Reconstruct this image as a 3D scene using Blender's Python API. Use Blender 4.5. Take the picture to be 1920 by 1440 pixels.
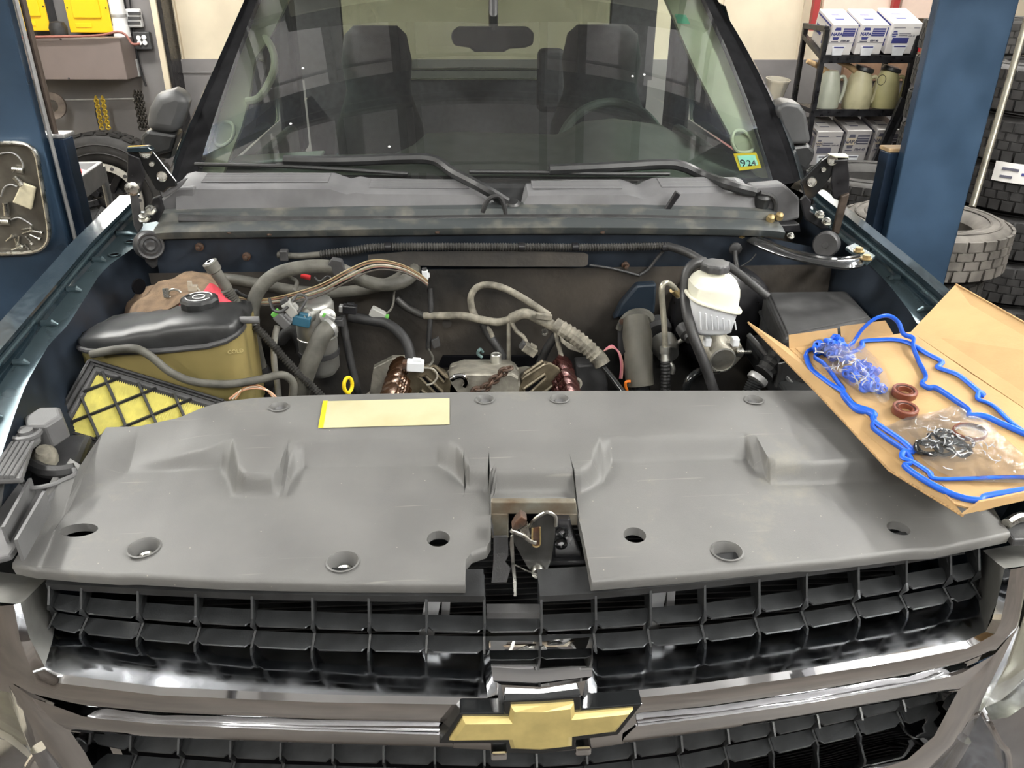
import bpy, bmesh, math, random
from mathutils import Vector, Matrix
random.seed(7)
R = math.radians
for o in list(bpy.data.objects): bpy.data.objects.remove(o)
scene = bpy.context.scene
COL = scene.collection

# ------------------------------------------------------------------ camera
F = 1500.0                                   # focal length in pixels of the 1920 px frame
CAM = Vector((-0.099, -0.93, 1.88))
PIT, YAW, ROLL = R(27.0), R(3.5), R(0.4)
fw = Vector((math.sin(YAW)*math.cos(PIT), math.cos(YAW)*math.cos(PIT), -math.sin(PIT)))
_r0 = Vector((math.cos(YAW), -math.sin(YAW), 0)); _u0 = _r0.cross(fw)
rt = _r0*math.cos(ROLL)+_u0*math.sin(ROLL)
up = _u0*math.cos(ROLL)-_r0*math.sin(ROLL)
cd = bpy.data.cameras.new('camera'); cam = bpy.data.objects.new('camera', cd); COL.objects.link(cam)
cd.sensor_fit = 'HORIZONTAL'; cd.sensor_width = 36.0; cd.lens = F*36.0/1920.0
cd.clip_start = 0.02; cd.clip_end = 60
M = Matrix((rt, up, -fw)).transposed().to_4x4(); M.translation = CAM
cam.matrix_world = M
scene.camera = cam

# ------------------------------------------------------------------ world, exposure
w = bpy.data.worlds.new('world'); scene.world = w; w.use_nodes = True
w.node_tree.nodes['Background'].inputs[0].default_value = (0.75, 0.85, 1.0, 1)
w.node_tree.nodes['Background'].inputs[1].default_value = 0.3
scene.view_settings.view_transform = 'Standard'; scene.view_settings.look = 'None'
scene.view_settings.gamma = 1; scene.view_settings.use_curve_mapping = False
scene.view_settings.exposure = 0.06

# ------------------------------------------------------------------ pixel -> place
def ray(x, y): return fw + rt*((x-960)/F) + up*((720-y)/F)
def atY(x, y, Y):
    d = ray(x, y); return CAM + d*((Y-CAM.y)/d.y)
def atX(x, y, X):
    d = ray(x, y); return CAM + d*((X-CAM.x)/d.x)
def atP(x, y, z0, sy=0.0, sx=0.0):            # on the plane z = z0 + sy*Y + sx*X
    d = ray(x, y); t = (z0 + sy*CAM.y + sx*CAM.x - CAM.z)/(d.z - sy*d.y - sx*d.x)
    return CAM + d*t
def atS(x, y, Y0, k):                         # on the swept front Y = Y0 + k*X^2
    Y = Y0
    for _ in range(12):
        p = atY(x, y, Y); Y = Y0 + k*p.x*p.x
    return atY(x, y, Y)
def V(*a): return Vector(a)

# ------------------------------------------------------------------ mesh helpers
def sm(pts, n=6, closed=False):               # Catmull-Rom through the points
    P = [Vector(p) for p in pts]
    if len(P) < 3: return P
    out = []; N = len(P)
    rng = range(N if closed else N-1)
    for i in rng:
        if closed: a, b, c, d = P[(i-1) % N], P[i], P[(i+1) % N], P[(i+2) % N]
        else: a, b, c, d = P[max(i-1, 0)], P[i], P[i+1], P[min(i+2, N-1)]
        for k in range(n):
            t = k/n
            out.append(0.5*((2*b)+(c-a)*t+(2*a-5*b+4*c-d)*t*t+(3*b-a-3*c+d)*t**3))
    if not closed: out.append(P[-1])
    return out
def lerp_at(pl, x, k=0, j=1):                 # piecewise linear: value j at coordinate k
    if x <= pl[0][k]: return pl[0][j]
    for a, b in zip(pl, pl[1:]):
        if x <= b[k]:
            return a[j]+(b[j]-a[j])*(x-a[k])/max(b[k]-a[k], 1e-9)
    return pl[-1][j]
def resample(pl, n):
    P = [Vector(p) for p in pl]; L = [0]
    for a, b in zip(P, P[1:]): L.append(L[-1]+(b-a).length)
    out = []
    for i in range(n):
        s = L[-1]*i/(n-1); k = 0
        while k < len(P)-2 and L[k+1] < s: k += 1
        t = (s-L[k])/max(L[k+1]-L[k], 1e-9); out.append(P[k].lerp(P[k+1], min(max(t, 0), 1)))
    return out

class MB:
    def __init__(s): s.v = []; s.f = []; s.mi = []; s.cur = 0
    def add(s, vs, fs):
        b = len(s.v); s.v += [Vector(p) for p in vs]
        for f in fs: s.f.append([i+b for i in f]); s.mi.append(s.cur)
        return s
    def hexa(s, p):                            # 4 bottom + 4 top points
        return s.add(p, [(3,2,1,0),(4,5,6,7),(0,1,5,4),(1,2,6,5),(2,3,7,6),(3,0,4,7)])
    def box(s, c, d, rot=None):
        c = Vector(c); q = []
        for z in (-.5, .5):
            for x, y in ((-.5,-.5),(.5,-.5),(.5,.5),(-.5,.5)):
                p = Vector((x*d[0], y*d[1], z*d[2]))
                if rot: p = rot @ p
                q.append(c+p)
        return s.hexa(q)
    def prism(s, poly, off):                   # polygon (list of points) extruded along off
        n = len(poly); P = [Vector(p) for p in poly]; off = Vector(off)
        fs = [list(range(n))[::-1], list(range(n, 2*n))]+[(i, (i+1) % n, n+(i+1) % n, n+i) for i in range(n)]
        return s.add(P+[p+off for p in P], fs)
    def loft(s, rows, closed=False, caps=False):
        n = len(rows[0]); vs = [p for r in rows for p in r]; fs = []
        for i in range(len(rows)-1):
            for j in range(n if closed else n-1):
                k = (j+1) % n
                fs.append((i*n+j, i*n+k, (i+1)*n+k, (i+1)*n+j))
        if caps:
            fs.append(list(range(n))[::-1]); m = (len(rows)-1)*n; fs.append([m+j for j in range(n)])
        return s.add(vs, fs)
    def slab(s, rows, off):                    # lofted sheet with thickness
        off = Vector(off); n = len(rows[0]); m = len(rows)
        vs = [Vector(p) for r in rows for p in r]; N = len(vs)
        vs = vs+[p+off for p in vs]; fs = []
        for i in range(m-1):
            for j in range(n-1):
                a, b, c, d = i*n+j, i*n+j+1, (i+1)*n+j+1, (i+1)*n+j
                fs += [(a, b, c, d), (N+d, N+c, N+b, N+a)]
        for j in range(n-1):
            fs += [(j+1, j, N+j, N+j+1), ((m-1)*n+j, (m-1)*n+j+1, N+(m-1)*n+j+1, N+(m-1)*n+j)]
        for i in range(m-1):
            fs += [(i*n, (i+1)*n, N+(i+1)*n, N+i*n), ((i+1)*n+n-1, i*n+n-1, N+i*n+n-1, N+(i+1)*n+n-1)]
        return s.add(vs, fs)
    def tube(s, path, r, n=10, closed=False, flat=None):
        P = [Vector(p) for p in path]; N = len(P)
        rr = r if isinstance(r, (list, tuple)) else [r]*N
        rows = []; nrm = None
        for i, p in enumerate(P):
            if closed: t = P[(i+1) % N]-P[i-1]
            else: t = P[min(i+1, N-1)]-P[max(i-1, 0)]
            if t.length < 1e-9: t = Vector((0, 0, 1))
            t.normalize()
            if nrm is None:
                nrm = t.cross(Vector((0, 0, 1)))
                if nrm.length < 1e-3: nrm = t.cross(Vector((0, 1, 0)))
            nrm = nrm-t*nrm.dot(t); nrm.normalize(); b = t.cross(nrm)
            fx, fy = flat if flat else (1, 1)
            rows.append([p+nrm*(rr[i]*fx*math.cos(2*math.pi*k/n))+b*(rr[i]*fy*math.sin(2*math.pi*k/n)) for k in range(n)])
        if closed: rows.append(rows[0]); return s.loft(rows, True)
        return s.loft(rows, True, True)
    def lathe(s, prof, o, ax=(0, 0, 1), n=20, lobes=0, amp=0.0, caps=True):
        o = Vector(o); a = Vector(ax).normalized()
        u = a.cross(Vector((0, 0, 1)))
        if u.length < 1e-3: u = Vector((1, 0, 0))
        u.normalize(); w_ = a.cross(u); rows = []
        for r, h in prof:
            row = []
            for k in range(n):
                t = 2*math.pi*k/n; q = r*(1+amp*math.cos(lobes*t)) if lobes else r
                row.append(o+a*h+u*(q*math.cos(t))+w_*(q*math.sin(t)))
            rows.append(row)
        return s.loft(rows, True, caps)
    def bar(s, a, b, wd, th, upv=(0, 0, 1)):
        a = Vector(a); b = Vector(b); t = (b-a).normalized(); u = Vector(upv); u = u-t*u.dot(t); u.normalize(); q = t.cross(u)
        e = [q*(-wd/2)-u*(th/2), q*(wd/2)-u*(th/2), q*(wd/2)+u*(th/2), q*(-wd/2)+u*(th/2)]
        return s.loft([[a+k for k in e], [b+k for k in e]], True, True)
    def build(s, name, mat, parent=None, smooth=35, bevel=0, seg=2, fix=True, label=None):
        me = bpy.data.meshes.new(name)
        o = bpy.data.objects.new(name, me); COL.objects.link(o)
        lo = Vector([min(p[i] for p in s.v) for i in range(3)]); hi = Vector([max(p[i] for p in s.v) for i in range(3)])
        org = Vector(((lo.x+hi.x)/2, (lo.y+hi.y)/2, lo.z))
        me.from_pydata([p-org for p in s.v], [], s.f)
        for m in (mat if isinstance(mat, (list, tuple)) else [mat]): me.materials.append(m)
        if isinstance(mat, (list, tuple)): me.polygons.foreach_set('material_index', s.mi)
        if fix:
            bm = bmesh.new(); bm.from_mesh(me); bmesh.ops.recalc_face_normals(bm, faces=bm.faces); bm.to_mesh(me); bm.free()
        if smooth:
            me.polygons.foreach_set('use_smooth', [True]*len(me.polygons))
            me.set_sharp_from_angle(angle=R(smooth))
        if bevel:
            bv = o.modifiers.new('bevel', 'BEVEL'); bv.width = bevel; bv.segments = seg; bv.limit_method = 'ANGLE'; bv.angle_limit = R(40)
        ORG[o.name] = org
        if parent is not None:
            o.parent = parent; o.location = org-ORG[parent.name]
        else: o.location = org
        if label: o['label'] = label
        me.update()
        return o
ORG = {}
def thing(name, label, cat, loc, group=None):
    o = bpy.data.objects.new(name, None); COL.objects.link(o); o.location = loc; ORG[o.name] = Vector(loc)
    o.empty_display_size = 0.05; o['label'] = label; o['category'] = cat
    if group: o['group'] = group
    return o
def tag(o, label, cat, group=None, kind=None):
    o['label'] = label; o['category'] = cat
    if group: o['group'] = group
    if kind: o['kind'] = kind
    return o
def struct(o): o['kind'] = 'structure'; return o
def copy_tree(o, parent=None, delta=(0, 0, 0)):
    c = o.copy(); COL.objects.link(c); c.parent = parent
    ORG[c.name] = ORG[o.name]+Vector(delta)
    if parent is None: c.location = o.location+Vector(delta)
    for ch in o.children: copy_tree(ch, c, delta)
    return c
def text(s, size, origin, ux, uy, mat, name, parent, depth=0.0006, align='LEFT', bold=0.0):
    cu = bpy.data.curves.new(name, 'FONT'); cu.body = s; cu.size = size; cu.extrude = depth; cu.align_x = align; cu.offset = bold; cu.resolution_u = 3
    tmp = bpy.data.objects.new('tmp', cu); COL.objects.link(tmp)
    dg = bpy.context.evaluated_depsgraph_get(); me = bpy.data.meshes.new_from_object(tmp.evaluated_get(dg))
    bpy.data.objects.remove(tmp)
    ux = Vector(ux).normalized(); uy = Vector(uy).normalized(); uz = ux.cross(uy)
    m = MB(); m.add([Vector(origin)+ux*v.co.x+uy*v.co.y+uz*v.co.z for v in me.vertices], [list(p.vertices) for p in me.polygons])
    bpy.data.meshes.remove(me)
    return m.build(name, mat, parent, smooth=0, fix=False)

# ------------------------------------------------------------------ materials
def mat(name, col, rough=0.5, metal=0.0, spec=0.5, noise=0.0, nscale=20.0, bump=0.0, bscale=60.0, coat=0.0, col2=None, detail=4.0, rvar=0.0, emit=None, estr=0.0, trans=0.0, lo=0.35, hi=0.65, sss=0.0):
    m = bpy.data.materials.new(name); m.use_nodes = True; nt = m.node_tree; b = nt.nodes['Principled BSDF']
    b.inputs['Base Color'].default_value = (*col, 1); b.inputs['Roughness'].default_value = rough
    b.inputs['Metallic'].default_value = metal; b.inputs['Specular IOR Level'].default_value = spec
    b.inputs['Coat Weight'].default_value = coat; b.inputs['Coat Roughness'].default_value = 0.08
    if trans: b.inputs['Transmission Weight'].default_value = trans
    if emit: b.inputs['Emission Color'].default_value = (*emit, 1); b.inputs['Emission Strength'].default_value = estr
    tc = nt.nodes.new('ShaderNodeTexCoord')
    if noise or rvar or col2:
        n = nt.nodes.new('ShaderNodeTexNoise'); n.inputs['Scale'].default_value = nscale; n.inputs['Detail'].default_value = detail
        nt.links.new(tc.outputs['Object'], n.inputs['Vector'])
        r = nt.nodes.new('ShaderNodeValToRGB'); e = r.color_ramp.elements
        e[0].position = lo; e[1].position = hi
        c2 = col2 if col2 else tuple(min(1, c*(1+noise)) for c in col)
        c1 = col if col2 else tuple(c*(1-noise) for c in col)
        e[0].color = (*c1, 1); e[1].color = (*c2, 1)
        nt.links.new(n.outputs['Fac'], r.inputs['Fac']); nt.links.new(r.outputs['Color'], b.inputs['Base Color'])
        if rvar:
            mr = nt.nodes.new('ShaderNodeMapRange'); mr.inputs['From Min'].default_value = 0.3; mr.inputs['From Max'].default_value = 0.7
            mr.inputs['To Min'].default_value = max(0.02, rough-rvar); mr.inputs['To Max'].default_value = min(1, rough+rvar)
            nt.links.new(n.outputs['Fac'], mr.inputs['Value']); nt.links.new(mr.outputs['Result'], b.inputs['Roughness'])
    if bump:
        n2 = nt.nodes.new('ShaderNodeTexNoise'); n2.inputs['Scale'].default_value = bscale; n2.inputs['Detail'].default_value = 3
        nt.links.new(tc.outputs['Object'], n2.inputs['Vector'])
        bp = nt.nodes.new('ShaderNodeBump'); bp.inputs['Strength'].default_value = bump; bp.inputs['Distance'].default_value = 0.004
        nt.links.new(n2.outputs['Fac'], bp.inputs['Height']); nt.links.new(bp.outputs['Normal'], b.inputs['Normal'])
    return m
def film(name, tint, opac_col=None, opac=0.0, refl=1.0, rough=0.02, ior=1.45, bump=0.0, bscale=30):   # thin sheet: tinted see-through + Fresnel gloss (+ haze)
    m = bpy.data.materials.new(name); m.use_nodes = True; nt = m.node_tree; nt.nodes.clear()
    out = nt.nodes.new('ShaderNodeOutputMaterial'); t = nt.nodes.new('ShaderNodeBsdfTransparent'); t.inputs[0].default_value = (*tint, 1)
    g = nt.nodes.new('ShaderNodeBsdfGlossy'); g.inputs['Roughness'].default_value = rough; g.inputs['Color'].default_value = (refl, refl, refl, 1)
    fr = nt.nodes.new('ShaderNodeFresnel'); fr.inputs['IOR'].default_value = ior
    mx = nt.nodes.new('ShaderNodeMixShader'); base = t
    if opac:
        d = nt.nodes.new('ShaderNodeBsdfDiffuse'); d.inputs[0].default_value = (*opac_col, 1)
        m0 = nt.nodes.new('ShaderNodeMixShader'); m0.inputs[0].default_value = opac
        nt.links.new(t.outputs[0], m0.inputs[1]); nt.links.new(d.outputs[0], m0.inputs[2]); base = m0
    if bump:
        tc = nt.nodes.new('ShaderNodeTexCoord'); n2 = nt.nodes.new('ShaderNodeTexNoise'); n2.inputs['Scale'].default_value = bscale; n2.inputs['Detail'].default_value = 4
        nt.links.new(tc.outputs['Object'], n2.inputs['Vector'])
        bp = nt.nodes.new('ShaderNodeBump'); bp.inputs['Strength'].default_value = bump; bp.inputs['Distance'].default_value = 0.01
        nt.links.new(n2.outputs['Fac'], bp.inputs['Height']); nt.links.new(bp.outputs['Normal'], g.inputs['Normal']); nt.links.new(bp.outputs['Normal'], fr.inputs['Normal'])
    nt.links.new(fr.outputs[0], mx.inputs[0]); nt.links.new(base.outputs[0], mx.inputs[1]); nt.links.new(g.outputs[0], mx.inputs[2])
    nt.links.new(mx.outputs[0], out.inputs[0]); return m

def cover_mat():                                # faded plastic with dust flecks, rubbed patches and fine scratches
    m = mat('faded_plastic', (.132, .131, .127), .5, noise=.12, nscale=7, bump=.12, bscale=900, rvar=.07, detail=7)
    nt = m.node_tree; b = nt.nodes['Principled BSDF']; src = b.inputs['Base Color'].links[0].from_socket
    tc = nt.nodes.new('ShaderNodeTexCoord')
    def layer(src, fac, col):
        mx = nt.nodes.new('ShaderNodeMix'); mx.data_type = 'RGBA'; nt.links.new(fac, mx.inputs['Factor']); nt.links.new(src, mx.inputs['A']); mx.inputs['B'].default_value = (*col, 1); return mx.outputs['Result']
    def ramp(sock, a, c, top):
        r = nt.nodes.new('ShaderNodeMapRange'); r.inputs['From Min'].default_value = a; r.inputs['From Max'].default_value = c; r.inputs['To Max'].default_value = top; nt.links.new(sock, r.inputs['Value']); return r.outputs['Result']
    vo = nt.nodes.new('ShaderNodeTexVoronoi'); vo.inputs['Scale'].default_value = 42; nt.links.new(tc.outputs['Object'], vo.inputs['Vector'])
    src = layer(src, ramp(vo.outputs['Distance'], .055, .03, .8), (.34, .32, .27))
    mp = nt.nodes.new('ShaderNodeMapping'); mp.inputs['Scale'].default_value = (5, 130, 5); mp.inputs['Rotation'].default_value = (0, 0, .25); nt.links.new(tc.outputs['Object'], mp.inputs['Vector'])
    n1 = nt.nodes.new('ShaderNodeTexNoise'); n1.inputs['Scale'].default_value = 1.0; n1.inputs['Detail'].default_value = 2; nt.links.new(mp.outputs['Vector'], n1.inputs['Vector'])
    src = layer(src, ramp(n1.outputs['Fac'], .70, .76, .45), (.27, .26, .235))
    n2 = nt.nodes.new('ShaderNodeTexNoise'); n2.inputs['Scale'].default_value = 3.4; n2.inputs['Detail'].default_value = 9; n2.inputs['Roughness'].default_value = .75; nt.links.new(tc.outputs['Object'], n2.inputs['Vector'])
    src = layer(src, ramp(n2.outputs['Fac'], .60, .72, .55), (.22, .208, .17))
    nt.links.new(src, b.inputs['Base Color']); return m
m_cover = cover_mat()
m_blackpl = mat('black_plastic', (.022, .023, .024), .38, noise=.25, nscale=30, bump=.05, bscale=400)
m_satin = mat('satin_black_plastic', (.05, .05, .052), .42, noise=.2, nscale=25, bump=.1, bscale=500)
m_greypl = mat('grey_plastic', (.12, .12, .122), .5, noise=.15, nscale=12, bump=.1, bscale=600)
m_cowl = mat('cowl_plastic', (.125, .125, .13), .5, noise=.18, nscale=10, bump=.1, bscale=600)
m_chrome = mat('chrome', (.86, .86, .87), .05, 1.0, noise=.05, nscale=6, bump=.015, bscale=12, rvar=.03)
m_hazychrome = mat('dusty_chrome', (.66, .69, .74), .15, 1.0, noise=.10, nscale=25, bump=.03, bscale=40, rvar=.1)
m_gold = mat('gold_emblem', (.62, .50, .20), .36, .35, noise=.12, nscale=25, coat=.5)
m_paint = mat('dark_teal_paint', (.020, .036, .047), .22, .35, coat=1.0, noise=.2, nscale=60, rvar=.05)
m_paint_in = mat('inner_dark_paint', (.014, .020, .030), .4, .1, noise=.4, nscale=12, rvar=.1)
m_rail = mat('flange_paint_with_sheen', (.10, .145, .165), .3, .6, coat=.6, noise=.10, nscale=10, rvar=.06)  # fender teal made lighter, pale reflections put into the colour
m_dirty = mat('dirty_firewall', (.007, .007, .007), .6, noise=0, col2=(.050, .042, .034), nscale=5, detail=8, bump=.3, bscale=60)
m_black = mat('black_steel', (.012, .012, .014), .35, noise=.3, nscale=30, rvar=.1)
m_gloss = mat('gloss_black', (.012, .013, .014), .16, coat=.6)
m_dark = mat('cavity_shade', (.004, .004, .005), .9, spec=.05)  # near-black colour standing in for shade in holes and gaps
m_grillepl = mat('grille_plastic', (.034, .036, .038), .33, noise=.25, nscale=30, bump=.05, bscale=400)
m_rubber = mat('rubber', (.020, .020, .021), .6, noise=.3, nscale=30, bump=.15, bscale=200)
m_hose = mat('dusty_hose', (.085, .082, .070), .6, noise=.35, nscale=25, detail=6, bump=.2, bscale=150)
m_hosedk = mat('dark_hose', (.030, .030, .031), .45, noise=.35, nscale=30, bump=.1, bscale=200)
m_loom = mat('split_loom', (.035, .034, .032), .5, noise=.4, nscale=40)
m_loomdust = mat('dusty_loom', (.20, .185, .15), .7, noise=.45, nscale=40, detail=6, bump=.3, bscale=120)
m_alu = mat('aluminium', (.50, .50, .47), .42, .9, noise=.18, nscale=14, rvar=.12, bump=.08, bscale=80)
m_cast = mat('cast_aluminium', (.36, .34, .29), .5, .6, noise=.35, nscale=22, detail=7, bump=.35, bscale=90)
m_oily = mat('oily_casting', (.085, .070, .045), .28, .4, col2=(.25, .21, .145), nscale=22, detail=8, bump=.3, bscale=70)
m_oilcoil = mat('oily_spring', (.055, .026, .012), .18, .5, noise=.5, nscale=60)
m_steel = mat('zinc_steel', (.55, .54, .50), .3, 1.0, noise=.2, nscale=40, rvar=.15)
m_brass = mat('yellow_zinc', (.36, .27, .13), .45, .6, noise=.3, nscale=60)
m_rust = mat('rusty_steel', (.12, .06, .035), .55, .4, col2=(.05, .045, .04), nscale=40, bump=.3, bscale=120)
m_whitetank = mat('milky_plastic', (.74, .73, .62), .42, noise=.06, nscale=18, spec=.4)
m_tankwhite = mat('white_plastic', (.75, .77, .80), .4, noise=.05, nscale=20)
m_amber = mat('aged_translucent_tank', (.27, .215, .085), .4, col2=(.17, .145, .055), nscale=7, detail=3)
m_rag = mat('brown_shop_cloth', (.20, .135, .085), .95, noise=.25, nscale=30, bump=.6, bscale=400)
m_red = mat('red_cloth', (.75, .07, .10), .8, noise=.15, nscale=30, bump=.3, bscale=300)
m_filter = mat('yellow_filter_paper', (.66, .60, .16), .9, noise=.10, nscale=50)
m_label = mat('pale_label', (.47, .44, .28), .65, col2=(.38, .33, .18), nscale=9, detail=8, lo=.45, hi=.85)
m_yellow = mat('yellow_plastic', (.85, .52, .01), .35)
m_ylw = mat('yellow_handle', (.85, .62, .02), .35)
m_card = mat('cardboard', (.43, .275, .125), .85, noise=.07, nscale=12, bump=.06, bscale=200)
m_cardedge = mat('cardboard_edge', (.42, .26, .12), .9, noise=.3, nscale=300)
m_blue = mat('blue_silicone', (.008, .10, .62), .38, noise=.15, nscale=40)
m_seal = mat('brown_rubber_seal', (.16, .045, .025), .4, noise=.15, nscale=60)
m_lift = mat('blue_lift_paint', (.028, .056, .098), .35, .1, noise=.30, nscale=4, detail=7, rvar=.12, coat=.2)
m_liftdk = mat('dark_blue_lift_paint', (.010, .022, .045), .4, noise=.4, nscale=8)
m_wallc = mat('cream_block_wall', (.66, .58, .44), .85, noise=.07, nscale=3, bump=.25, bscale=25)
m_wallg = mat('grey_wall_paint', (.19, .18, .18), .7, noise=.12, nscale=3, bump=.1, bscale=25)
m_wallbk = mat('dark_wall', (.060, .050, .044), .8, noise=.2, nscale=3)
m_floor = mat('concrete_floor', (.045, .037, .031), .55, noise=.25, nscale=3, bump=.1, bscale=20)
m_ceil = mat('white_ceiling', (.40, .40, .41), .9, noise=.06, nscale=2)
m_door = mat('door_panel_paint', (.70, .69, .73), .5, noise=.05, nscale=3)
m_track = mat('galvanised_track', (.10, .10, .11), .5, .4, noise=.3, nscale=20)
m_tube = mat('lamp_tube', (1, 1, 1), .5, emit=(1.0, .985, .93), estr=150.0)
m_lampw = mat('white_enamel', (.8, .8, .8), .4)
m_brown = mat('brown_cabinet_paint', (.185, .150, .140), .5, noise=.06, nscale=4)
m_tire = mat('tyre_rubber', (.022, .021, .021), .65, noise=.35, nscale=14, bump=.15, bscale=120)
m_tiredust = mat('dusty_tyre_rubber', (.12, .11, .098), .75, noise=.35, nscale=9, detail=7, bump=.15, bscale=120)
m_tiregrey = mat('used_tyre_rubber', (.045, .043, .041), .65, noise=.35, nscale=10, detail=6)
m_rimw = mat('machined_rim', (.62, .60, .55), .3, .8, noise=.1, nscale=30)
m_white = mat('white_card', (.82, .80, .78), .7, noise=.03, nscale=10)
m_printblue = mat('blue_print', (.055, .065, .26), .6)
m_printgrey = mat('grey_print', (.12, .12, .16), .6)
m_jug = mat('translucent_jug', (.50, .47, .30), .4, col2=(.28, .25, .15), nscale=9, detail=7, lo=.45, hi=.8)
m_mirror = mat('dark_grey_plastic', (.065, .066, .068), .45, noise=.15, nscale=12)
m_drum = mat('blue_drum', (.03, .09, .28), .4, noise=.1, nscale=10)
m_redpl = mat('red_plastic', (.55, .03, .035), .4, noise=.1, nscale=20)
m_galv = mat('galvanised_steel', (.42, .42, .42), .45, .6, noise=.2, nscale=12)
m_cart = mat('grey_cart_plastic', (.34, .34, .35), .5, noise=.1, nscale=15)
m_wood = mat('pale_wood', (.50, .34, .18), .7, noise=.2, nscale=20)
m_trim = mat('pale_interior_trim', (.84, .85, .68), .7, noise=.05, nscale=10)
m_dash = mat('dash_vinyl', (.16, .18, .17), .6, noise=.12, nscale=15, bump=.15, bscale=500)
m_seat = mat('dark_seat_cloth', (.045, .044, .048), .9, noise=.2, nscale=50, bump=.3, bscale=500)
m_seatb = mat('blue_grey_seat_bolster', (.10, .16, .20), .85, noise=.1, nscale=40)
m_glass = film('windscreen_glass', (.84, .93, .86), (.5, .5, .5), .03, refl=1.0, rough=.0, ior=1.9)
m_sideglass = film('side_glass', (.72, .82, .78), rough=.0, ior=1.5)
m_rearglass = film('rear_privacy_glass', (.56, .58, .55), rough=.0, ior=1.5)
m_bag = film('clear_poly_bag', (.96, .97, .98), (.85, .87, .9), .06, rough=.08, ior=1.35, bump=.6, bscale=45)
m_bagfold = film('bag_fold', (.9, .9, .92), (.9, .92, .95), .30, rough=.2, ior=1.35)
m_lens = film('headlamp_lens', (.92, .92, .86), (.8, .78, .65), .18, rough=.05, ior=1.5)
m_trimblack = mat('matt_black_trim', (.010, .010, .011), .85, spec=.02, noise=.3, nscale=20)
m_dustmetal = mat('dusty_plated_metal', (.34, .34, .32), .42, .55, noise=.25, nscale=14, detail=6, rvar=.12)
m_frit = mat('black_frit', (.010, .011, .012), .18, coat=.5)
m_clearpl = film('clear_plastic', (.88, .86, .80), (.8, .76, .66), .35, rough=.15, ior=1.45)
# ------------------------------------------------------------------ the workshop shell
YB = 6.3
def wallbox(name, lo, hi, m):
    b = MB(); lo = Vector(lo); hi = Vector(hi); b.box((lo+hi)/2, hi-lo); return struct(b.build(name, m, smooth=0))
wallbox('floor', (-4.6, -4.6, -.1), (5.0, YB+.2, 0), m_floor)
wallbox('ceiling', (-4.6, -4.6, 3.9), (5.0, YB+.2, 4.0), m_ceil)
wallbox('wall_left', (-4.7, -4.6, 0), (-4.6, YB+.2, 3.9), m_wallc)
wallbox('wall_right', (5.0, -4.6, 0), (5.1, YB+.2, 3.9), m_wallbk)  # painted dark so the gaps between the tyres stay dark
wallbox('wall_front', (-4.6, -4.7, 0), (5.0, -4.6, 3.9), m_wallbk)
zl = atY(900, 111, YB).z
wb = wallbox('wall_back', (-4.6, YB, zl), (5.0, YB+.15, 3.9), m_wallc)
lg = wallbox('wall_back_lower', (-4.6, YB-.03, 0), (5.0, YB+.15, zl), m_wallg)
# cream pilaster and grey pier on the left part of the back wall
pa = atY(312, 100, YB-.1); pb = atY(330, 100, YB-.1)
xl = atY(292, 60, YB-.25).x
b = MB(); b.box(((-4.6+xl)/2, YB-.12, 1.95), (xl+4.6, .24, 3.9)); struct(b.build('wall_back_pier', m_wallg, smooth=0))
b = MB(); b.box((xl+.03, YB-.14, 1.95), (.045, .30, 3.9)); struct(b.build('trim_1', m_wallc, smooth=0, bevel=.006))
b = MB(); b.box((xl+.07, YB-.14, 1.95), (.03, .26, 3.9)); struct(b.build('trim_2', m_black, smooth=0, bevel=.006))
# cream strip + recess panel beside it
a = atY(335, 60, YB-.02).x
b = MB(); b.box(((xl+.11+a)/2, YB-.02, (zl+3.9)/2), (a-xl-.11, .05, 3.9-zl)); struct(b.build('trim_3', m_wallc, smooth=0, bevel=.008))
p0 = atY(340, 137, YB-.03); p1 = atY(440, 137, YB-.03)
b = MB(); 
for (x0, z0, x1, z1) in ((p0.x, 0, p0.x+.012, p0.z), (p0.x, p0.z, p1.x+.3, p0.z+.012)):
    b.box(((x0+x1)/2, YB-.035, (z0+z1)/2), (x1-x0, .012, z1-z0))
struct(b.build('trim_4', m_wallg, smooth=0))
# seam lines of the block wall on the right
for k, px in enumerate((1352, 1500)):
    q = atY(px, 60, YB).x
    b = MB(); b.box((q, YB-.004, (zl+3.9)/2), (.012, .012, 3.9-zl)); struct(b.build('trim_%d' % (5+k), m_wallc, smooth=0))

# open sectional door parked under the ceiling, with its tracks
dr = thing('overhead_door', 'pale sectional garage door rolled open under the ceiling', 'door', (0, 3.0, 3.70))
for k in range(5):
    b = MB(); y0 = 1.15+k*.58
    b.box((0, y0+.285, 3.76), (3.3, .565, .045)); b.build('door_section', m_door, dr, smooth=0, bevel=.006)
for x in (-1.1, -.62, -.50, .42, .70, 1.15):
    b = MB(); b.box((x, 2.6, 3.715), (.055, 2.88, .05)); b.build('stile', m_track, dr, smooth=0)
for y in (1.45, 2.05, 2.62, 3.2):
    b = MB(); b.box((0, y, 3.705), (3.3, .025, .05)); b.build('strut', m_track, dr, smooth=0)
for s in (-1, 1):
    b = MB(); b.box((s*1.72, 1.6, 3.69), (.06, 5.2, .08)); o = b.build('door_track', m_track, dr, smooth=0)
b = MB(); b.box((0, 2.1, 3.59), (7.4, .05, .10)); b.box((0, 2.1, 3.645), (7.4, .12, .012)); b.box((0, 2.1, 3.535), (7.4, .12, .012))
tag(b.build('ceiling_beam', m_liftdk, smooth=0), 'dark blue steel crossbeam joining the tops of the lift posts', 'beam')

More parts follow.
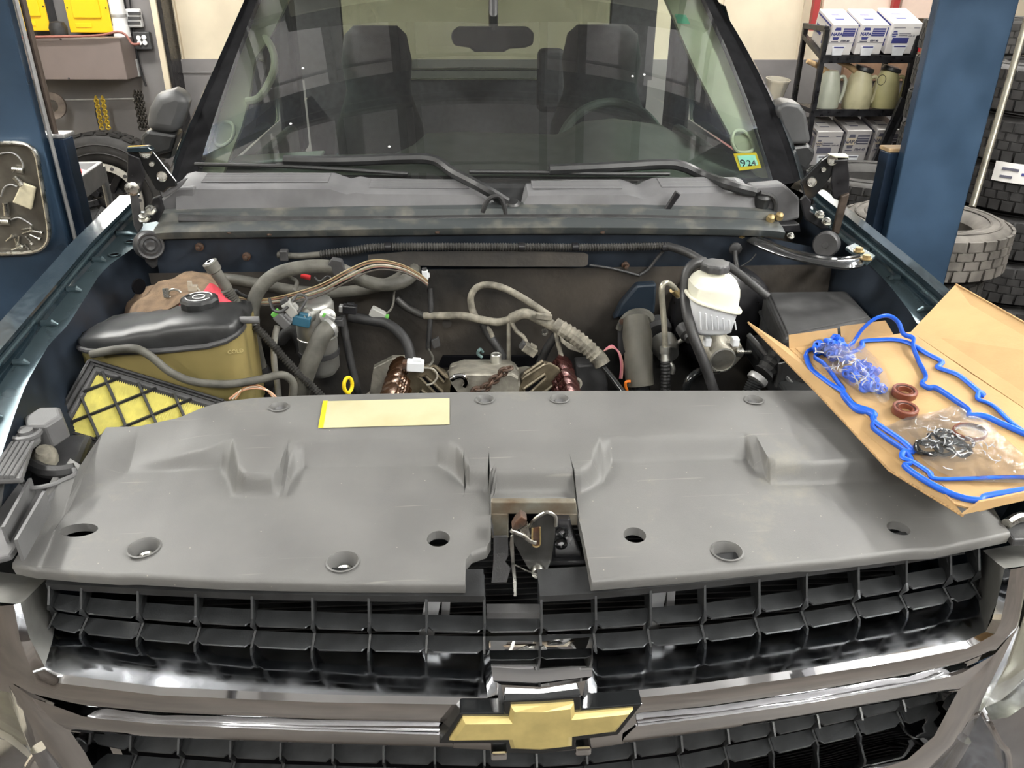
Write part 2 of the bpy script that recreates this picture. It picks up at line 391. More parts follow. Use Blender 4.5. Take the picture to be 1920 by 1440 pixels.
# ceiling lamps
def lamp(x, y, along, lab, z=3.30, L=1.25):
    t = thing('ceiling_lamp', lab, 'lamp', (x, y, z-.06), 'strip lamps under the workshop ceiling')
    d = (L, .06, .05) if along == 'x' else (.06, L, .05)
    e = (L-.06, .13, .03) if along == 'x' else (.13, L-.06, .03)
    b = MB(); b.box((x, y, z+.04), d); b.build('housing', m_lampw, t, smooth=0, bevel=.008)
    b = MB(); b.box((x, y, z-.005), e); b.build('diffuser', m_tube, t, smooth=0, bevel=.01)
LAB = 'long white strip lamp fixed under the workshop ceiling'
for (x, y, al) in ((-2.2, -2.6, 'y'), (2.2, -2.4, 'y'), (-2.3, .9, 'y'), (2.2, -.3, 'y'), (-2.3, 2.3, 'y'), (2.3, 2.3, 'y'), (-2.6, 4.9, 'x'), (2.6, 4.9, 'x'), (0, -2.9, 'x'), (3.3, .3, 'y'), (3.3, -1.3, 'y')):  # first lamp (front left) is added to brighten the pillar trim
    lamp(x, y, al, LAB)
# ================================================================== the pickup truck: front end
TRUCK = thing('pickup_truck', 'dark teal pickup truck with its hood off and engine bay open', 'truck', (0, 1.0, 0))
KS = .131                                      # how far the front end sweeps back with x^2
def gp(x, y, Y0): return atS(x, y, Y0, KS)
def ipl(pl, x): return lerp_at(pl, x)

# ---- radiator cover (sight shield): height field between a front and a back outline
ZL = (1.06, .08); ZU = (1.096, .08)
def low(x, y): return atP(x, y, *ZL)
def upp(x, y): return atP(x, y, *ZU)
front = [low(*p) for p in ((22, 1052), (60, 1060), (140, 1067), (280, 1077), (420, 1085), (640, 1090), (872, 1091))]
notch = [low(*p) for p in ((873, 1050), (884, 1036), (912, 1026), (920, 1012), (921, 950), (932, 934), (1062, 933), (1078, 943), (1092, 1000), (1108, 1086))]
frontR = [low(*p) for p in ((1109, 1087), (1300, 1072), (1570, 1047), (1760, 1023), (1895, 994))]
FR = [(p.x, p.y) for p in front+notch+frontR]
backL = [low(22, 1040), low(100, 925), low(128, 905), low(140, 888), upp(150, 868), upp(186, 798)]
back = [upp(*p) for p in ((258, 796), (330, 781), (372, 766), (420, 753), (480, 746), (560, 742), (720, 738), (900, 735), (1080, 733), (1490, 732))]
xs_ = [p.x for p in backL]; BK = [(p.x, p.y) for p in backL+back]
bkR = back[-1]
BK += [(bkR.x+.05, bkR.y-.004), (.70, bkR.y-.06), (.79, bkR.y-.16), (frontR[-1].x, frontR[-1].y+.03)]
lowpl = [low(*p) for p in ((25, 1048), (100, 985), (170, 930), (238, 884), (300, 880), (415, 879), (426, 900), (440, 931), (530, 935), (546, 902), (570, 876), (820, 872), (850, 894), (880, 918), (935, 925), (1090, 924), (1130, 905), (1146, 868), (1400, 861), (1420, 888), (1445, 907), (1525, 908), (1700, 900), (1880, 900))]
uppl = [upp(*p) for p in ((25, 1040), (100, 975), (170, 918), (245, 876), (300, 861), (400, 832), (436, 822), (446, 872), (460, 892), (508, 893), (525, 870), (541, 826), (840, 824), (856, 832), (880, 874), (905, 885), (1088, 884), (1110, 865), (1125, 820), (1400, 812), (1416, 817), (1440, 858), (1458, 868), (1520, 866), (1700, 862), (1880, 862))]
XTA = low(238, 882).x; XTB = low(425, 880).x
LWP = [(p.x, p.y) for p in lowpl]; UPP = [(p.x, p.y) for p in uppl]
def smooth(t): t = min(max(t, 0), 1); return t*t*(3-2*t)
X0 = FR[0][0]; X1 = FR[-1][0]
cols = sorted(set([X0+(X1-X0)*i/260 for i in range(261)]+[p[0] for p in FR]+[p[0] for p in BK if X0 < p[0] < X1]+[p[0] for p in LWP+UPP if X0 < p[0] < X1]))
cols = [c for i, c in enumerate(cols) if i == 0 or c-cols[i-1] > 2e-5]
def cov_z(x, y):
    yl = lerp_at(LWP, x); yu = max(lerp_at(UPP, x), yl+.018)
    t = min(max((y-yl)/(yu-yl), 0), 1); t = .55*t+.45*smooth(t)
    a = ZL[0]+ZL[1]*y; b_ = ZU[0]+ZU[1]*y
    s_ = min(max((x-XTA)/(XTB-XTA), 0), 1); tg = smooth((y-yl)/max(lerp_at(BK, x)-yl, .03))
    z = a+(b_-a)*(s_*t+(1-s_)*tg)
    xr = abs(x-0.0)
    return z-.004*smooth((xr-.60)/.05)
NR = 100
rows = []
for x in cols:
    yf = lerp_at(FR, x); yb = max(lerp_at(BK, x), yf+.004)
    r_ = [V(x, yf, cov_z(x, yf)-.022), V(x, yf-.004, cov_z(x, yf)-.006)]
    for j in range(NR):
        y = yf+(yb-yf)*j/(NR-1); r_.append(V(x, y, cov_z(x, y)))
    r_.append(V(x, yb+.003, cov_z(x, yb)-.006)); r_.append(V(x, yb, cov_z(x, yb)-.022))
    # underside
    for j in range(NR-1, -1, -6):
        y = yf+(yb-yf)*j/(NR-1); r_.append(V(x, y, min(cov_z(x, y), ZL[0]+ZL[1]*y)-.016))
    rows.append(r_)
b = MB(); b.loft(rows, closed=True, caps=True)
cover = b.build('radiator_cover', m_cover, TRUCK, smooth=50, label='faded black plastic radiator cover with stepped ridge and bolt wells')
# bore the wells and holes
HOLES = [(147, 990, .030, .016), (822, 1010, .0185, .0185), (1190, 1003, .0185, .0185), (1685, 990, .019, .017)]
WELLS = [(270, 1027, .023), (643, 1053, .023), (1363, 1033, .023)]
BOLTW = [(523, 763, .0165), (909, 749, .0165), (1049, 748, .0165), (1413, 750, .0165)]
cut = MB()
for (x, y, rx, ry) in HOLES:
    c = low(x, y); cut.add(*[(lambda pts: (pts, [list(range(24))[::-1], list(range(24, 48))]+[(i, (i+1) % 24, 24+(i+1) % 24, 24+i) for i in range(24)]))([V(c.x+rx*math.cos(2*math.pi*k/24), c.y+ry*math.sin(2*math.pi*k/24), c.z+h) for h in (-.08, .05) for k in range(24)])][0])
wl = []
for (x, y, r) in WELLS: wl.append((low(x, y), r, .022))
for (x, y, r) in BOLTW: wl.append((upp(x, y), r, .010))
for c, r, d in wl: cut.lathe([(r, -.08), (r, .05)], c, n=28)
co = cut.build('cutter', m_cover, None, smooth=0)
bo = cover.modifiers.new('bore', 'BOOLEAN'); bo.operation = 'DIFFERENCE'; bo.solver = 'EXACT'; bo.object = co
bpy.context.view_layer.update()
dg = bpy.context.evaluated_depsgraph_get(); me2 = bpy.data.meshes.new_from_object(cover.evaluated_get(dg))
cover.modifiers.clear(); cover.data = me2; bpy.data.objects.remove(co)
if not me2.materials: me2.materials.append(m_cover)
me2.polygons.foreach_set('use_smooth', [True]*len(me2.polygons)); me2.set_sharp_from_angle(angle=R(62))
for c, r, d in wl:
    s_ = MB(); s_.lathe([(r+.0035, .0012), (r+.001, .0022), (r-.002, -.002), (r-.004, -d), (.001, -d), (.001, -d-.003), (r+.0005, -d-.003)], c, n=28, caps=False)
    wo = s_.build('bolt_well', m_cover, cover)
    s_ = MB(); s_.lathe([(r*.62, -d), (r*.62, -d+.004), (r*.50, -d+.006), (r*.40, -d+.003), (.0005, -d+.003)], c, n=20)
    s_.build('push_fastener', m_greypl if d < .015 else m_steel, cover, label='round push-in fastener in its well')
for (x, y, rx, ry) in []:
    c = low(x, y); s_ = MB(); s_.lathe([(rx+.001, -.003), (rx-.002, -.03), (.001, -.034)], c, n=24, caps=False); s_.build('hole_sleeve', m_blackpl, cover)
# label
q = [upp(606, 754)+V(0, 0, .0012), upp(843, 748)+V(0, 0, .0012), upp(843, 797)+V(0, 0, .0012), upp(597, 804)+V(0, 0, .0012)]
s_ = MB(); s_.prism(q, (0, 0, .0008)); lab = s_.build('label_sticker', m_label, cover, smooth=0, label='worn blank cream label sticker')
ex = (q[1]-q[0]).normalized()
s_ = MB(); s_.prism([q[0]+V(0, 0, .001), q[0]+ex*.009+V(0, 0, .001), q[3]+ex*.009+V(0, 0, .001), q[3]+V(0, 0, .001)], (0, 0, .0006)); s_.build('label_stripe', m_ylw, cover, smooth=0)

# ---- black flange between cover and grille opening
s_ = MB()
fl = [gp(x, ipl([(85, 1094), (300, 1106), (470, 1113), (700, 1117), (908, 1118)], x), .012) for x in range(85, 909, 40)]+[gp(908, 1118, .012)]
s_.slab([[p+V(0, .045, .012) for p in fl], fl, [p+V(0, 0, -.012) for p in fl]], (0, .004, 0))
fr_ = [gp(x, ipl([(1012, 1118), (1117, 1112), (1322, 1092), (1513, 1070), (1700, 1046), (1838, 1024)], x), .012) for x in range(1012, 1839, 40)]
s_.slab([[p+V(0, .045, .012) for p in fr_], fr_, [p+V(0, 0, -.012) for p in fr_]], (0, .004, 0))
flange = s_.build('grille_flange', m_blackpl, TRUCK, smooth=30)

# ---- grille: chrome frame
def line(pts, Y0, n=40): return [gp(x, y, Y0) for (x, y) in resample2(pts, n)]
def resample2(pts, n):
    return [(p.x, p.y) for p in resample([V(a, b_, 0) for a, b_ in pts], n)]
def halfbar(b, A):                              # A: list of (polyline, Y0); the ledge rows are dusty
    b.cur = 1; b.loft([line(p, Y) for p, Y in A[:3]]); b.cur = 0; b.loft([line(p, Y) for p, Y in A[2:]])
g = MB()
LEFT = [([(104, 1168), (300, 1190), (500, 1206), (700, 1216), (912, 1221)], .05),
        ([(98, 1202), (300, 1231), (500, 1245), (700, 1253), (912, 1259)], .0),
        ([(84, 1250), (110, 1264), (300, 1288), (600, 1302), (914, 1308)], -.045),
        ([(60, 1258), (100, 1280), (300, 1304), (600, 1317), (916, 1322)], -.056),
        ([(45, 1275), (110, 1306), (300, 1328), (600, 1341), (880, 1346)], -.060),
        ([(60, 1300), (150, 1322), (300, 1336), (600, 1349), (860, 1354)], -.059),
        ([(100, 1318), (160, 1325), (300, 1338), (600, 1351), (840, 1356)], -.045),
        ([(102, 1324), (160, 1340), (300, 1354), (600, 1366), (828, 1372)], -.045),
        ([(60, 1308), (160, 1345), (300, 1358), (600, 1371), (834, 1378)], -.060),
        ([(100, 1352), (160, 1364), (300, 1376), (600, 1389), (850, 1396)], -.058),
        ([(130, 1370), (170, 1375), (300, 1383), (600, 1395), (850, 1402)], -.048),
        ([(150, 1372), (190, 1377), (310, 1384), (600, 1396), (850, 1403)], .0),
        ([(175, 1355), (210, 1362), (320, 1370), (600, 1382), (850, 1390)], .05)]
RIGHT = [([(1116, 1218), (1320, 1198), (1520, 1168), (1700, 1138), (1832, 1110)], .05),
         ([(1117, 1253), (1320, 1233), (1520, 1203), (1700, 1173), (1838, 1143)], .0),
         ([(1118, 1302), (1300, 1283), (1500, 1255), (1700, 1222), (1815, 1200), (1848, 1184)], -.045),
         ([(1118, 1316), (1300, 1298), (1500, 1270), (1700, 1238), (1820, 1214), (1866, 1188)], -.056),
         ([(1150, 1334), (1300, 1318), (1500, 1290), (1700, 1258), (1820, 1234), (1884, 1200)], -.060),
         ([(1185, 1338), (1320, 1325), (1500, 1299), (1700, 1265), (1800, 1244), (1868, 1218)], -.059),
         ([(1190, 1340), (1320, 1327), (1500, 1301), (1700, 1267), (1800, 1246), (1815, 1238)], -.045),
         ([(1196, 1356), (1320, 1342), (1500, 1316), (1700, 1281), (1800, 1258), (1812, 1250)], -.045),
         ([(1192, 1362), (1320, 1347), (1500, 1321), (1700, 1286), (1800, 1264), (1866, 1226)], -.060),
         ([(1170, 1384), (1320, 1365), (1500, 1338), (1700, 1304), (1790, 1288), (1812, 1282)], -.058),
         ([(1165, 1394), (1320, 1373), (1500, 1345), (1700, 1311), (1780, 1296), (1798, 1294)], -.048),
         ([(1165, 1396), (1320, 1375), (1500, 1347), (1690, 1312), (1760, 1298), (1780, 1296)], .0),
         ([(1160, 1385), (1320, 1362), (1500, 1334), (1680, 1302), (1740, 1288), (1760, 1282)], .05)]
halfbar(g, LEFT); halfbar(g, RIGHT)
grille = g.build('grille', [m_chrome, m_hazychrome], TRUCK, smooth=40, label='polished chrome grille surround with twin bars and black cells')
def gsub(m, name, mt, **k): return m.build(name, mt, grille, **k)
# dusty chrome ledge sheets are the upward faces of the bar
# uprights left and right
def patch(m, rows): m.loft([[gp(x, y, Y) for (x, y, Y) in r] for r in rows])
m = MB()
patch(m, [[(-80, 1062, .06), (88, 1084, .06)], [(-80, 1072, .03), (70, 1102, .03)], [(-80, 1100, -.01), (50, 1122, -.015)], [(-80, 1122, -.035), (38, 1133, -.035)]])          # top cap
gsub(m, 'upright_cap', m_dustmetal, smooth=40); m = MB()
patch(m, [[(88, 1084, .06), (96, 1140, .055), (104, 1168, .05)], [(64, 1108, .02), (80, 1160, .01), (98, 1202, .0)], [(38, 1131, -.035), (55, 1195, -.04), (84, 1250, -.045)]])   # inner wall
gsub(m, 'upright_inner', m_dustmetal, smooth=40); m = MB()
patch(m, [[(38, 1131, -.035), (55, 1195, -.04), (70, 1232, -.043), (84, 1250, -.045)], [(26, 1134, -.045), (38, 1200, -.052), (52, 1238, -.055), (60, 1258, -.056)], [(5, 1136, -.05), (10, 1205, -.057), (24, 1248, -.06), (45, 1275, -.060)], [(-30, 1138, -.048), (-25, 1215, -.055), (-2, 1268, -.058), (60, 1300, -.059)], [(-80, 1140, -.03), (-70, 1225, -.04), (-20, 1290, -.05), (100, 1318, -.045)]])
gsub(m, 'upright', m_chrome, smooth=40)
m = MB()
patch(m, [[(1990, 1005, .06), (1842, 1032, .06)], [(1990, 1018, .03), (1856, 1044, .03)], [(1990, 1036, -.01), (1870, 1056, -.015)], [(1990, 1052, -.035), (1884, 1066, -.035)]])
patch(m, [[(1842, 1032, .06), (1838, 1085, .055), (1832, 1110, .05)], [(1860, 1048, .02), (1850, 1100, .01), (1838, 1143, .0)], [(1884, 1066, -.035), (1870, 1125, -.04), (1848, 1184, -.045)]])
gsub(m, 'upright_cap', m_dustmetal, smooth=40); m = MB()
patch(m, [[(1884, 1066, -.035), (1870, 1125, -.04), (1860, 1162, -.043), (1848, 1184, -.045)], [(1895, 1067, -.045), (1884, 1128, -.052), (1876, 1166, -.055), (1866, 1188, -.056)], [(1906, 1066, -.05), (1900, 1130, -.057), (1893, 1172, -.06), (1884, 1200, -.060)], [(1922, 1062, -.045), (1912, 1128, -.052), (1904, 1176, -.055), (1868, 1218, -.058)], [(1935, 1060, -.03), (1918, 1130, -.03), (1908, 1182, -.035), (1866, 1226, -.04)]])
gsub(m, 'upright', m_chrome, smooth=40)
# lower frame corners (the bar flares down to the lower opening)
m = MB()
patch(m, [[(10, 1272, -.052), (60, 1308, -.060), (102, 1324, -.045)], [(30, 1310, -.056), (75, 1335, -.060), (100, 1352, -.058)], [(62, 1362, -.058), (95, 1380, -.060), (132, 1372, -.048)], [(100, 1425, -.055), (128, 1432, -.058), (160, 1412, -.046)], [(140, 1490, -.05), (165, 1495, -.052), (195, 1478, -.042)]])
patch(m, [[(132, 1372, -.048), (160, 1412, -.046), (195, 1478, -.042)], [(150, 1374, .0), (178, 1412, .0), (215, 1478, .0)], [(175, 1355, .05), (205, 1400, .05), (240, 1470, .05)]])
patch(m, [[(8, 1270, -.05), (30, 1310, -.056), (62, 1362, -.058), (100, 1425, -.055), (140, 1490, -.05)], [(6, 1276, -.035), (20, 1318, -.04), (46, 1375, -.04), (78, 1432, -.04), (110, 1500, -.04)], [(14, 1285, .0), (26, 1330, .0), (48, 1390, .0), (70, 1440, .0), (100, 1500, .0)]])
gsub(m, 'corner', m_chrome, smooth=40)
m = MB()
patch(m, [[(1910, 1172, -.04), (1866, 1226, -.060), (1812, 1250, -.045)], [(1880, 1235, -.05), (1845, 1268, -.060), (1812, 1282, -.058)], [(1835, 1318, -.055), (1815, 1330, -.060), (1796, 1296, -.048)], [(1790, 1395, -.055), (1770, 1402, -.058), (1752, 1380, -.046)], [(1735, 1450, -.05), (1715, 1452, -.052), (1700, 1425, -.044)], [(1640, 1490, -.05), (1630, 1490, -.052), (1620, 1452, -.044)]])
patch(m, [[(1796, 1296, -.048), (1776, 1340, -.047), (1752, 1380, -.046), (1700, 1425, -.044), (1620, 1452, -.044), (1440, 1490, -.044)], [(1780, 1297, .0), (1755, 1335, .0), (1720, 1368, .0), (1660, 1395, .0), (1560, 1425, .0), (1420, 1455, .0)], [(1760, 1283, .05), (1735, 1322, .05), (1690, 1350, .05), (1640, 1370, .05), (1540, 1395, .05), (1400, 1425, .05)]])
patch(m, [[(1910, 1172, -.04), (1880, 1235, -.05), (1835, 1318, -.055), (1790, 1395, -.055), (1735, 1450, -.05)], [(1912, 1178, -.03), (1888, 1245, -.035), (1845, 1325, -.04), (1805, 1402, -.04), (1750, 1462, -.04)], [(1910, 1180, .01), (1884, 1250, .01), (1842, 1335, .01), (1800, 1410, .01), (1745, 1465, .01)]])
gsub(m, 'corner', m_chrome, smooth=40)
# centre block that carries the emblem
m = MB()
patch(m, [[(914, 1185, .05), (1012, 1184, .05), (1112, 1180, .05)], [(918, 1222, .0), (1012, 1221, .0), (1112, 1216, .0)], [(924, 1276, -.045), (1012, 1280, -.05), (1110, 1268, -.045)], [(940, 1284, -.066), (1012, 1288, -.07), (1098, 1277, -.066)], [(944, 1310, -.068), (1012, 1314, -.072), (1092, 1304, -.068)]])
patch(m, [[(914, 1185, .05), (918, 1222, .0), (924, 1276, -.045), (940, 1284, -.066), (944, 1310, -.068)], [(906, 1200, .05), (908, 1242, .0), (914, 1308, -.045), (936, 1325, -.056), (940, 1330, -.058)]])
patch(m, [[(1112, 1180, .05), (1112, 1216, .0), (1110, 1268, -.045), (1098, 1277, -.066), (1092, 1304, -.068)], [(1122, 1198, .05), (1120, 1240, .0), (1119, 1302, -.045), (1100, 1318, -.056), (1096, 1324, -.058)]])
patch(m, [[(830, 1356, -.056), (930, 1330, -.056), (1012, 1310, -.058), (1095, 1322, -.056), (1190, 1336, -.056)], [(820, 1378, -.058), (930, 1380, -.058), (1012, 1380, -.058), (1095, 1370, -.058), (1195, 1360, -.058)], [(850, 1402, -.050), (930, 1407, -.054), (1012, 1412, -.056), (1095, 1405, -.054), (1168, 1394, -.05)], [(850, 1404, .0), (930, 1408, .0), (1012, 1412, .0), (1095, 1405, .0), (1168, 1396, .0)]])
gsub(m, 'emblem_block', m_chrome, smooth=40)

# ---- emblem
def zp(pts): return [(x/4.364+800, y/4.364+1180) for x, y in pts]
GOLD = zp([(183, 905), (295, 728), (672, 728), (690, 632), (945, 624), (1205, 605), (1212, 695), (1690, 655), (1545, 838), (1190, 880), (1188, 955), (930, 987), (690, 975), (672, 905)])
BORD = zp([(98, 937), (275, 690), (632, 688), (632, 590), (945, 572), (1262, 550), (1268, 655), (1768, 612), (1565, 868), (1222, 912), (1222, 985), (930, 1022), (650, 1012), (650, 937)])
em = MB(); em.prism([atY(x, y, -.082) for x, y in BORD], (0, .03, 0))
emb = em.build('emblem_border', m_gloss, TRUCK, smooth=0, bevel=.002)
em = MB(); em.prism([atY(x, y, -.086) for x, y in GOLD], (0, .012, 0))
eo = em.build('emblem', m_gold, emb, smooth=0, label='gold bow-tie emblem')
bm = bmesh.new(); bm.from_mesh(eo.data)
ff = [f for f in bm.faces if f.normal.y < -.9 and len(f.verts) > 6]
bmesh.ops.inset_region(bm, faces=ff, thickness=.0085, depth=.0); 
for f in [f for f in bm.faces if f.normal.y < -.9 and len(f.verts) > 6]:
    for v in f.verts: v.co.y -= .005
bm.to_mesh(eo.data); bm.free()
for (x, y) in ((935, 1405), (1092, 1396)):
    s_ = MB(); c = atY(x, y, -.072); s_.box(c, (.026, .03, .018)); gsub(s_, 'emblem_clip', m_chrome, smooth=0, bevel=.004)

# ---- grille cells
def cells(xv, TOP, S1, S2, BOT, ytop, yb):
    for i, x in enumerate(xv):                   # upright vanes: thin plates with a pointed front edge
        t = gp(x, ipl(TOP, x), ytop); a = gp(x, ipl(S1, x), .012); c = gp(x, ipl(S2, x), .012) if S2 else None; e = gp(x, ipl(BOT, x), yb)
        pr = [t, t+V(0, -.012, -.018) if not S2 else V(t.x, t.y-.018, (t.z*.45+a.z*.55)), a+V(0, -.004, 0)]
        if c is not None: pr += [V(a.x, a.y+.012, (a.z+c.z)/2), c+V(0, -.004, 0)]
        pr += [e, V(e.x, t.y+.05, e.z+.01), V(t.x, t.y+.05, t.z)]
        pr = [V(x_.x-.0018, x_.y, x_.z) for x_ in pr]
        s_ = MB(); s_.prism(pr, (.0036, 0, 0)); gsub(s_, 'upright_vane', m_grillepl, smooth=0)
    for S in (S1, S2):
        if not S: continue
        for x0, x1 in zip(xv, xv[1:]):
            y0 = ipl(S, x0); y1 = ipl(S, x1); d = 13
            P = [gp(x0+1, y0-7, .014), gp(x0+6, y0-6, .013), gp(x0+d, y0+(y1-y0)*.12, .008), gp(x1-d, y0+(y1-y0)*.88, .008), gp(x1-6, y1-6, .013), gp(x1-1, y1-7, .014)]
            Bk = [P[5]+V(0, .032, .007), P[0]+V(0, .032, .007)]
            s_ = MB(); s_.slab([P, [P[0].lerp(P[5], k)+V(0, .021, .005) for k in (0, .06, .13, .87, .94, 1)]], (0, 0, -.0035)); gsub(s_, 'slat', m_grillepl, smooth=0)
XU = [92, 152, 258, 366, 472, 585, 691, 799, 908, 1015, 1117, 1220, 1322, 1424, 1513, 1610, 1700, 1783, 1836]
TOPU = [(85, 1094), (300, 1106), (470, 1113), (700, 1117), (1000, 1120), (1117, 1112), (1322, 1092), (1513, 1070), (1700, 1046), (1838, 1024)]
S1U = [(92, 1140), (152, 1148), (258, 1158), (366, 1166), (472, 1172), (691, 1180), (905, 1184), (1015, 1182), (1117, 1177), (1322, 1160), (1513, 1134), (1700, 1104), (1836, 1080)]
S2U = [(92, 1176), (152, 1186), (258, 1197), (366, 1206), (585, 1217), (905, 1223), (1117, 1218), (1322, 1202), (1513, 1176), (1700, 1143), (1836, 1118)]
BOTU = [(92, 1190), (165, 1222), (366, 1242), (690, 1256), (905, 1252), (1117, 1240), (1220, 1236), (1424, 1216), (1610, 1190), (1775, 1160), (1836, 1130)]
cells(XU, TOPU, S1U, S2U, BOTU, .014, .03)
XL_ = [170, 245, 335, 432, 526, 624, 719, 815, 908, 1006, 1100, 1190, 1278, 1365, 1450, 1533, 1613, 1693, 1765]
TOPL = [(170, 1365), (300, 1380), (600, 1392), (850, 1400), (1006, 1408), (1165, 1394), (1320, 1373), (1500, 1345), (1700, 1309), (1780, 1290)]
S1L = [(170, 1392), (245, 1406), (432, 1419), (624, 1427), (815, 1432), (1006, 1436), (1100, 1430), (1278, 1407), (1450, 1377), (1613, 1345), (1693, 1328), (1765, 1312)]
S2L = [(170, 1440), (432, 1460), (815, 1472), (1006, 1476), (1278, 1446), (1450, 1412), (1613, 1378), (1693, 1358), (1765, 1336)]
BOTL = [(170, 1470), (432, 1492), (815, 1505), (1006, 1508), (1278, 1478), (1450, 1442), (1613, 1402), (1693, 1380), (1765, 1340)]
cells(XL_, TOPL, S1L, S2L, BOTL, .014, .03)
# sill of the open centre bay
s_ = MB(); a = gp(912, 1146, .02); c = gp(1012, 1146, .02); s_.bar(a, c, .02, .012); gsub(s_, 'centre_sill', m_satin, smooth=0)

# ---- condenser with fins, struts and dark back behind the grille
cn = MB(); cn.box((0, .26, .74), (1.5, .02, .56)); cond = cn.build('condenser', m_dark, TRUCK, smooth=0)
for k in range(36):
    s_ = MB(); s_.box((0, .238, .52+k*.0135), (1.42, .018, .003)); s_.build('fin', m_blackpl, cond, smooth=0)
for x0 in ((788, 1210), (1208, 1200)):
    a = gp(x0[0]+28, 1100, .10); c = gp(x0[0]+8, x0[1], .10); s_ = MB(); s_.bar(a, c, .026, .008, (0, 1, 0)); s_.bar(gp(x0[0]+50, 1105, .12), gp(x0[0]+46, x0[1]-40, .12), .014, .008, (0, 1, 0)); s_.build('radiator_strut', m_galv, TRUCK, smooth=0)
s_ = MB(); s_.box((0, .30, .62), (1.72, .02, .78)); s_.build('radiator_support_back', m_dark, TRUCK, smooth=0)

# ---- hood latch in the notch
def zq(pts, Y): return [atY(x/6.546+860, y/6.546+900, Y) for x, y in pts]
s_ = MB()
s_.prism(zq([(400, 270), (1440, 270), (1460, 420), (400, 420)], .165), (0, .012, 0))
s_.prism(zq([(980, 410), (1460, 410), (1500, 560), (980, 560)], .165), (0, .012, 0))
s_.prism(zq([(400, 410), (612, 410), (612, 720), (400, 720)], .165), (0, .012, 0))
s_.build('latch_panel', mat('weathered_zinc', (.30, .29, .24), .45, .6, col2=(.17, .12, .075), nscale=20, detail=8), TRUCK, smooth=0, bevel=.002)
s_ = MB(); s_.prism(zq([(1170, 490), (1370, 490), (1400, 620), (1520, 960), (1170, 960)], .150), (0, .03, 0)); lb = s_.build('latch_bracket', m_black, TRUCK, smooth=0, bevel=.003)
for (x, y) in ((1265, 635), (1255, 775)):
    s_ = MB(); s_.lathe([(.011, 0), (.011, .004), (.006, .005), (.006, .002), (.001, .002)], zq([(x, y)], .150)[0], (0, -1, 0), 18); s_.build('bolt_head', m_gloss, lb)
s_ = MB(); s_.prism(zq([(1110, 1000), (1540, 985), (1550, 1020), (1110, 1050)], .14), (0, .03, 0)); s_.build('crossbar', m_black, lb, smooth=0)
s_ = MB(); s_.prism(zq([(430, 695), (605, 695), (612, 930), (570, 1010), (640, 1090), (590, 1260), (400, 1262), (425, 1000)], .105), (0, .004, 0)); s_.prism(zq([(405, 590), (432, 690), (425, 700), (398, 600)], .105), (0, .03, 0)); s_.build('bracket_plate', m_satin, lb, smooth=0, bevel=.0015)
plate = [(640, 640), (760, 690), (860, 570), (930, 480), (1060, 400), (1150, 405), (1190, 460), (1182, 700), (1140, 1000), (1090, 1110), (1040, 1160), (900, 1160), (830, 1050), (690, 800)]
s_ = MB(); s_.prism(zq(plate, .095), (0, .005, 0)); lp = s_.build('latch_plate', mat('latch_steel', (.075, .075, .072), .32, .7, noise=.25, nscale=30), TRUCK, smooth=0, bevel=.0015)
s_ = MB(); s_.tube([p+V(0, -.001, 0) for p in sm(zq([(1190, 560), (1186, 450), (1120, 400), (1050, 402), (930, 480), (865, 570)], .094), 5)], .003, 8); s_.build('rolled_edge', m_steel, lp)
s_ = MB(); s_.prism(zq([(905, 590), (1000, 575), (1002, 790), (960, 822), (905, 790)], .0935), (0, .001, 0)); s_.build('slot', m_rust, lp, smooth=0)
s_ = MB(); s_.tube(sm(zq([(905, 590), (905, 780), (950, 820), (1000, 780), (998, 580)], .093), 4), .0016, 6); s_.build('slot_rim', m_brass, lp)
s_ = MB(); s_.prism(zq([(650, 610), (700, 520), (770, 450), (845, 490), (810, 570), (720, 620)], .088), (0, .02, 0)); s_.build('hook', m_rust, lp, smooth=0, bevel=.002)
s_ = MB(); s_.prism(zq([(740, 620), (850, 540), (880, 700), (860, 740)], .090), (0, .01, 0)); s_.build('pawl', m_steel, lp, smooth=0, bevel=.002)
s_ = MB(); s_.tube(sm(zq([(640, 620), (780, 680), (880, 750), (950, 770)], .089), 5), .0035, 8); s_.build('pawl_edge', m_steel, lp)
s_ = MB(); s_.prism(zq([(640, 690), (672, 680), (690, 1030), (715, 1250), (715, 1430), (672, 1430), (660, 1200), (625, 800)], .082), (0, .004, 0)); s_.build('release_lever', m_steel, lp, smooth=0, bevel=.001)
s_ = MB(); s_.lathe([(.0115, 0), (.0115, .006), (.0095, .010), (.001, .0105)], zq([(965, 1105)], .095)[0], (0, -1, 0), 18); s_.build('pivot_bolt', m_steel, lp)
s_ = MB(); s_.tube(sm(zq([(690, 1040), (900, 1140), (1060, 1170), (1070, 1130)], .086), 4), .0013, 6); s_.build('return_spring', m_steel, lp)

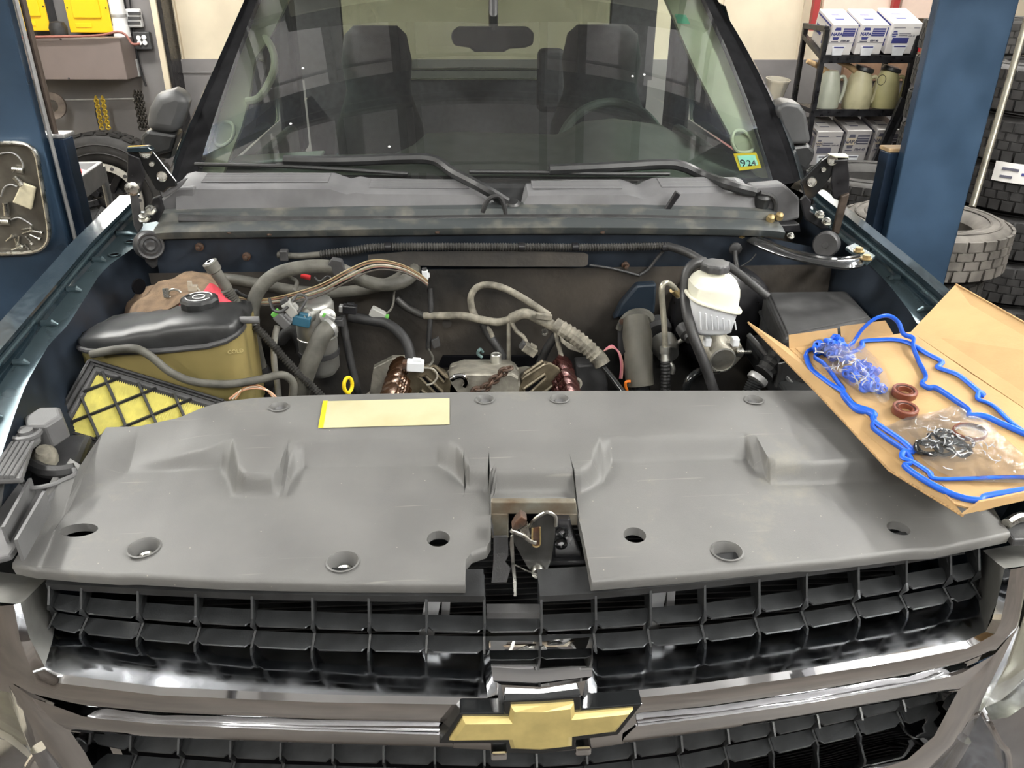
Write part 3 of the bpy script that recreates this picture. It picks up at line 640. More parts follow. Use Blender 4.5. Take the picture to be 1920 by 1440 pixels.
# ---- headlamps and bumper ends
m = MB(); m.prism([gp(x, y, .03) for x, y in ((-90, 1180), (-20, 1262), (16, 1290), (50, 1345), (82, 1412), (70, 1425), (20, 1392), (-90, 1350))], (0, .06, 0))
hl = m.build('headlamp', mat('lamp_reflector', (.55, .53, .45), .25, .6, noise=.3, nscale=18), TRUCK, smooth=0, bevel=.004, label='headlamp with hazy clear lens')
m = MB(); patch(m, [[(-90, 1170, .0), (-20, 1255, .0), (14, 1285, .0), (50, 1345, .0), (80, 1408, .005)], [(-90, 1260, -.01), (-40, 1310, -.01), (0, 1335, -.005), (40, 1372, .0), (78, 1414, .005)], [(-90, 1350, .01), (-40, 1362, .01), (0, 1382, .01), (36, 1402, .01), (72, 1424, .01)]]); m.build('lens', m_lens, hl)
m = MB(); patch(m, [[(-90, 1345, .005), (-30, 1352, .003), (20, 1378, .003), (72, 1420, .003)], [(-90, 1358, -.012), (-30, 1366, -.012), (18, 1392, -.01), (66, 1432, -.008)]]); m.build('lower_trim', m_clearpl, hl)
m = MB(); m.prism([gp(x, y, .03) for x, y in ((2000, 1080), (1935, 1125), (1912, 1185), (1890, 1245), (1842, 1318), (1838, 1330), (1880, 1318), (1930, 1260), (2000, 1180))], (0, .06, 0))
hr = m.build('headlamp', mat('lamp_reflector_b', (.55, .54, .47), .25, .6, noise=.3, nscale=18), TRUCK, smooth=0, bevel=.004, label='headlamp with hazy clear lens')
m = MB(); patch(m, [[(1998, 1080, .0), (1930, 1125, .0), (1910, 1185, .0), (1888, 1245, .0), (1838, 1320, .003)], [(2000, 1140, -.01), (1955, 1180, -.01), (1928, 1225, -.005), (1898, 1270, .0), (1842, 1328, .004)], [(2000, 1195, .01), (1975, 1220, .01), (1940, 1255, .01), (1905, 1290, .01), (1850, 1334, .01)]]); m.build('lens', m_lens, hr)
m = MB()
patch(m, [[(1838, 1330, .005), (1880, 1312, .01), (1930, 1262, .02), (1990, 1200, .03)], [(1850, 1352, -.03), (1890, 1345, -.03), (1940, 1310, -.02), (2000, 1260, -.01)], [(1872, 1392, -.04), (1900, 1392, -.045), (1945, 1375, -.04), (2000, 1345, -.03)], [(1885, 1450, -.05), (1910, 1452, -.05), (1950, 1440, -.05), (2000, 1420, -.045)], [(1890, 1520, -.05), (1910, 1525, -.05), (1950, 1515, -.05), (2000, 1500, -.045)]])
patch(m, [[(1838, 1330, .005), (1855, 1368, -.03), (1876, 1405, -.04), (1886, 1450, -.05), (1890, 1520, -.05)], [(1800, 1385, .02), (1820, 1420, .02), (1840, 1450, .02), (1850, 1480, .02), (1860, 1530, .02)]])
patch(m, [[(1800, 1385, .02), (1820, 1420, .02), (1840, 1450, .02), (1850, 1480, .02)], [(1745, 1440, .0), (1770, 1465, -.01), (1790, 1490, -.02), (1800, 1520, -.03)], [(1640, 1470, -.01), (1660, 1500, -.02), (1680, 1530, -.03), (1690, 1560, -.04)]])
bump = m.build('bumper', m_hazychrome, TRUCK, smooth=40, label='chrome front bumper end cap')
s_ = MB(); s_.tube(sm([gp(1838, 1326, -.005), gp(1858, 1362, -.034), gp(1876, 1395, -.046), gp(1890, 1412, -.05), gp(1894, 1460, -.056)], 5), .006, 8); s_.build('bumper_edge', m_chrome, bump)
m = MB()
patch(m, [[(84, 1408, .005), (60, 1430, .0), (45, 1470, .0)], [(40, 1395, .005), (10, 1420, -.01), (0, 1470, -.02)], [(-60, 1372, .01), (-70, 1410, -.02), (-80, 1470, -.03)]])
bl = m.build('bumper', m_hazychrome, TRUCK, smooth=40, label='chrome front bumper end cap')
s_ = MB(); s_.tube(sm([gp(74, 1405, -.01), gp(60, 1422, -.02), gp(48, 1445, -.03), gp(40, 1480, -.035)], 5), .006, 8); s_.build('bumper_edge', m_chrome, bl)
s_ = MB(); s_.tube([gp(78, 1398, -.045), gp(100, 1440, -.05), gp(120, 1480, -.05)], .018, 12); s_.build('corner_post', m_hazychrome, bl)
s_ = MB(); s_.tube([gp(1806, 1384, -.05), gp(1782, 1425, -.05), gp(1755, 1470, -.05)], .014, 12); s_.build('corner_post', m_hazychrome, bump)
# ================================================================== fenders, cowl, cab
def fl_line(pts, z0): return [atP(x, y, z0, .15) for x, y in pts]
def atyl(pl, ys):                               # resample a polyline at given Y stations (extrapolating the ends)
    P = sorted([(p.y, p.x, p.z) for p in pl]); out = []
    for y in ys:
        if y <= P[0][0]: a, b_ = P[0], P[1]
        elif y >= P[-1][0]: a, b_ = P[-2], P[-1]
        else:
            for a, b_ in zip(P, P[1:]):
                if a[0] <= y <= b_[0]: break
        t = (y-a[0])/(b_[0]-a[0]); out.append(V(a[1]+(b_[1]-a[1])*t, y, a[2]+(b_[2]-a[2])*t))
    return out
YS = [.16+i*.035 for i in range(30)]
LB = fl_line([(0, 656), (87, 554), (172, 454), (240, 385)], 1.20)
LD = fl_line([(20, 708), (51, 666), (100, 594), (147, 533), (198, 475), (224, 446)], 1.155)
LE = fl_line([(6, 800), (26, 760), (60, 700), (93, 644), (128, 609), (186, 516), (207, 495), (240, 472)], 1.150)
RB = fl_line([(1535, 363), (1605, 419), (1720, 513), (1773, 560)], 1.20)
RD = fl_line([(1574, 435), (1634, 484), (1683, 530), (1737, 583)], 1.155)
RE_ = fl_line([(1584, 454), (1630, 495), (1669, 536), (1720, 603)], 1.150)
for sd, B_, D_, E_ in ((-1, LB, LD, LE), (1, RB, RD, RE_)):
    b1 = atyl(B_, YS); d1 = atyl(D_, YS); e1 = atyl(E_, YS)
    if sd > 0:
        for i, p in enumerate(e1):
            if p.y < .6: e1[i] = V(.845, p.y, p.z)
    for L_ in (b1, d1, e1):
        for i, p in enumerate(L_):
            if p.y < .42: L_[i] = V(p.x, p.y, p.z-(.42-p.y)*.18)
    a1 = [p+V(sd*(.050 if sd < 0 else .035), 0, -.004) for p in b1]
    a2 = [p+V(sd*.035, 0, -.035) for p in a1]; a3 = [p+V(sd*.02, 0, -.14) for p in a2]; a4 = [p+V(sd*.01, 0, -.45) for p in a3]
    m = MB(); m.loft([a4, a3, a2, a1, b1, [p+V(0, 0, -.006) for p in b1], [p+V(sd*.012, 0, -.008) for p in b1], [p+V(sd*.012, 0, -.04) for p in b1], [p+V(sd*.006, 0, -.002) for p in d1]])
    fe = m.build('fender', m_paint, TRUCK, smooth=35, label='dark teal front fender')
    m = MB(); m.slab([[p+V(sd*.012, 0, .0) for p in d1], d1, [(p+q)/2+V(0, 0, -.002) for p, q in zip(d1, e1)], e1, [p+V(-sd*.002, 0, -.022) for p in e1]], (0, 0, -.0025))
    m.build('fender_flange', m_rail, fe, smooth=35)
    m = MB(); m.tube([p+V(sd*.010, 0, -.026) for p in b1], .005, 8); m.build('gutter_bead', m_rail, fe)
    for k in (5, 9, 13, 17, 21, 25):             # pinch ribs across the flange
        p = d1[k]; q = e1[k]; m = MB(); m.tube([p+V(sd*.012, .0, .004), p.lerp(q, .25)+V(0, 0, .006), p.lerp(q, .5)+V(0, .004, .001)], [.006, .007, .003], 8); m.build('flange_rib', m_rail, fe)
    for k in ((22, 24) if sd < 0 else ()):
        p = d1[k].lerp(e1[k], .55); m = MB(); m.lathe([(.010, .0005), (.013, .002), (.0135, .0), (.010, -.001)], p+V(0, 0, .001), n=16, caps=False); m.build('flange_hole', m_rail, fe); m = MB(); m.lathe([(.010, 0), (.010, .001)], p, n=16); m.build('flange_hole_shade', m_dark, fe)
    # inner apron
    m = MB(); m.loft([e1, [p+V(-sd*.004, 0, -.03) for p in e1], [V(p.x-sd*.02, p.y, p.z-.10) for p in e1], [V(sd*.80, p.y, .86) for p in e1], [V(sd*.62, p.y, .70) for p in e1]])
    ap = m.build('inner_fender', m_paint_in, TRUCK, smooth=35)
    if sd < 0:
        c = atY(236, 537, .84); m = MB(); m.lathe([(.018, -.001), (.018, .004)], V(-.845, c.y, c.z), (1, -.5, 0), 18); m.build('apron_hole_shade', m_dark, ap)  # black disc, the shade inside the hole is its colour

# ---- firewall and cowl
YF = .96
m = MB()
top = [atY(x, y, YF) for x, y in ((286, 449), (500, 443), (960, 438), (1420, 442), (1560, 470))]
m.loft([top, [V(p.x, YF, 1.235) for p in top]])
fwt = m.build('firewall', m_paint_in, TRUCK, smooth=0)
m = MB(); n_ = 24; rows = []
for j in range(14):
    z = 1.24-j*.045; rows.append([V(-.86+1.68*i/n_, YF-.012-.03*smooth((j-5)/5)+.008*math.sin(i*1.7+j*.9)*math.sin(j*.6), z) for i in range(n_+1)])
m.loft(rows); m.build('firewall_insulator', m_dirty, fwt, smooth=60)
# heat shield strip under the loom
m = MB(); m.slab([[atY(x, y, YF-.03) for x, y in ((690, 478), (760, 472), (960, 470), (1095, 474), (1103, 478))], [atY(x, y, YF-.036) for x, y in ((690, 498), (760, 498), (960, 500), (1095, 500), (1102, 496))]], (0, .004, 0)); m.build('heat_shield', m_dirty, fwt, smooth=40)
for (x, y) in ((463, 480), (1172, 497), (760, 480), (375, 462)):
    c = atY(x, y, YF-.005); m = MB(); m.lathe([(.010, 0), (.010, .006), (.006, .007), (.005, .02), (.001, .021)], c, (0, -1, 0), 10); m.build('stud', m_rust, fwt)
# flange rail and rubber seal along the firewall top
RL = [atY(x, y, YF-.015) for x, y in ((288, 449), (330, 446), (500, 443), (700, 440), (960, 437), (1200, 437), (1420, 441), (1470, 446))]
m = MB(); RS = sm(RL, 4)
m.slab([[p+V(0, 0, 0) for p in RS], [p+V(0, -.004, .014) for p in RS], [p+V(0, .02, .022) for p in RS], [p+V(0, .05, .026) for p in RS], [p+V(0, .055, .045) for p in RS], [p+V(0, .10, .05) for p in RS]], (0, .002, -.003))
rail = m.build('cowl_flange', mat('dusty_flange', (.060, .068, .070), .35, .2, col2=(.20, .19, .16), nscale=16, detail=8, lo=.5, hi=.8), TRUCK, smooth=35)
SE = [atY(x, y, 1.0) for x, y in ((337, 411), (450, 413), (600, 414), (800, 412), (960, 410), (1150, 410), (1330, 414), (1438, 419))]
m = MB(); m.tube(sm(SE, 6), .0125, 10); m.build('cowl_seal', m_hosedk, TRUCK, label='dark rubber hood seal')
m = MB(); m.slab([[p+V(0, -.005, -.012) for p in sm(SE, 6)], [p+V(0, -.012, -.032) for p in sm(SE, 6)]], (0, .004, 0)); m.build('seal_carrier', m_satin, rail)
for x, y in ((430, 436), (505, 440), (1130, 436), (820, 436)):
    c = atY(x, y, .945); m = MB(); m.lathe([(.006, 0), (.005, .003), (.001, .004)], c, (0, -.5, 1), 10); m.build('rust_spot', m_rust, rail)
def cowlpart(face, top_, Yt, name, lab=None):
    fa = [atY(x, y, 1.035) for x, y in face]
    bt = [atY(x, y, 1.02) for x, y in [(p[0], 404) for p in face]]
    bk = [p+V(0, Yt, .012) for p in fa]
    m = MB(); m.slab([bt, [p.lerp(q, .92) for p, q in zip(bt, fa)], [q+V(0, .012, .002) for q in fa], bk], (0, .004, -.004))
    return m.build(name, m_cowl, TRUCK, smooth=38, label=lab), fa, bk
cw, fa, bk = cowlpart([(330, 352), (345, 348), (366, 350), (420, 351), (520, 350), (618, 350), (634, 356), (650, 361), (668, 357), (684, 360), (760, 361), (890, 362), (905, 368), (925, 384), (940, 398), (950, 402)], None, .10, 'cowl_panel', 'black plastic cowl panel with slotted air intakes')
cw2, fa2, bk2 = cowlpart([(966, 402), (975, 392), (990, 364), (1100, 362), (1175, 362), (1192, 366), (1206, 371), (1222, 366), (1240, 359), (1330, 358), (1400, 358), (1412, 362), (1425, 378), (1438, 400)], None, .10, 'cowl_panel', 'black plastic cowl panel with slotted air intakes')
for (par, x0, x1, F_, B_) in ((cw, 372, 612, fa, bk), (cw, 690, 880, fa, bk), (cw2, 1000, 1170, fa2, bk2), (cw2, 1245, 1395, fa2, bk2)):
    for k in range(8):                           # slotted intake ribs on the upper face
        t = .18+k*.095
        A = [atY(x, lerp_at([(330, 350), (618, 350), (690, 361), (890, 362), (1175, 362), (1240, 359), (1400, 358)], x), 1.035)+V(0, .012+.088*t, .0035+.010*t) for x in (x0, (x0+x1)/2, x1)]
        m = MB(); m.tube(A, .0022, 6); m.build('intake_rib', m_cowl, par)
m = MB(); q = [atY(x, y, 1.03) for x, y in ((262, 404), (300, 375), (330, 352), (366, 350), (368, 404), (300, 420))]; m.prism(q, (0, .05, 0)); m.build('cowl_corner', m_cowl, TRUCK, smooth=0, bevel=.006)
m = MB(); q = [atY(x, y, 1.03) for x, y in ((1438, 402), (1425, 372), (1410, 350), (1470, 345), (1500, 372), (1500, 410), (1445, 424))]; m.prism(q, (0, .05, 0)); m.build('cowl_corner', m_cowl, TRUCK, smooth=0, bevel=.006)
m = MB(); m.tube(sm([atY(x, y, 1.02) for x, y in ((1425, 362), (1446, 368), (1454, 382), (1452, 400))], 5), .007, 8); m.build('washer_hose', m_rubber, cw2)
m = MB(); m.prism([atY(x, y, 1.0) for x, y in ((1237, 408), (1250, 405), (1278, 364), (1268, 358), (1262, 368))], (0, .012, 0)); m.build('prop_tab', m_black, cw2, smooth=0, bevel=.003)
m = MB(); m.prism([atY(x, y, 1.0) for x, y in ((1385, 437), (1385, 425), (1500, 420), (1502, 436)) ], (0, .04, 0)); m.build('cowl_bracket', m_black, cw2, smooth=0, bevel=.003)
for x, y in ((1444, 412), (1460, 408)):
    m = MB(); m.lathe([(.011, 0), (.009, .012), (.004, .016), (.001, .017)], atY(x, y, .99), (0, -.6, 1), 10); m.build('nut', m_brass, cw2)
for x, y in ((1390, 442), (1428, 439), (1482, 443)):
    m = MB(); m.lathe([(.010, 0), (.010, .002), (.006, .002), (.006, .008), (.001, .009)], atY(x, y, .965), (0, -.6, 1), 8); m.build('bolt', m_steel if x > 1470 else m_brass, rail)

# ---- windscreen
def gl_t(X, t): return V(X, 1.12+.63*t+.20*X*X*(1-.3*t), 1.42+.40*t-.03*X*X)
def onglass(px, py, off=0.0):
    Y = 1.35
    for _ in range(40):
        p = atY(px, py, Y); t = (p.z-1.42+.03*p.x*p.x)/.40; Y = .5*Y+.5*(1.12+.63*t+.20*p.x*p.x*(1-.3*t)+off)
    return atY(px, py, Y)
LG = [(366, 338), (382, 285), (412, 190), (446, 95), (482, 0), (522, -110)]
RG = [(1452, 346), (1436, 290), (1405, 195), (1365, 95), (1322, 0), (1280, -100)]
rows = []
for i in range(13):
    f_ = i/12; l = V(lerp_at([(k/5, p[0]) for k, p in enumerate(LG)], f_), lerp_at([(k/5, p[1]) for k, p in enumerate(LG)], f_), 0); r = V(lerp_at([(k/5, p[0]) for k, p in enumerate(RG)], f_), lerp_at([(k/5, p[1]) for k, p in enumerate(RG)], f_), 0)
    rows.append([onglass(l.x+(r.x-l.x)*j/24, l.y+(r.y-l.y)*j/24) for j in range(25)])
m = MB(); m.loft(rows); ws = m.build('windshield', m_glass, TRUCK, smooth=80, label='greenish windshield reflecting the ceiling')
GL0 = [(rows[i][0], rows[i][-1]) for i in range(13)]
# black frit band and outer trim, painted pillars
for sd, G_, O_ in ((-1, LG, [(308, 352), (333, 278), (376, 182), (418, 92), (460, 0), (510, -110)]), (1, RG, [(1512, 346), (1490, 275), (1448, 180), (1400, 92), (1342, 0), (1290, -100)])):
    g_ = [onglass(x, y) for x, y in G_]; o_ = [onglass(x, y, .03) for x, y in O_]
    m = MB(); m.loft([sm(g_, 4), sm([p.lerp(q, .35)+V(0, -.004, .002) for p, q in zip(g_, o_)], 4), sm([p.lerp(q, .62)+V(0, 0, .006) for p, q in zip(g_, o_)], 4)]); m.build('pillar_seal', m_trimblack, TRUCK, smooth=60)
    m = MB(); s1 = sm([p.lerp(q, .60)+V(0, 0, .004) for p, q in zip(g_, o_)], 4); s2 = sm([p.lerp(q, .75)+V(0, -.006, .014) for p, q in zip(g_, o_)], 4); s3 = sm(o_, 4); s4 = [p+V(sd*.02, .06, -.03) for p in s3]
    m.loft([s1, s2]); ps = m.build('pillar_moulding', m_trimblack, TRUCK, smooth=60)
    m = MB(); m.loft([s2, [p+V(0, 0, .003) for p in s2], s3, s4, [p+V(0, .10, -.02) for p in s4]]); m.build('roof_pillar', m_paint, TRUCK, smooth=50)
    gi = [onglass(x, y, .003) for x, y in G_]; gj = [onglass(x+(8 if sd < 0 else -8), y, .003) for x, y in G_]
    m = MB(); m.loft([sm(gi, 4), sm(gj, 4)]); m.build('frit_band', m_frit, ws, smooth=60)
bo_ = [onglass(x, y, .003) for x, y in [(372+i*(1452-372)/20, 338+8*i/20) for i in range(21)]]; bo2 = [onglass(x, y, .003) for x, y in [(376+i*(1446-376)/20, 326+8*i/20) for i in range(21)]]
m = MB(); m.loft([bo_, bo2]); m.build('frit_band', m_frit, ws, smooth=60)
m = MB(); m.loft([[p+V(0, -.01, -.012) for p in bo_], [p+V(0, 0, .001) for p in bo_]]); m.loft([[p+V(0, -.01, -.012) for p in bo_], [p+V(0, -.06, -.04) for p in bo_]]); m.build('windshield_sill', m_blackpl, TRUCK, smooth=40)
# inspection sticker (reads 9 24) and green tag, inside the glass
def stick(pts, mt, name, th=.001):
    m = MB(); P = [onglass(x, y, .006) for x, y in pts]; m.prism(P, (0, th*.7, -th*.7)); return m.build(name, mt, ws, smooth=0), P
st, P = stick([(1375, 288), (1418, 286), (1428, 315), (1386, 320)], m_ylw, 'inspection_sticker')
u = (P[1]-P[0]).normalized(); v = (P[0]-P[3]).normalized(); n = u.cross(v).normalized()
if n.y > 0: n = -n
m = MB(); m.prism([P[3]+u*.008+v*.012+n*.0012, P[2]-u*.008+v*.010+n*.0012, P[1]-u*.008-v*.010+n*.0012, P[0]+u*.008-v*.010+n*.0012], n*.0006); m.build('sticker_field', mat('pale_mint_print', (.45, .80, .75), .6), ws, smooth=0)
text('9', .036, P[3]+u*.009+v*.012+n*.0025, u, v, m_black, 'sticker_digit', ws)
text('24', .030, P[3]+u*.030+v*.013+n*.0025, u, v, m_black, 'sticker_digit', ws)
stick([(1265, 26), (1286, 28), (1294, 45), (1270, 43)], mat('mint_tag', (.25, .75, .55), .5), 'glass_tag')
for x, y in ((568, 128), (1186, 143), (545, 232), (1208, 140), (730, 275)):
    m = MB(); c = onglass(x, y, -.001); m.lathe([(.004, 0), (.003, .0015), (.001, .002)], c, (0, -.55, .83), 7); m.build('glass_speck', m_lampw, ws)

# ---- cab interior
tr = MB(); L1 = [(368, 328), (384, 280), (406, 210), (434, 130), (464, 50), (486, -10)]; L2 = [(416, 330), (452, 240), (466, 188), (478, 110), (512, 60), (545, -10)]
tr.loft([[onglass(x, y, .03) for x, y in L1], [onglass((a+c)/2, (b_+d)/2, .055) for (a, b_), (c, d) in zip(L1, L2)], [onglass(x, y, .10) for x, y in L2], [onglass(x+4, y, .22) for x, y in L2]])
pt = tr.build('pillar_trim', m_trim, TRUCK, smooth=60, label='pale interior pillar trim with grab handle')
m = MB(); m.tube(sm([onglass(x, y, .09) for x, y in ((462, 190), (484, 184), (502, 160), (514, 128), (512, 98), (500, 74), (486, 72))], 6), [.011]*37, 10); m.build('grab_handle', m_trim, pt)
m = MB(); m.tube(sm([onglass(x, y, .045) for x, y in ((406, 252), (412, 232), (426, 228), (438, 236), (436, 258), (420, 272), (406, 270))], 4, True), .005, 8, True); m.build('speaker_ring', m_trim, pt)
tr = MB(); L1 = [(1452, 340), (1438, 290), (1404, 180), (1362, 85), (1322, 10), (1300, -40)]; L2 = [(1422, 336), (1386, 285), (1330, 180), (1302, 125), (1268, 45), (1240, -20)]
tr.loft([[onglass(x, y, .03) for x, y in L1], [onglass((a+c)/2, (b_+d)/2, .055) for (a, b_), (c, d) in zip(L1, L2)], [onglass(x, y, .10) for x, y in L2], [onglass(x-4, y, .2) for x, y in L2]])
pt2 = tr.build('pillar_trim', m_trim, TRUCK, smooth=60, label='pale interior pillar trim')
m = MB(); m.tube(sm([onglass(x, y, .045) for x, y in ((1372, 262), (1378, 246), (1394, 246), (1408, 262), (1412, 280), (1396, 286), (1380, 282))], 4, True), .005, 8, True); m.build('speaker_ring', m_trim, pt2)
# dashboard: lofted across X, crest height following the photo
crest = [(380, 322), (430, 302), (620, 290), (740, 288), (775, 272), (800, 250), (860, 247), (1040, 252), (1052, 250), (1090, 228), (1150, 222), (1240, 234), (1288, 262), (1300, 272), (1355, 278), (1366, 300), (1420, 330)]
cr = [atY(x, y, 1.66) for x, y in crest]
m = MB(); m.loft([[V(p.x, 1.16+.2*p.x*p.x, 1.385) for p in cr], [V(p.x, 1.36+.1*p.x*p.x, min(1.395, p.z-.01)) for p in cr], [V(p.x, 1.5+.05*p.x*p.x, (p.z+1.395)/2) for p in cr], [V(p.x, 1.60, p.z-.004) for p in cr], cr, [V(p.x, 1.70, p.z-.02) for p in cr], [V(p.x, 1.72, 1.0) for p in cr]])
dash = m.build('dashboard', m_dash, TRUCK, smooth=50, label='grey-green vinyl dashboard with instrument hood')
m = MB(); q = [atY(x, y, 1.5) for x, y in ((430, 304), (600, 294), (600, 300), (432, 310))]; m.prism(q, (0, .10, .0)); m.build('mint_strip', mat('pale_mint', (.55, .68, .62), .4), dash, smooth=0, bevel=.004)  # pale mint strip along the left of the dash top
c = atY(1148, 292, 1.86); tl = R(28)
ring = [c+V(.185*math.cos(a), .185*math.sin(a)*math.sin(tl), .185*math.sin(a)*math.cos(tl)) for a in [2*math.pi*k/48 for k in range(48)]]
m = MB(); m.tube(ring, .016, 10, True); sw = m.build('steering_wheel', m_dash, TRUCK)
m = MB(); m.lathe([(.075, -.02), (.07, .015), (.04, .03), (.001, .032)], c, (0, -math.cos(tl), math.sin(tl)), 20); m.build('wheel_hub', m_dash, sw)
for a in (0, math.pi, 1.5*math.pi):
    d = V(math.cos(a), math.sin(a)*math.sin(tl), math.sin(a)*math.cos(tl)); m = MB(); m.bar(c+d*.06, c+d*.18, .04, .015, (0, -1, .5)); m.build('spoke', m_dash, sw)
def seat(pxl, pxr, ytop, lab):
    a = atY(pxl, ytop, 2.35); b_ = atY(pxr, ytop, 2.35); cx = (a.x+b_.x)/2; hw = (b_.x-a.x)/2; zt = a.z
    m = MB(); rows = []
    for (z, w_, y, th) in ((zt, hw*.62, 2.40, .05), (zt-.03, hw*.86, 2.385, .075), (zt-.12, hw*.98, 2.38, .085), (zt-.22, hw*.9, 2.38, .085), (zt-.25, hw*.95, 2.36, .09), (zt-.36, hw*1.25, 2.33, .10), (zt-.6, hw*1.42, 2.27, .12), (zt-.85, hw*1.42, 2.2, .13)):
        rows.append([V(cx+w_*(abs(math.cos(t))**.55)*math.copysign(1, math.cos(t)), y+th*(abs(math.sin(t))**.7)*math.copysign(1, math.sin(t)), z) for t in [2*math.pi*k/24 for k in range(24)]])
    m.loft(rows, True, True); s_ = m.build('seat', m_seat, TRUCK, smooth=60, label=lab)
    for sd in (-1, 1):
        m = MB(); pl = [V(cx+sd*hw*1.1, 2.26, zt-.42), V(cx+sd*hw*1.2, 2.19, zt-.56), V(cx+sd*hw*1.22, 2.13, zt-.70), V(cx+sd*hw*1.2, 2.08, zt-.85)]
        m.tube(pl, [.008, .035, .045, .05], 10); m.build('bolster', m_seatb, s_)
    return s_
seat(632, 770, 50, 'dark cloth front seat'); seat(1056, 1210, 48, 'dark cloth front seat')
a = atY(1010, 92, 3.0); b_ = atY(1062, 92, 3.0); m = MB(); m.box(((a.x+b_.x)/2, 3.05, a.z-.14), (b_.x-a.x, .1, .28)); m.build('rear_headrest', m_seat, TRUCK, smooth=0, bevel=.03, seg=3)
a = atY(845, 60, 1.62); m = MB()                   # rear-view mirror, seen from the front
P = [atY(x, y, 1.66) for x, y in ((848, 58), (860, 50), (990, 50), (1002, 62), (1000, 84), (985, 90), (955, 92), (945, 98), (890, 98), (880, 90), (852, 86), (845, 72))]
m.prism(P, (0, .035, 0)); mi = m.build('rear_view_mirror', m_satin, TRUCK, smooth=0, bevel=.008, seg=3)
m = MB(); m.tube([atY(925, 60, 1.67), atY(925, 20, 1.70), atY(925, -10, 1.72)], .014, 10); m.build('mirror_stem', m_satin, mi)
# roof, rear wall with window, doors
m = MB(); m.loft([[V(-.66, 1.74, 1.865), V(0, 1.70, 1.885), V(.62, 1.74, 1.865)], [V(-.74, 2.2, 1.93), V(0, 2.2, 1.96), V(.70, 2.2, 1.93)], [V(-.76, 3.3, 1.93), V(0, 3.3, 1.96), V(.72, 3.3, 1.93)]]); m.build('roof', m_paint, TRUCK, smooth=60)
m = MB(); m.slab([[V(-.64, 1.78, 1.85), V(.60, 1.78, 1.85)], [V(-.70, 3.25, 1.90), V(.66, 3.25, 1.90)]], (0, 0, .01)); m.build('headliner', m_trim, TRUCK, smooth=0)
m = MB(); z0 = atY(900, 150, 3.3).z; z1 = 1.86
m.box((-.02, 3.32, (z0+.6)/2), (1.7, .06, z0-.6)); m.box((-.02, 3.32, z1+.03), (1.5, .06, .08)); m.box((-.78, 3.32, (z0+z1)/2), (.22, .06, z1-z0)); m.box((.74, 3.32, (z0+z1)/2), (.22, .06, z1-z0)); rw = m.build('cab_rear_wall', m_seat, TRUCK, smooth=0)
m = MB(); m.slab([[V(-.67, 3.31, z0), V(.63, 3.31, z0)], [V(-.67, 3.31, z1), V(.63, 3.31, z1)]], (0, .004, 0)); m.build('rear_window', m_rearglass, rw, smooth=0)
for z in (z0+.004, z0+.05): m = MB(); m.tube([V(-.67, 3.29, z), V(.63, 3.29, z)], .006, 8); m.build('window_trim', m_chrome, rw)
for sd in (-1, 1):
    m = MB(); m.loft([[V(sd*.80, 1.30, 1.36), V(sd*.845, 2.45, 1.35), V(sd*.845, 3.3, 1.35)], [V(sd*.88, 1.28, 1.33), V(sd*.94, 2.45, 1.31), V(sd*.94, 3.3, 1.31)], [V(sd*.93, 1.28, 1.1), V(sd*1.0, 2.45, 1.05), V(sd*1.0, 3.3, 1.05)], [V(sd*.93, 1.28, .5), V(sd*1.0, 2.45, .45), V(sd*1.0, 3.3, .45)]])
    d_ = m.build('door', m_paint, TRUCK, smooth=50)
    m = MB(); m.box((sd*.79, 2.0, 1.12), (.05, 1.2, .44)); m.build('door_trim', m_dash, d_, smooth=0, bevel=.02)
    m = MB(); m.box((sd*.79, 2.52, 1.58), (.09, .12, .7)); m.build('door_pillar', m_seat, d_, smooth=0, bevel=.02)
    m = MB(); m.slab([[V(sd*.82, 1.42, 1.36), V(sd*.835, 2.46, 1.36)], [V(sd*.745, 1.86, 1.80), V(sd*.77, 2.46, 1.86)]], (sd*.004, 0, 0)); m.build('side_window', m_sideglass, d_, smooth=0)

# ---- wipers
def wiper(blade, arm, piv):
    B_ = [onglass(x, y, -.018) for x, y in blade]
    m = MB(); m.tube(resample(B_, 12), .0055, 8); w_ = m.build('wiper', m_blackpl, TRUCK, label='black windshield wiper')
    m = MB(); m.tube(sm([onglass(x, y, -.032) if y < 340 else atY(x, y, 1.03) for x, y in arm], 6), [.0135]*(6*(len(arm)-1)+1), 8, flat=(.8, 1.0)); m.build('wiper_arm', m_blackpl, w_)
    m = MB(); c = atY(*piv, 1.03); m.lathe([(.020, -.02), (.020, .008), (.014, .014), (.001, .016)], c, (0, -.4, 1), 16); m.build('wiper_pivot', m_blackpl, w_)
wiper([(366, 308), (540, 312), (650, 318), (765, 326)], [(533, 301), (640, 302), (750, 298), (812, 300), (850, 324), (900, 350), (950, 380)], (960, 386))
wiper([(880, 322), (1020, 323), (1130, 326), (1255, 326)], [(1030, 318), (1130, 314), (1240, 308), (1280, 312), (1320, 330), (1370, 348), (1415, 360)], (1430, 372))
m = MB(); m.tube(sm([atY(x, y, 1.0) for x, y in ((905, 398), (915, 375), (935, 368), (945, 385), (948, 402))], 5), .006, 8); m.build('pivot_grommet', m_rubber, cw)

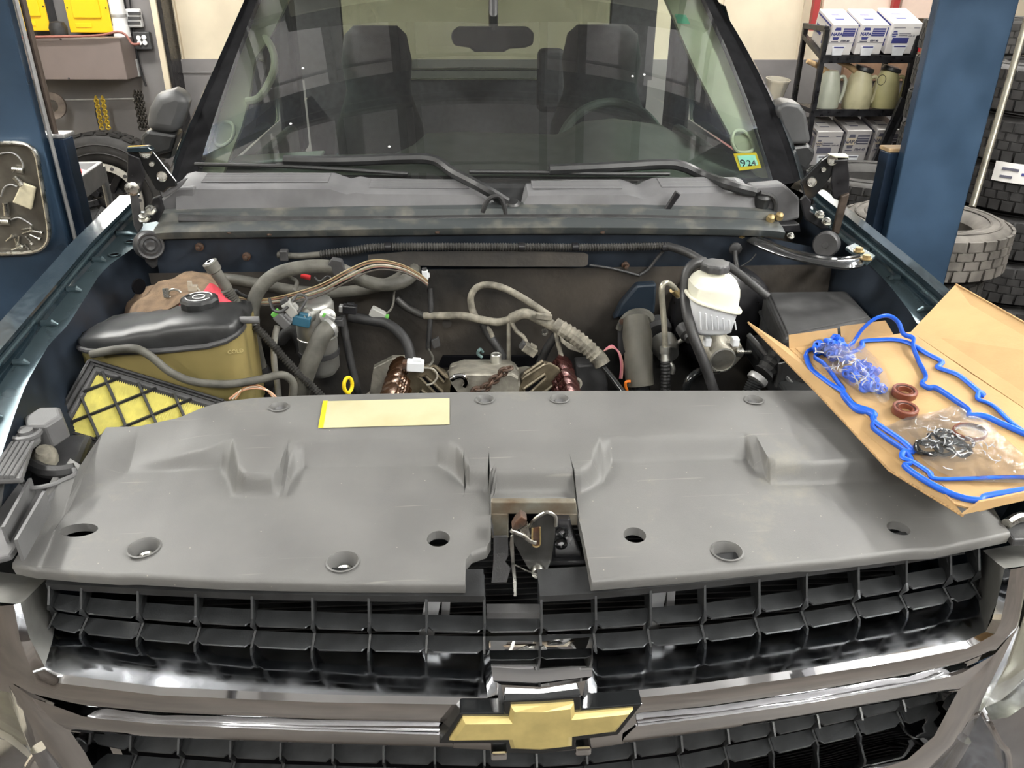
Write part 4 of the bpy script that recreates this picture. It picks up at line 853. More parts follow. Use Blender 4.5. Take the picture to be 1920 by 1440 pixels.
# ---- door mirrors
def mirror(P, low_, arm, lab, sd):
    m = MB(); a = [atY(x, y, 1.42) for x, y in P]; m.prism(a, (sd*.02, .12, 0)); mm = m.build('door_mirror', m_mirror, TRUCK, smooth=30, bevel=.025, seg=4, label=lab)
    m = MB(); a = [atY(x, y, 1.43) for x, y in low_]; m.prism(a, (sd*.01, .10, 0)); m.build('mirror_base', m_blackpl, mm, smooth=0, bevel=.01)
    m = MB(); a = [atY(x, y, 1.46) for x, y in arm]; m.prism(a, (0, .06, 0)); m.build('mirror_arm', m_blackpl, mm, smooth=0, bevel=.008)
    return mm
mirror([(272, 245), (278, 205), (292, 180), (325, 170), (345, 175), (352, 195), (345, 222), (332, 254)], [(262, 256), (275, 244), (332, 252), (322, 285), (272, 298)], [(268, 256), (330, 250), (318, 300), (290, 296)], 'grey door mirror housing', -1)
mirror([(1456, 210), (1462, 196), (1478, 192), (1500, 196), (1512, 212), (1520, 262), (1518, 270), (1482, 272), (1468, 245)], [(1478, 275), (1518, 270), (1530, 284), (1526, 300), (1510, 322), (1494, 312)], [(1480, 272), (1520, 278), (1520, 318), (1500, 322)], 'grey door mirror housing', 1)

# ---- hood hinges
def poly(pts, Y, th, name, mt, par, bev=.003, sx=0):
    m = MB(); m.prism([atY(x, y, Y) for x, y in pts], (sx, th, 0)); return m.build(name, mt, par, smooth=0, bevel=bev)
hg = poly([(236, 281), (276, 277), (286, 284), (330, 340), (331, 350), (318, 352), (306, 362), (292, 356), (270, 318), (262, 300), (240, 290)], .99, .008, 'hood_hinge', m_gloss, TRUCK)
hg['label'] = 'black steel hood hinge folded upright'
poly([(236, 276), (277, 274), (287, 282), (278, 286), (236, 286)], .975, .02, 'hinge_pad', m_paint, hg)
poly([(238, 287), (262, 296), (272, 330), (262, 362), (246, 366), (237, 345)], .985, .006, 'hinge_web', m_black, hg)
poly([(241, 358), (256, 362), (266, 425), (258, 438), (250, 425)], .975, .012, 'hinge_arm', m_satin, hg)
poly([(300, 360), (312, 356), (330, 345), (345, 335), (352, 334), (340, 350), (318, 366), (304, 372)], 1.0, .01, 'hinge_foot', m_cowl, hg)
for x, y, r in ((273, 286, .012), (304, 331, .010), (285, 308, .005)):
    m = MB(); m.lathe([(r, 0), (r*1.2, .002), (r*1.2, .0), (r*.6, -.001), (.001, -.001)], atY(x, y, .988), (0, -1, .2), 14); m.build('hinge_hole', m_steel, hg)
m = MB(); m.lathe([(.016, 0), (.016, .008), (.009, .010), (.009, .022), (.001, .023)], atY(247, 353, .98), (.6, -1, 0), 12); m.build('hinge_bolt', m_steel, hg)
m = MB(); c = atY(276, 458, .955); m.lathe([(.030, 0), (.034, .006), (.034, .024), (.030, .030), (.026, .029), (.024, .026), (.018, .030), (.015, .026), (.010, .030), (.001, .028)], c, (.55, -.8, .1), 24)
m.build('hinge_roller', m_satin, hg); poly([(268, 470), (296, 470), (294, 500), (286, 505), (272, 492)], .955, .012, 'roller_strap', m_rubber, hg)
poly([(285, 372), (300, 366), (308, 392), (296, 415), (270, 420), (268, 408)], .985, .008, 'hinge_base', m_black, hg)
for x, y in ((283, 396), (271, 410)):
    m = MB(); m.lathe([(.015, 0), (.015, .003), (.010, .003), (.010, .011), (.001, .012)], atY(x, y, .975), (0, -.6, 1), 6); m.build('hinge_nut', m_steel, hg)
hr_ = poly([(1504, 350), (1500, 342), (1540, 300), (1552, 292), (1590, 292), (1592, 300), (1585, 312), (1560, 330), (1540, 356), (1525, 372), (1510, 376)], .99, .008, 'hood_hinge', m_gloss, TRUCK)
hr_['label'] = 'black steel hood hinge folded upright'
poly([(1556, 290), (1590, 290), (1593, 297), (1566, 296)], .975, .02, 'hinge_pad', m_trim, hr_)
poly([(1565, 300), (1590, 298), (1594, 330), (1592, 365), (1580, 378), (1562, 372), (1558, 340)], .985, .006, 'hinge_web', m_black, hr_)
poly([(1578, 368), (1594, 362), (1588, 385), (1574, 440), (1562, 436)], .975, .012, 'hinge_arm', mat('rust_brown_steel', (.06, .045, .035), .5, .3, noise=.4, nscale=30), hr_)
poly([(1500, 375), (1510, 365), (1522, 378), (1520, 395), (1545, 415), (1556, 428), (1540, 430), (1510, 412)], .985, .008, 'hinge_base', m_black, hr_)
for x, y, r in ((1522, 341, .010), (1560, 300, .011), (1544, 318, .005)):
    m = MB(); m.lathe([(r, 0), (r*1.2, .002), (r*1.2, .0), (r*.6, -.001), (.001, -.001)], atY(x, y, .988), (0, -1, .2), 14); m.build('hinge_hole', m_steel, hr_)
for x, y in ((1536, 404), (1549, 417)):
    m = MB(); m.lathe([(.013, 0), (.013, .003), (.009, .003), (.009, .010), (.001, .011)], atY(x, y, .975), (0, -.6, 1), 6); m.build('hinge_nut', m_steel, hr_)
m = MB(); c = atY(1552, 456, .955); m.lathe([(.028, 0), (.032, .006), (.032, .028), (.028, .034), (.008, .033), (.007, .036), (.001, .036)], c, (-.55, -.8, .1), 24); m.build('hinge_roller', m_satin, hr_)
for s_, nm in ((hg, 0), (hr_, 1)):
    pass
# glossy curved brace between cowl and fender
m = MB(); pth = sm([atP(x, y, 1.305) for x, y in ((1412, 450), (1440, 462), (1480, 478), (1530, 490), (1580, 496), (1612, 490), (1622, 478))], 6); m.tube(pth, [.020+.004*math.sin(i*.3) for i in range(len(pth))], 12, flat=(1.0, .45)); br = m.build('cowl_brace', mat('grey_gloss_steel', (.06, .062, .064), .12, .6, coat=1.0), TRUCK)
m = MB(); m.tube([p+V(0, .012, .008) for p in pth[3:-6]], .006, 8); m.build('brace_ridge', m_gloss, br)
m = MB(); m.prism([atP(x, y, 1.308) for x, y in ((1585, 468), (1602, 460), (1640, 484), (1625, 498))], (0, 0, .006)); m.build('brace_foot', m_rail, br, smooth=0)
for x, y in ((1610, 472), (1624, 486)):
    m = MB(); m.lathe([(.013, 0), (.013, .003), (.009, .003), (.009, .010), (.001, .011)], atP(x, y, 1.316), (0, 0, 1), 8); m.build('brace_bolt', m_brass, br)
# front left: radiator side support, headlamp carrier
m = MB()
def hz(pts, z, th): m.prism([atP(x, y, z) for x, y in pts], (0, 0, -th))
hz([(-60, 815), (10, 812), (75, 800), (75, 820), (60, 832), (40, 896), (-60, 900)], 1.155, .012)
sup = m.build('headlamp_carrier', m_greypl, TRUCK, smooth=0, bevel=.004, label='dusty grey plastic headlamp carrier with ribs')
for k in range(5):
    x0 = 8+k*10; m = MB(); m.tube([atP(x0+14, 830, 1.157), atP(x0-26, 895, 1.157)], .004, 8); m.build('carrier_rib', m_greypl, sup)
m = MB(); m.lathe([(.026, 0), (.026, .006), (.021, .008), (.019, .004), (.012, .004), (.012, .010), (.001, .011)], atP(50, 815, 1.157), n=20); m.build('mount_boss', m_greypl, sup)
m = MB(); m.lathe([(.010, .0), (.010, .002)], atP(12, 823, 1.157), n=14); m.build('mount_hole_shade', m_dark, sup)  # dark disc standing in for the shaded hole
m = MB(); hz([(-60, 898), (40, 896), (45, 905), (60, 912), (92, 910), (115, 905), (70, 965), (20, 1040), (-60, 1060)], 1.10, .012); sc = m.build('carrier_tray', m_greypl, sup, smooth=0, bevel=.004)
for a, c in (((62, 915), (12, 1008)), ((18, 900), (-30, 990)), ((88, 940), (36, 1032))):
    m = MB(); m.bar(atP(*a, 1.11), atP(*c, 1.11), .005, .04); m.build('carrier_rib', m_greypl, sup, smooth=0)
m = MB(); m.tube(sm([atP(x, y, 1.12) for x, y in ((40, 898), (46, 910), (64, 915), (100, 908), (118, 900), (140, 890), (138, 880))], 4), .004, 8); m.build('tray_lip', m_greypl, sup)
m = MB(); m.prism([atP(x, y, 1.09) for x, y in ((40, 870), (130, 860), (150, 890), (110, 910), (50, 912))], (0, 0, -.02)); m.build('carrier_void_shade', m_dark, sup, smooth=0)  # dark slab, shade below the carrier put into its colour
m = MB(); m.tube(sm([atP(x, y, 1.115) for x, y in ((55, 868), (80, 882), (110, 885), (140, 880))], 5), .012, 8); m.build('bent_flap', m_rubber, sup)
m = MB(); m.lathe([(.034, 0), (.034, .045), (.03, .05), (.001, .05)], atP(97, 820, 1.125), (0, -.15, 1), 6); m.build('hex_duct_cap', m_greypl, sup, smooth=0, bevel=.004)
m = MB(); m.prism([atP(x, y, 1.095) for x, y in ((62, 845), (130, 812), (172, 812), (150, 868), (110, 880), (66, 872))], (0, 0, -.03)); m.build('duct_body', m_satin, sup, smooth=0, bevel=.01)
m = MB(); m.lathe([(.022, 0), (.02, .02), (.012, .03), (.001, .03)], atP(85, 862, 1.11), (.3, -.4, 1), 12); m.build('lamp_adjuster', m_loomdust, sup)
m = MB(); m.lathe([(.006, 0), (.006, .02), (.001, .021)], atP(10, 1030, 1.07), (1, -.3, .2), 10); m.build('adjuster_bolt', m_steel, sup)
m = MB(); m.prism([atP(x, y, 1.12) for x, y in ((0, 705), (18, 718), (26, 735), (22, 745), (0, 746))], (0, 0, .05)); m.build('bumper_stop', m_rubber, sup, smooth=0, bevel=.006)
# right front: carrier under the box
m = MB(); m.prism([atP(x, y, 1.06) for x, y in ((1880, 985), (1990, 940), (1990, 1010), (1900, 1012))], (0, 0, -.015)); sr = m.build('headlamp_carrier', m_satin, TRUCK, smooth=0, bevel=.004, label='black plastic headlamp carrier beside the cover')
m = MB(); m.tube(sm([atP(x, y, 1.07) for x, y in ((1888, 982), (1905, 972), (1925, 968))], 4), .009, 8); m.build('carrier_clip', m_steel, sr)
# ================================================================== engine bay
def hose(pts, Y, r, name, mt, par=TRUCK, n=6, k=10, label=None):      # pts: (px, py[, Y])
    P = [atY(p[0], p[1], p[2] if len(p) > 2 else Y) for p in pts]
    m = MB(); m.tube(sm(P, n), r, k); return m.build(name, mt, par, smooth=60, label=label)
def loom(pts, Y, r, name, mt, par=TRUCK, pitch=.006, label=None, amp=.18):
    P = sm([atY(p[0], p[1], p[2] if len(p) > 2 else Y) for p in pts], 8)
    L = sum((b_-a).length for a, b_ in zip(P, P[1:])); n = max(8, int(L/pitch)*2)
    Q = resample(P, n); m = MB(); m.tube(Q, [r*(1+(amp if i % 2 else -amp)) for i in range(n)], 10); return m.build(name, mt, par, smooth=20, label=label)
def blk(pts, Y, th, name, mt, par=TRUCK, bev=.002, label=None):
    m = MB(); m.prism([atY(x, y, Y) for x, y in pts], (0, th, 0)); return m.build(name, mt, par, smooth=0, bevel=bev, label=label)
# dark sheet added as bay floor; the shade of the gaps is its colour
m = MB(); m.box((0, .70, .62), (1.7, .62, .04)); m.build('dark_bay_floor', m_dark, TRUCK, smooth=0)

# ---- coolant reservoir
TB = [(146, 646, 632), (152, 653, 618), (165, 657, 607), (200, 659, 600), (232, 659, 597), (262, 658, 588), (300, 657, 584), (322, 655, 575), (390, 648, 569), (425, 638, 572), (442, 628, 580), (453, 618, 592), (458, 610, 602)]
rt_ = []; rb_ = []
for i, (x, ys, yt) in enumerate(TB):
    e = .5-abs(i/(len(TB)-1)-.5); dd = .075*min(1, (e*5)**.5)+.004
    s0 = atY(x, ys, .66-dd); zt = atY(x, yt, .655).z; X = s0.x
    rt_.append([V(X, .66-dd, s0.z), V(X, .66-dd*1.02, s0.z+(zt-s0.z)*.55), V(X, .66-dd*.88, s0.z+(zt-s0.z)*.82), V(X, .66-dd*.55, zt-.004), V(X, .66, zt), V(X, .66+dd*.6, zt-.014), V(X, .66+dd*.95, s0.z+(zt-s0.z)*.6), V(X, .66+dd, s0.z)])
    rb_.append([V(X, .66-dd, s0.z), V(X, .66-dd*.97, s0.z-.02), V(X, .66-dd*.92, s0.z-.20), V(X, .66+dd*.9, s0.z-.20), V(X, .66+dd, s0.z)])
m = MB(); m.loft(rb_, caps=False); m.add(rb_[0], [list(range(5))]); m.add(rb_[-1], [list(range(5))]); res = m.build('coolant_reservoir', m_amber, TRUCK, smooth=50, label='coolant reservoir with amber tank and black top')
m = MB(); m.loft([[p for p in r] for r in rt_]); m.add(rt_[0], [list(range(8))]); m.add(rt_[-1], [list(range(8))]); m.build('reservoir_top', m_blackpl, res, smooth=60)
m = MB(); m.tube([r[0]+V(0, -.003, 0) for r in rt_], .006, 8); m.build('reservoir_seam', m_satin, res)
c = atY(376, 575, .66)
m = MB(); m.lathe([(.030, -.03), (.030, .0)], c, n=20); m.build('filler_neck', m_blackpl, res)
m = MB(); m.lathe([(.036, -.006), (.038, 0), (.038, .016), (.034, .021), (.026, .023), (.024, .021), (.001, .021)], c, n=40, lobes=10, amp=.035); m.build('reservoir_cap', m_blackpl, res)
m = MB()
for a0, a1, r in ((.2, 2.6, .026), (3.4, 5.9, .026), (0, 6.28, .012)): m.tube([c+V(r*math.cos(a0+(a1-a0)*k/14), r*math.sin(a0+(a1-a0)*k/14), .0225) for k in range(15)], .0012, 6)
m.build('cap_marking', m_lampw, res)
hose([(445, 600, .63), (470, 600, .62), (486, 600, .62)], .62, .0075, 'reservoir_spout', m_greypl, res)
text('COLD', .012, atY(427, 664, .582), (1, 0, .12), (0, 0, 1), mat('embossed_amber', (.50, .42, .20), .5), 'level_marking', res)

# ---- air box, with the loose filter element lying in it
m = MB(); m.prism([atP(x, y, 1.06) for x, y in ((150, 690), (60, 690), (-40, 780), (-40, 810), (95, 806), (150, 840), (430, 760))], (0, 0, -.12)); ab = m.build('air_box', mat('dirty_plastic', (.055, .050, .040), .55, noise=.5, nscale=8, detail=7), TRUCK, smooth=0, bevel=.008, label='dirty open air filter box')
m = MB(); m.tube(sm([atP(x, y, 1.115) for x, y in ((160, 676), (120, 700), (60, 770), (28, 806))], 4), .008, 8); m.build('air_box_rim', m_greypl, ab)
m = MB(); m.lathe([(.05, 0), (.055, .03), (.04, .05), (.001, .052)], atP(75, 720, 1.09), (0, 0, 1), 16); m.build('air_duct', mat('olive_plastic', (.07, .06, .035), .5, noise=.3, nscale=12), ab)
ZF = (1.070, .03, 0.0)
A = atY(164, 672, .57); Bp = atY(420, 750, .55); Cp = atY(88, 808, .47); u = (Bp-A); v = (Cp-A)
af = thing('air_filter', 'loose panel air filter with yellow pleats and black diamond grid', 'air filter', (A+u*.5+v*.5)+V(0, 0, -.03))
def fp(a, b_, dz=0): return A+u*a+v*b_+V(0, 0, dz)
U1, V1 = 1.04, 1.04
m = MB()
fw_ = .10
for (a0, b0, a1, b1) in ((0, 0, U1, 0.13), (0, V1-.13, U1, V1), (0, 0, .10, V1), (U1-.10, 0, U1, V1)):
    m.prism([fp(a0, b0, .002), fp(a1, b0, .002), fp(a1, b1, .002), fp(a0, b1, .002)], (0, 0, -.03))
m.build('filter_frame', m_satin, af, smooth=0, bevel=.004)
for off, rr in ((.035, .004), (.075, .003)):
    m = MB(); m.tube([fp(off, off, .005), fp(U1-off, off, .005), fp(U1-off, V1-off, .005), fp(off, V1-off, .005)], rr, 6, True); m.build('frame_lip', m_rubber, af)
m = MB(); rows = []; NP = 110
for i in range(NP+1):
    a = .09+(U1-.18)*i/NP; z = -.004 if i % 2 else -.012
    rows.append([fp(a, .11, z), fp(a, V1-.11, z)])
m.loft(rows); m.build('pleated_media', m_filter, af, smooth=0)
lu = u.length; lv = v.length
def clipseg(c0, s):                                # lines a*lu + s*b*lv = c0 inside the window
    pts = []
    a0, a1, b0, b1 = .09, U1-.09, .11, V1-.11
    for a in (a0, a1):
        b_ = (c0-a*lu)/(s*lv)
        if b0 <= b_ <= b1: pts.append((a, b_))
    for b_ in (b0, b1):
        a = (c0-s*b_*lv)/lu
        if a0 < a < a1: pts.append((a, b_))
    return pts
step = .072
for s in (1, -1):
    for k in range(-12, 16):
        q = clipseg(k*step+.02, s)
        if len(q) >= 2 and (fp(*q[0])-fp(*q[1])).length > .02:
            m = MB(); m.bar(fp(*q[0], .001), fp(*q[1], .001), .005, .005); m.build('grid_bar', m_blackpl, af, smooth=0)

# ---- shop rag and red cloth behind the reservoir
def cloth(pts, Y0, Y1, name, mt, lab, cat, amp=.01, seed=1, lift=0):
    rnd = random.Random(seed); top = [atY(x, y, Y0) for x, y in pts]
    N = 26; T = resample(top, N); rows = []
    for j in range(9):
        f_ = j/8
        rows.append([V(p.x+.004*math.sin(j*2+i), Y0+(Y1-Y0)*f_+.006*math.sin(i*1.3+j), p.z-.30*(1-f_)**1.0*(.12+.88*(1-math.cos(math.pi*(1-f_)))/2)+amp*math.sin(i*.9+j*1.1+seed)+amp*.7*math.sin(i*2.1-j*.8)) for i, p in enumerate(T)])
    m = MB(); m.slab(rows, (0, .003, -.004)); return m
m = cloth([(228, 590), (250, 555), (290, 530), (330, 516), (380, 515), (420, 520), (440, 545)], .86, .70, 'shop_rag', m_rag, '', '')
P = [(225, 592), (240, 565), (262, 545), (300, 525), (340, 515), (385, 513), (415, 520), (432, 540), (440, 572)]
rows = []; rnd = random.Random(3)
for j in range(10):
    f_ = j/9; Yj = .92-.22*f_
    tp = resample([atY(x, y+f_*14+(0 if 0 < i < 8 else 8), Yj) for i, (x, y) in enumerate(P)], 24)
    rows.append([V(p.x, p.y, p.z+.007*math.sin(i*.5+j*.9)+.004*math.sin(i*1.1-j*.7)-.05*f_*f_) for i, p in enumerate(tp)])
m = MB(); m.slab(rows, (0, .004, -.006)); ragp = m.build('shop_rag', m_rag, None, smooth=60); tag(ragp, 'crumpled brown shop rag tucked behind the coolant reservoir', 'rag')
rows = []
for j in range(6):
    f_ = j/5; tp = resample([atY(x, y, .72-.05*f_) for x, y in ((345-4*j, 562+4*j), (375, 548+5*j), (396, 532+8*j), (425, 545+7*j), (440+3*j, 560+6*j))], 14)
    rows.append([V(p.x, p.y, p.z+.004*math.sin(i*1.1+j*1.7)) for i, p in enumerate(tp)])
m = MB(); m.slab(rows, (0, .003, -.004)); tag(m.build('red_cloth', m_red, None, smooth=60), 'bright red cloth scrap lying on the brown rag', 'cloth')
hose([(452, 612, .68), (458, 640, .68), (466, 662, .68)], .68, .006, 'red_strap', m_red)
# loose clips on the rag
m = MB(); c = atY(328, 552, .76); m.tube([c+V(.014*math.cos(a), 0, .012*math.sin(a)) for a in [2*math.pi*k/16 for k in range(16)]], .0025, 6, True); m.box(c+V(-.018, 0, .004), (.012, .006, .02)); tag(m.build('hose_clamp', m_steel, None), 'small steel spring clamp lying on the brown rag', 'clamp')
m = MB(); c = atY(362, 540, .77); m.box(c, (.02, .012, .014)); m.box(c+V(-.004, -.004, .012), (.010, .006, .012)); m.tube([c+V(.008, 0, 0), c+V(.02, -.01, -.006)], .003, 6); tag(m.build('connector_plug', m_clearpl, None, smooth=0, bevel=.002), 'translucent connector plug lying beside the red cloth', 'connector')

# ---- hoses and loom on the left
hose([(172, 664, .56), (215, 656, .55), (255, 654, .54), (285, 670, .54), (320, 698, .54), (365, 716, .54), (430, 720, .55), (490, 711, .56), (528, 703, .57), (548, 715, .58), (550, 735, .58), (544, 760, .58)], .55, .0085, 'overflow_hose', m_hose)
hose([(488, 690, .74), (478, 650, .74), (473, 600, .74), (476, 565, .75), (492, 535, .76), (520, 513, .77), (560, 502, .78), (605, 499, .79), (640, 506, .80), (675, 524, .81), (715, 534, .82), (750, 530, .84), (772, 516, .88), (778, 500, .95)], .78, .0155, 'heater_hose', m_hose)
hose([(405, 522, .90), (450, 526, .88), (500, 536, .87), (560, 546, .86), (620, 549, .86), (680, 543, .87), (730, 530, .89), (762, 512, .93)], .87, .0135, 'heater_hose', m_hose)
m = MB(); c0 = atY(486, 690, .74)
for k in range(3): m.lathe([(.017, 0), (.019, .003), (.017, .006)], c0+V(0, 0, -.005-k*.012), n=16, caps=False)
m.build('hose_clamp_band', m_satin, TRUCK)
hose([(488, 690, .74), (500, 720, .74), (505, 760, .74)], .74, .019, 'lower_fitting', m_rubber)
blk([(612, 500), (622, 486), (640, 490), (648, 512), (630, 520)], .78, .02, 'hose_clip', m_satin)
loom([(478, 612, .70), (510, 645, .69), (545, 685, .68), (580, 720, .67), (625, 765, .66)], .68, .0085, 'split_loom', m_loom)
hose([(456, 575, .72), (478, 612, .70)], .70, .008, 'loom_tail', m_hosedk)
# spark plug boot standing up
B0 = atY(393, 492, .70); B1 = atY(425, 540, .71); B2 = atY(458, 592, .72)
m = MB(); m.tube([B0, B0.lerp(B1, .3), B0.lerp(B1, .35), B1, B1.lerp(B2, .1), B2], [.016, .0155, .012, .0125, .0095, .0095], 14); sp = m.build('plug_boot', mat('grey_boot', (.115, .11, .095), .6, noise=.3, nscale=30), TRUCK, label='dusty spark plug boot pulled up out of the engine')
d = (B0-B1).normalized(); m = MB(); m.tube([B0+d*.0005, B0+d*.002], .010, 14); m.build('boot_liner', m_tankwhite, sp); m = MB(); m.tube([B0+d*.001, B0+d*.0028], .0045, 12); m.build('boot_bore', m_dark, sp)
loom([(424, 541, .705), (440, 566, .712), (458, 592, .72)], .72, .0112, 'boot_ribs', m_hose, sp, pitch=.005)
hose([(430, 555, .71), (440, 545, .73), (452, 552, .75), (466, 558, .76)], .72, .004, 'boot_lead', m_hosedk)
# bundle of stripped wires
wc = [(.26, .20, .10), (.34, .27, .15), (.24, .12, .07), (.42, .38, .32), (.15, .17, .08), (.34, .17, .14), (.08, .07, .06)]
for k, c in enumerate(wc):
    o_ = (k-3)*2.6+1.5*math.sin(k*2.3)
    hose([(445, 560+o_*.3, .76), (490, 566+o_*.6, .755), (540, 560+o_, .75), (600, 543+o_*1.2, .745), (650, 517+o_*1.3, .745), (690, 499+o_*1.2, .75), (720, 496+o_, .76), (755, 503+o_*.8, .78), (785, 518+o_*.7, .80), (802, 531+o_*.6, .81)], .76, .0018, 'bundle_wire', mat('wire_%d' % k, c, .5), k=6, label='thin coloured wire of the loose bundle' if k == 0 else None)
for k, c in enumerate(((.75, .40, .25), (.80, .72, .60), (.60, .30, .15))):
    hose([(430+k*6, 748, .56), (452+k*3, 733-k*3, .56), (480, 728-k*3, .565), (505-k*2, 734-k, .57), (524-k*4, 752, .57)], .56, .0022, 'bundle_wire', mat('wire_f%d' % k, c, .5), k=6)
# air conditioning accumulator
c1 = atY(603, 702, .80); c2 = atY(603, 560, .80); H = c2.z-c1.z; X = c1.x; rr = .045
m = MB(); m.lathe([(.018, 0), (.034, .006), (rr, .022), (rr, H*.50), (rr+.0015, H*.505), (rr+.0015, H*.53), (rr, H*.535), (rr, H-.012), (rr-.006, H-.002), (.03, H), (.001, H)], V(X, .80, c1.z), n=32); ac = m.build('accumulator', m_alu, TRUCK, smooth=50, label='aluminium air conditioning accumulator can')
m = MB(); m.lathe([(rr+.001, H*.28), (rr+.0025, H*.285), (rr+.0025, H*.35), (rr+.001, H*.355)], V(X, .80, c1.z), n=32, caps=False); m.build('can_strap', m_rubber, ac)
blk([(545, 560), (575, 562), (572, 590), (548, 588)], .77, .03, 'can_bracket', m_alu, ac)
m = MB(); m.lathe([(.016, 0), (.016, .012), (.012, .014), (.012, .03), (.001, .031)], atY(582, 590, .756), (-.6, -1, .1), 14); m.build('pressure_port', m_alu, ac)
m = MB(); m.lathe([(.018, 0), (.018, .014), (.013, .016), (.001, .017)], atY(614, 592, .752), (.2, -1, .3), 14); m.build('line_fitting', m_alu, ac)
hose([(622, 612, .735), (606, 625, .715), (590, 660, .70), (572, 705, .69), (556, 770, .69)], .70, .0205, 'suction_hose', m_hose, k=16)
m = MB(); q = [atY(622, 612, .733), atY(616, 616, .727)]; m.tube([q[0], q[1]], .0215, 16); m.build('hose_ferrule', m_galv, ac)
def plug(x, y, Y, s, m1, m2, name, lab=None, rz=0.0):
    c = atY(x, y, Y); rot = Matrix.Rotation(rz, 3, 'Y')
    m = MB(); m.box(c, (s*1.6, s, s), rot); o = m.build(name, m1, TRUCK, smooth=0, bevel=s*.12, label=lab)
    m = MB(); m.box(c+rot @ V(-s*.95, 0, 0), (s*.5, s*.8, s*.8), rot); m.build('plug_seal', m2, o, smooth=0, bevel=s*.1)
    m = MB(); m.box(c+rot @ V(.1*s, -.1*s, s*.62), (s*.8, s*.5, s*.3), rot); m.build('plug_latch', m1, o, smooth=0, bevel=s*.08)
    return o
m_green = mat('green_seal', (.13, .42, .08), .5); m_bluepl = mat('blue_plug_plastic', (.03, .11, .17), .45); m_grpl = mat('pale_grey_plug', (.36, .36, .34), .5)
plug(545, 578, .73, .022, m_grpl, m_satin, 'wire_plug', None, 1.0); plug(530, 600, .72, .022, m_greypl, m_green, 'wire_plug', None, .9)
plug(566, 600, .735, .024, m_bluepl, m_tankwhite, 'wire_plug', 'blue electrical plug', .25); plug(618, 596, .74, .014, m_galv, m_green, 'wire_plug', None, .6)
plug(656, 579, .80, .02, m_black, m_galv, 'wire_plug', None, .1); plug(708, 588, .84, .022, m_grpl, m_green, 'wire_plug', 'pale grey electrical plug hanging from a wire', -2.6); plug(634, 604, .75, .016, m_satin, m_black, 'wire_plug', None, 0)
plug(779, 685, .70, .024, m_tankwhite, m_rust, 'wire_plug', 'white electrical plug on the cylinder head', .1); plug(797, 515, .90, .014, m_tankwhite, m_satin, 'wire_plug', None, 1.5)
hose([(752, 510, .90), (740, 545, .88), (738, 565, .86), (733, 580, .85), (722, 590, .84)], .86, .0026, 'plug_wire', m_hose)
hose([(520, 612, .72), (514, 640, .715), (514, 680, .71), (520, 720, .705), (524, 765, .70)], .71, .007, 'white_pipe', mat('pale_pipe', (.42, .41, .37), .45, .4, noise=.2, nscale=30))
hose([(540, 575, .72), (525, 585, .71), (512, 580, .72), (505, 560, .74)], .72, .0035, 'plug_wire', m_hosedk)
hose([(560, 585, .72), (575, 560, .73), (560, 552, .74), (548, 565, .73)], .72, .0028, 'plug_wire', m_satin)
hose([(540, 520, .80), (556, 528, .80), (552, 545, .79)], .80, .005, 'vacuum_tube', m_hose)
hose([(590, 520, .86), (600, 528, .85), (615, 518, .85), (625, 530, .85)], .85, .0028, 'plug_wire', m_satin)
hose([(564, 517, .85), (582, 521, .85)], .85, .006, 'red_sleeve', m_redpl)
hose([(525, 640, .80), (545, 620, .80), (560, 635, .80), (566, 660, .80)], .80, .014, 'rubber_elbow', m_rubber)
hose([(640, 590, .84), (650, 640, .83), (660, 690, .82), (678, 765, .80)], .83, .0095, 'vent_tube', m_hosedk)
hose([(655, 594, .85), (690, 600, .84), (725, 607, .82), (750, 625, .80), (766, 652, .78), (772, 690, .76)], .82, .0125, 'vacuum_hose', m_rubber)
hose([(742, 560, .93), (765, 578, .93), (795, 592, .92)], .92, .009, 'harness_branch', m_loom)
# dipstick
c = atY(651, 722, .66); m = MB(); m.tube([c+V(.010*math.cos(a)*.8+.002, .008*math.cos(a), .018*math.sin(a)) for a in [2*math.pi*k/20 for k in range(20)]], .0042, 8, True); dp = m.build('dipstick_handle', m_ylw, TRUCK, label='yellow dipstick pull ring'); hose([(653, 738, .66), (656, 760, .66)], .66, .006, 'dipstick_tube', m_alu, dp)
# loom along the firewall top
loom([(600, 477, .93), (660, 470, .93), (725, 463, .93), (960, 463, .93), (1100, 464, .93), (1170, 463, .93), (1252, 461, .93)], .93, .0088, 'firewall_loom', m_loom, pitch=.0065, label='ribbed black loom clipped along the firewall')
hose([(520, 478, .93), (560, 480, .93), (602, 477, .93)], .93, .0075, 'loom_tail', m_hose)
hose([(1250, 461, .93), (1285, 472, .90), (1318, 490, .86)], .9, .010, 'loom_tail', m_hosedk)
for x in (728, 978, 1078, 1246):
    m = MB(); c = atY(x, 463, .93); m.tube([c+V(-.007, 0, 0), c+V(.007, 0, 0)], .011, 12); m.build('loom_clip', m_black, TRUCK)
m = MB(); m.box(atY(533, 478, .93), (.02, .02, .026)); m.build('loom_clip', m_satin, TRUCK, smooth=0, bevel=.003)
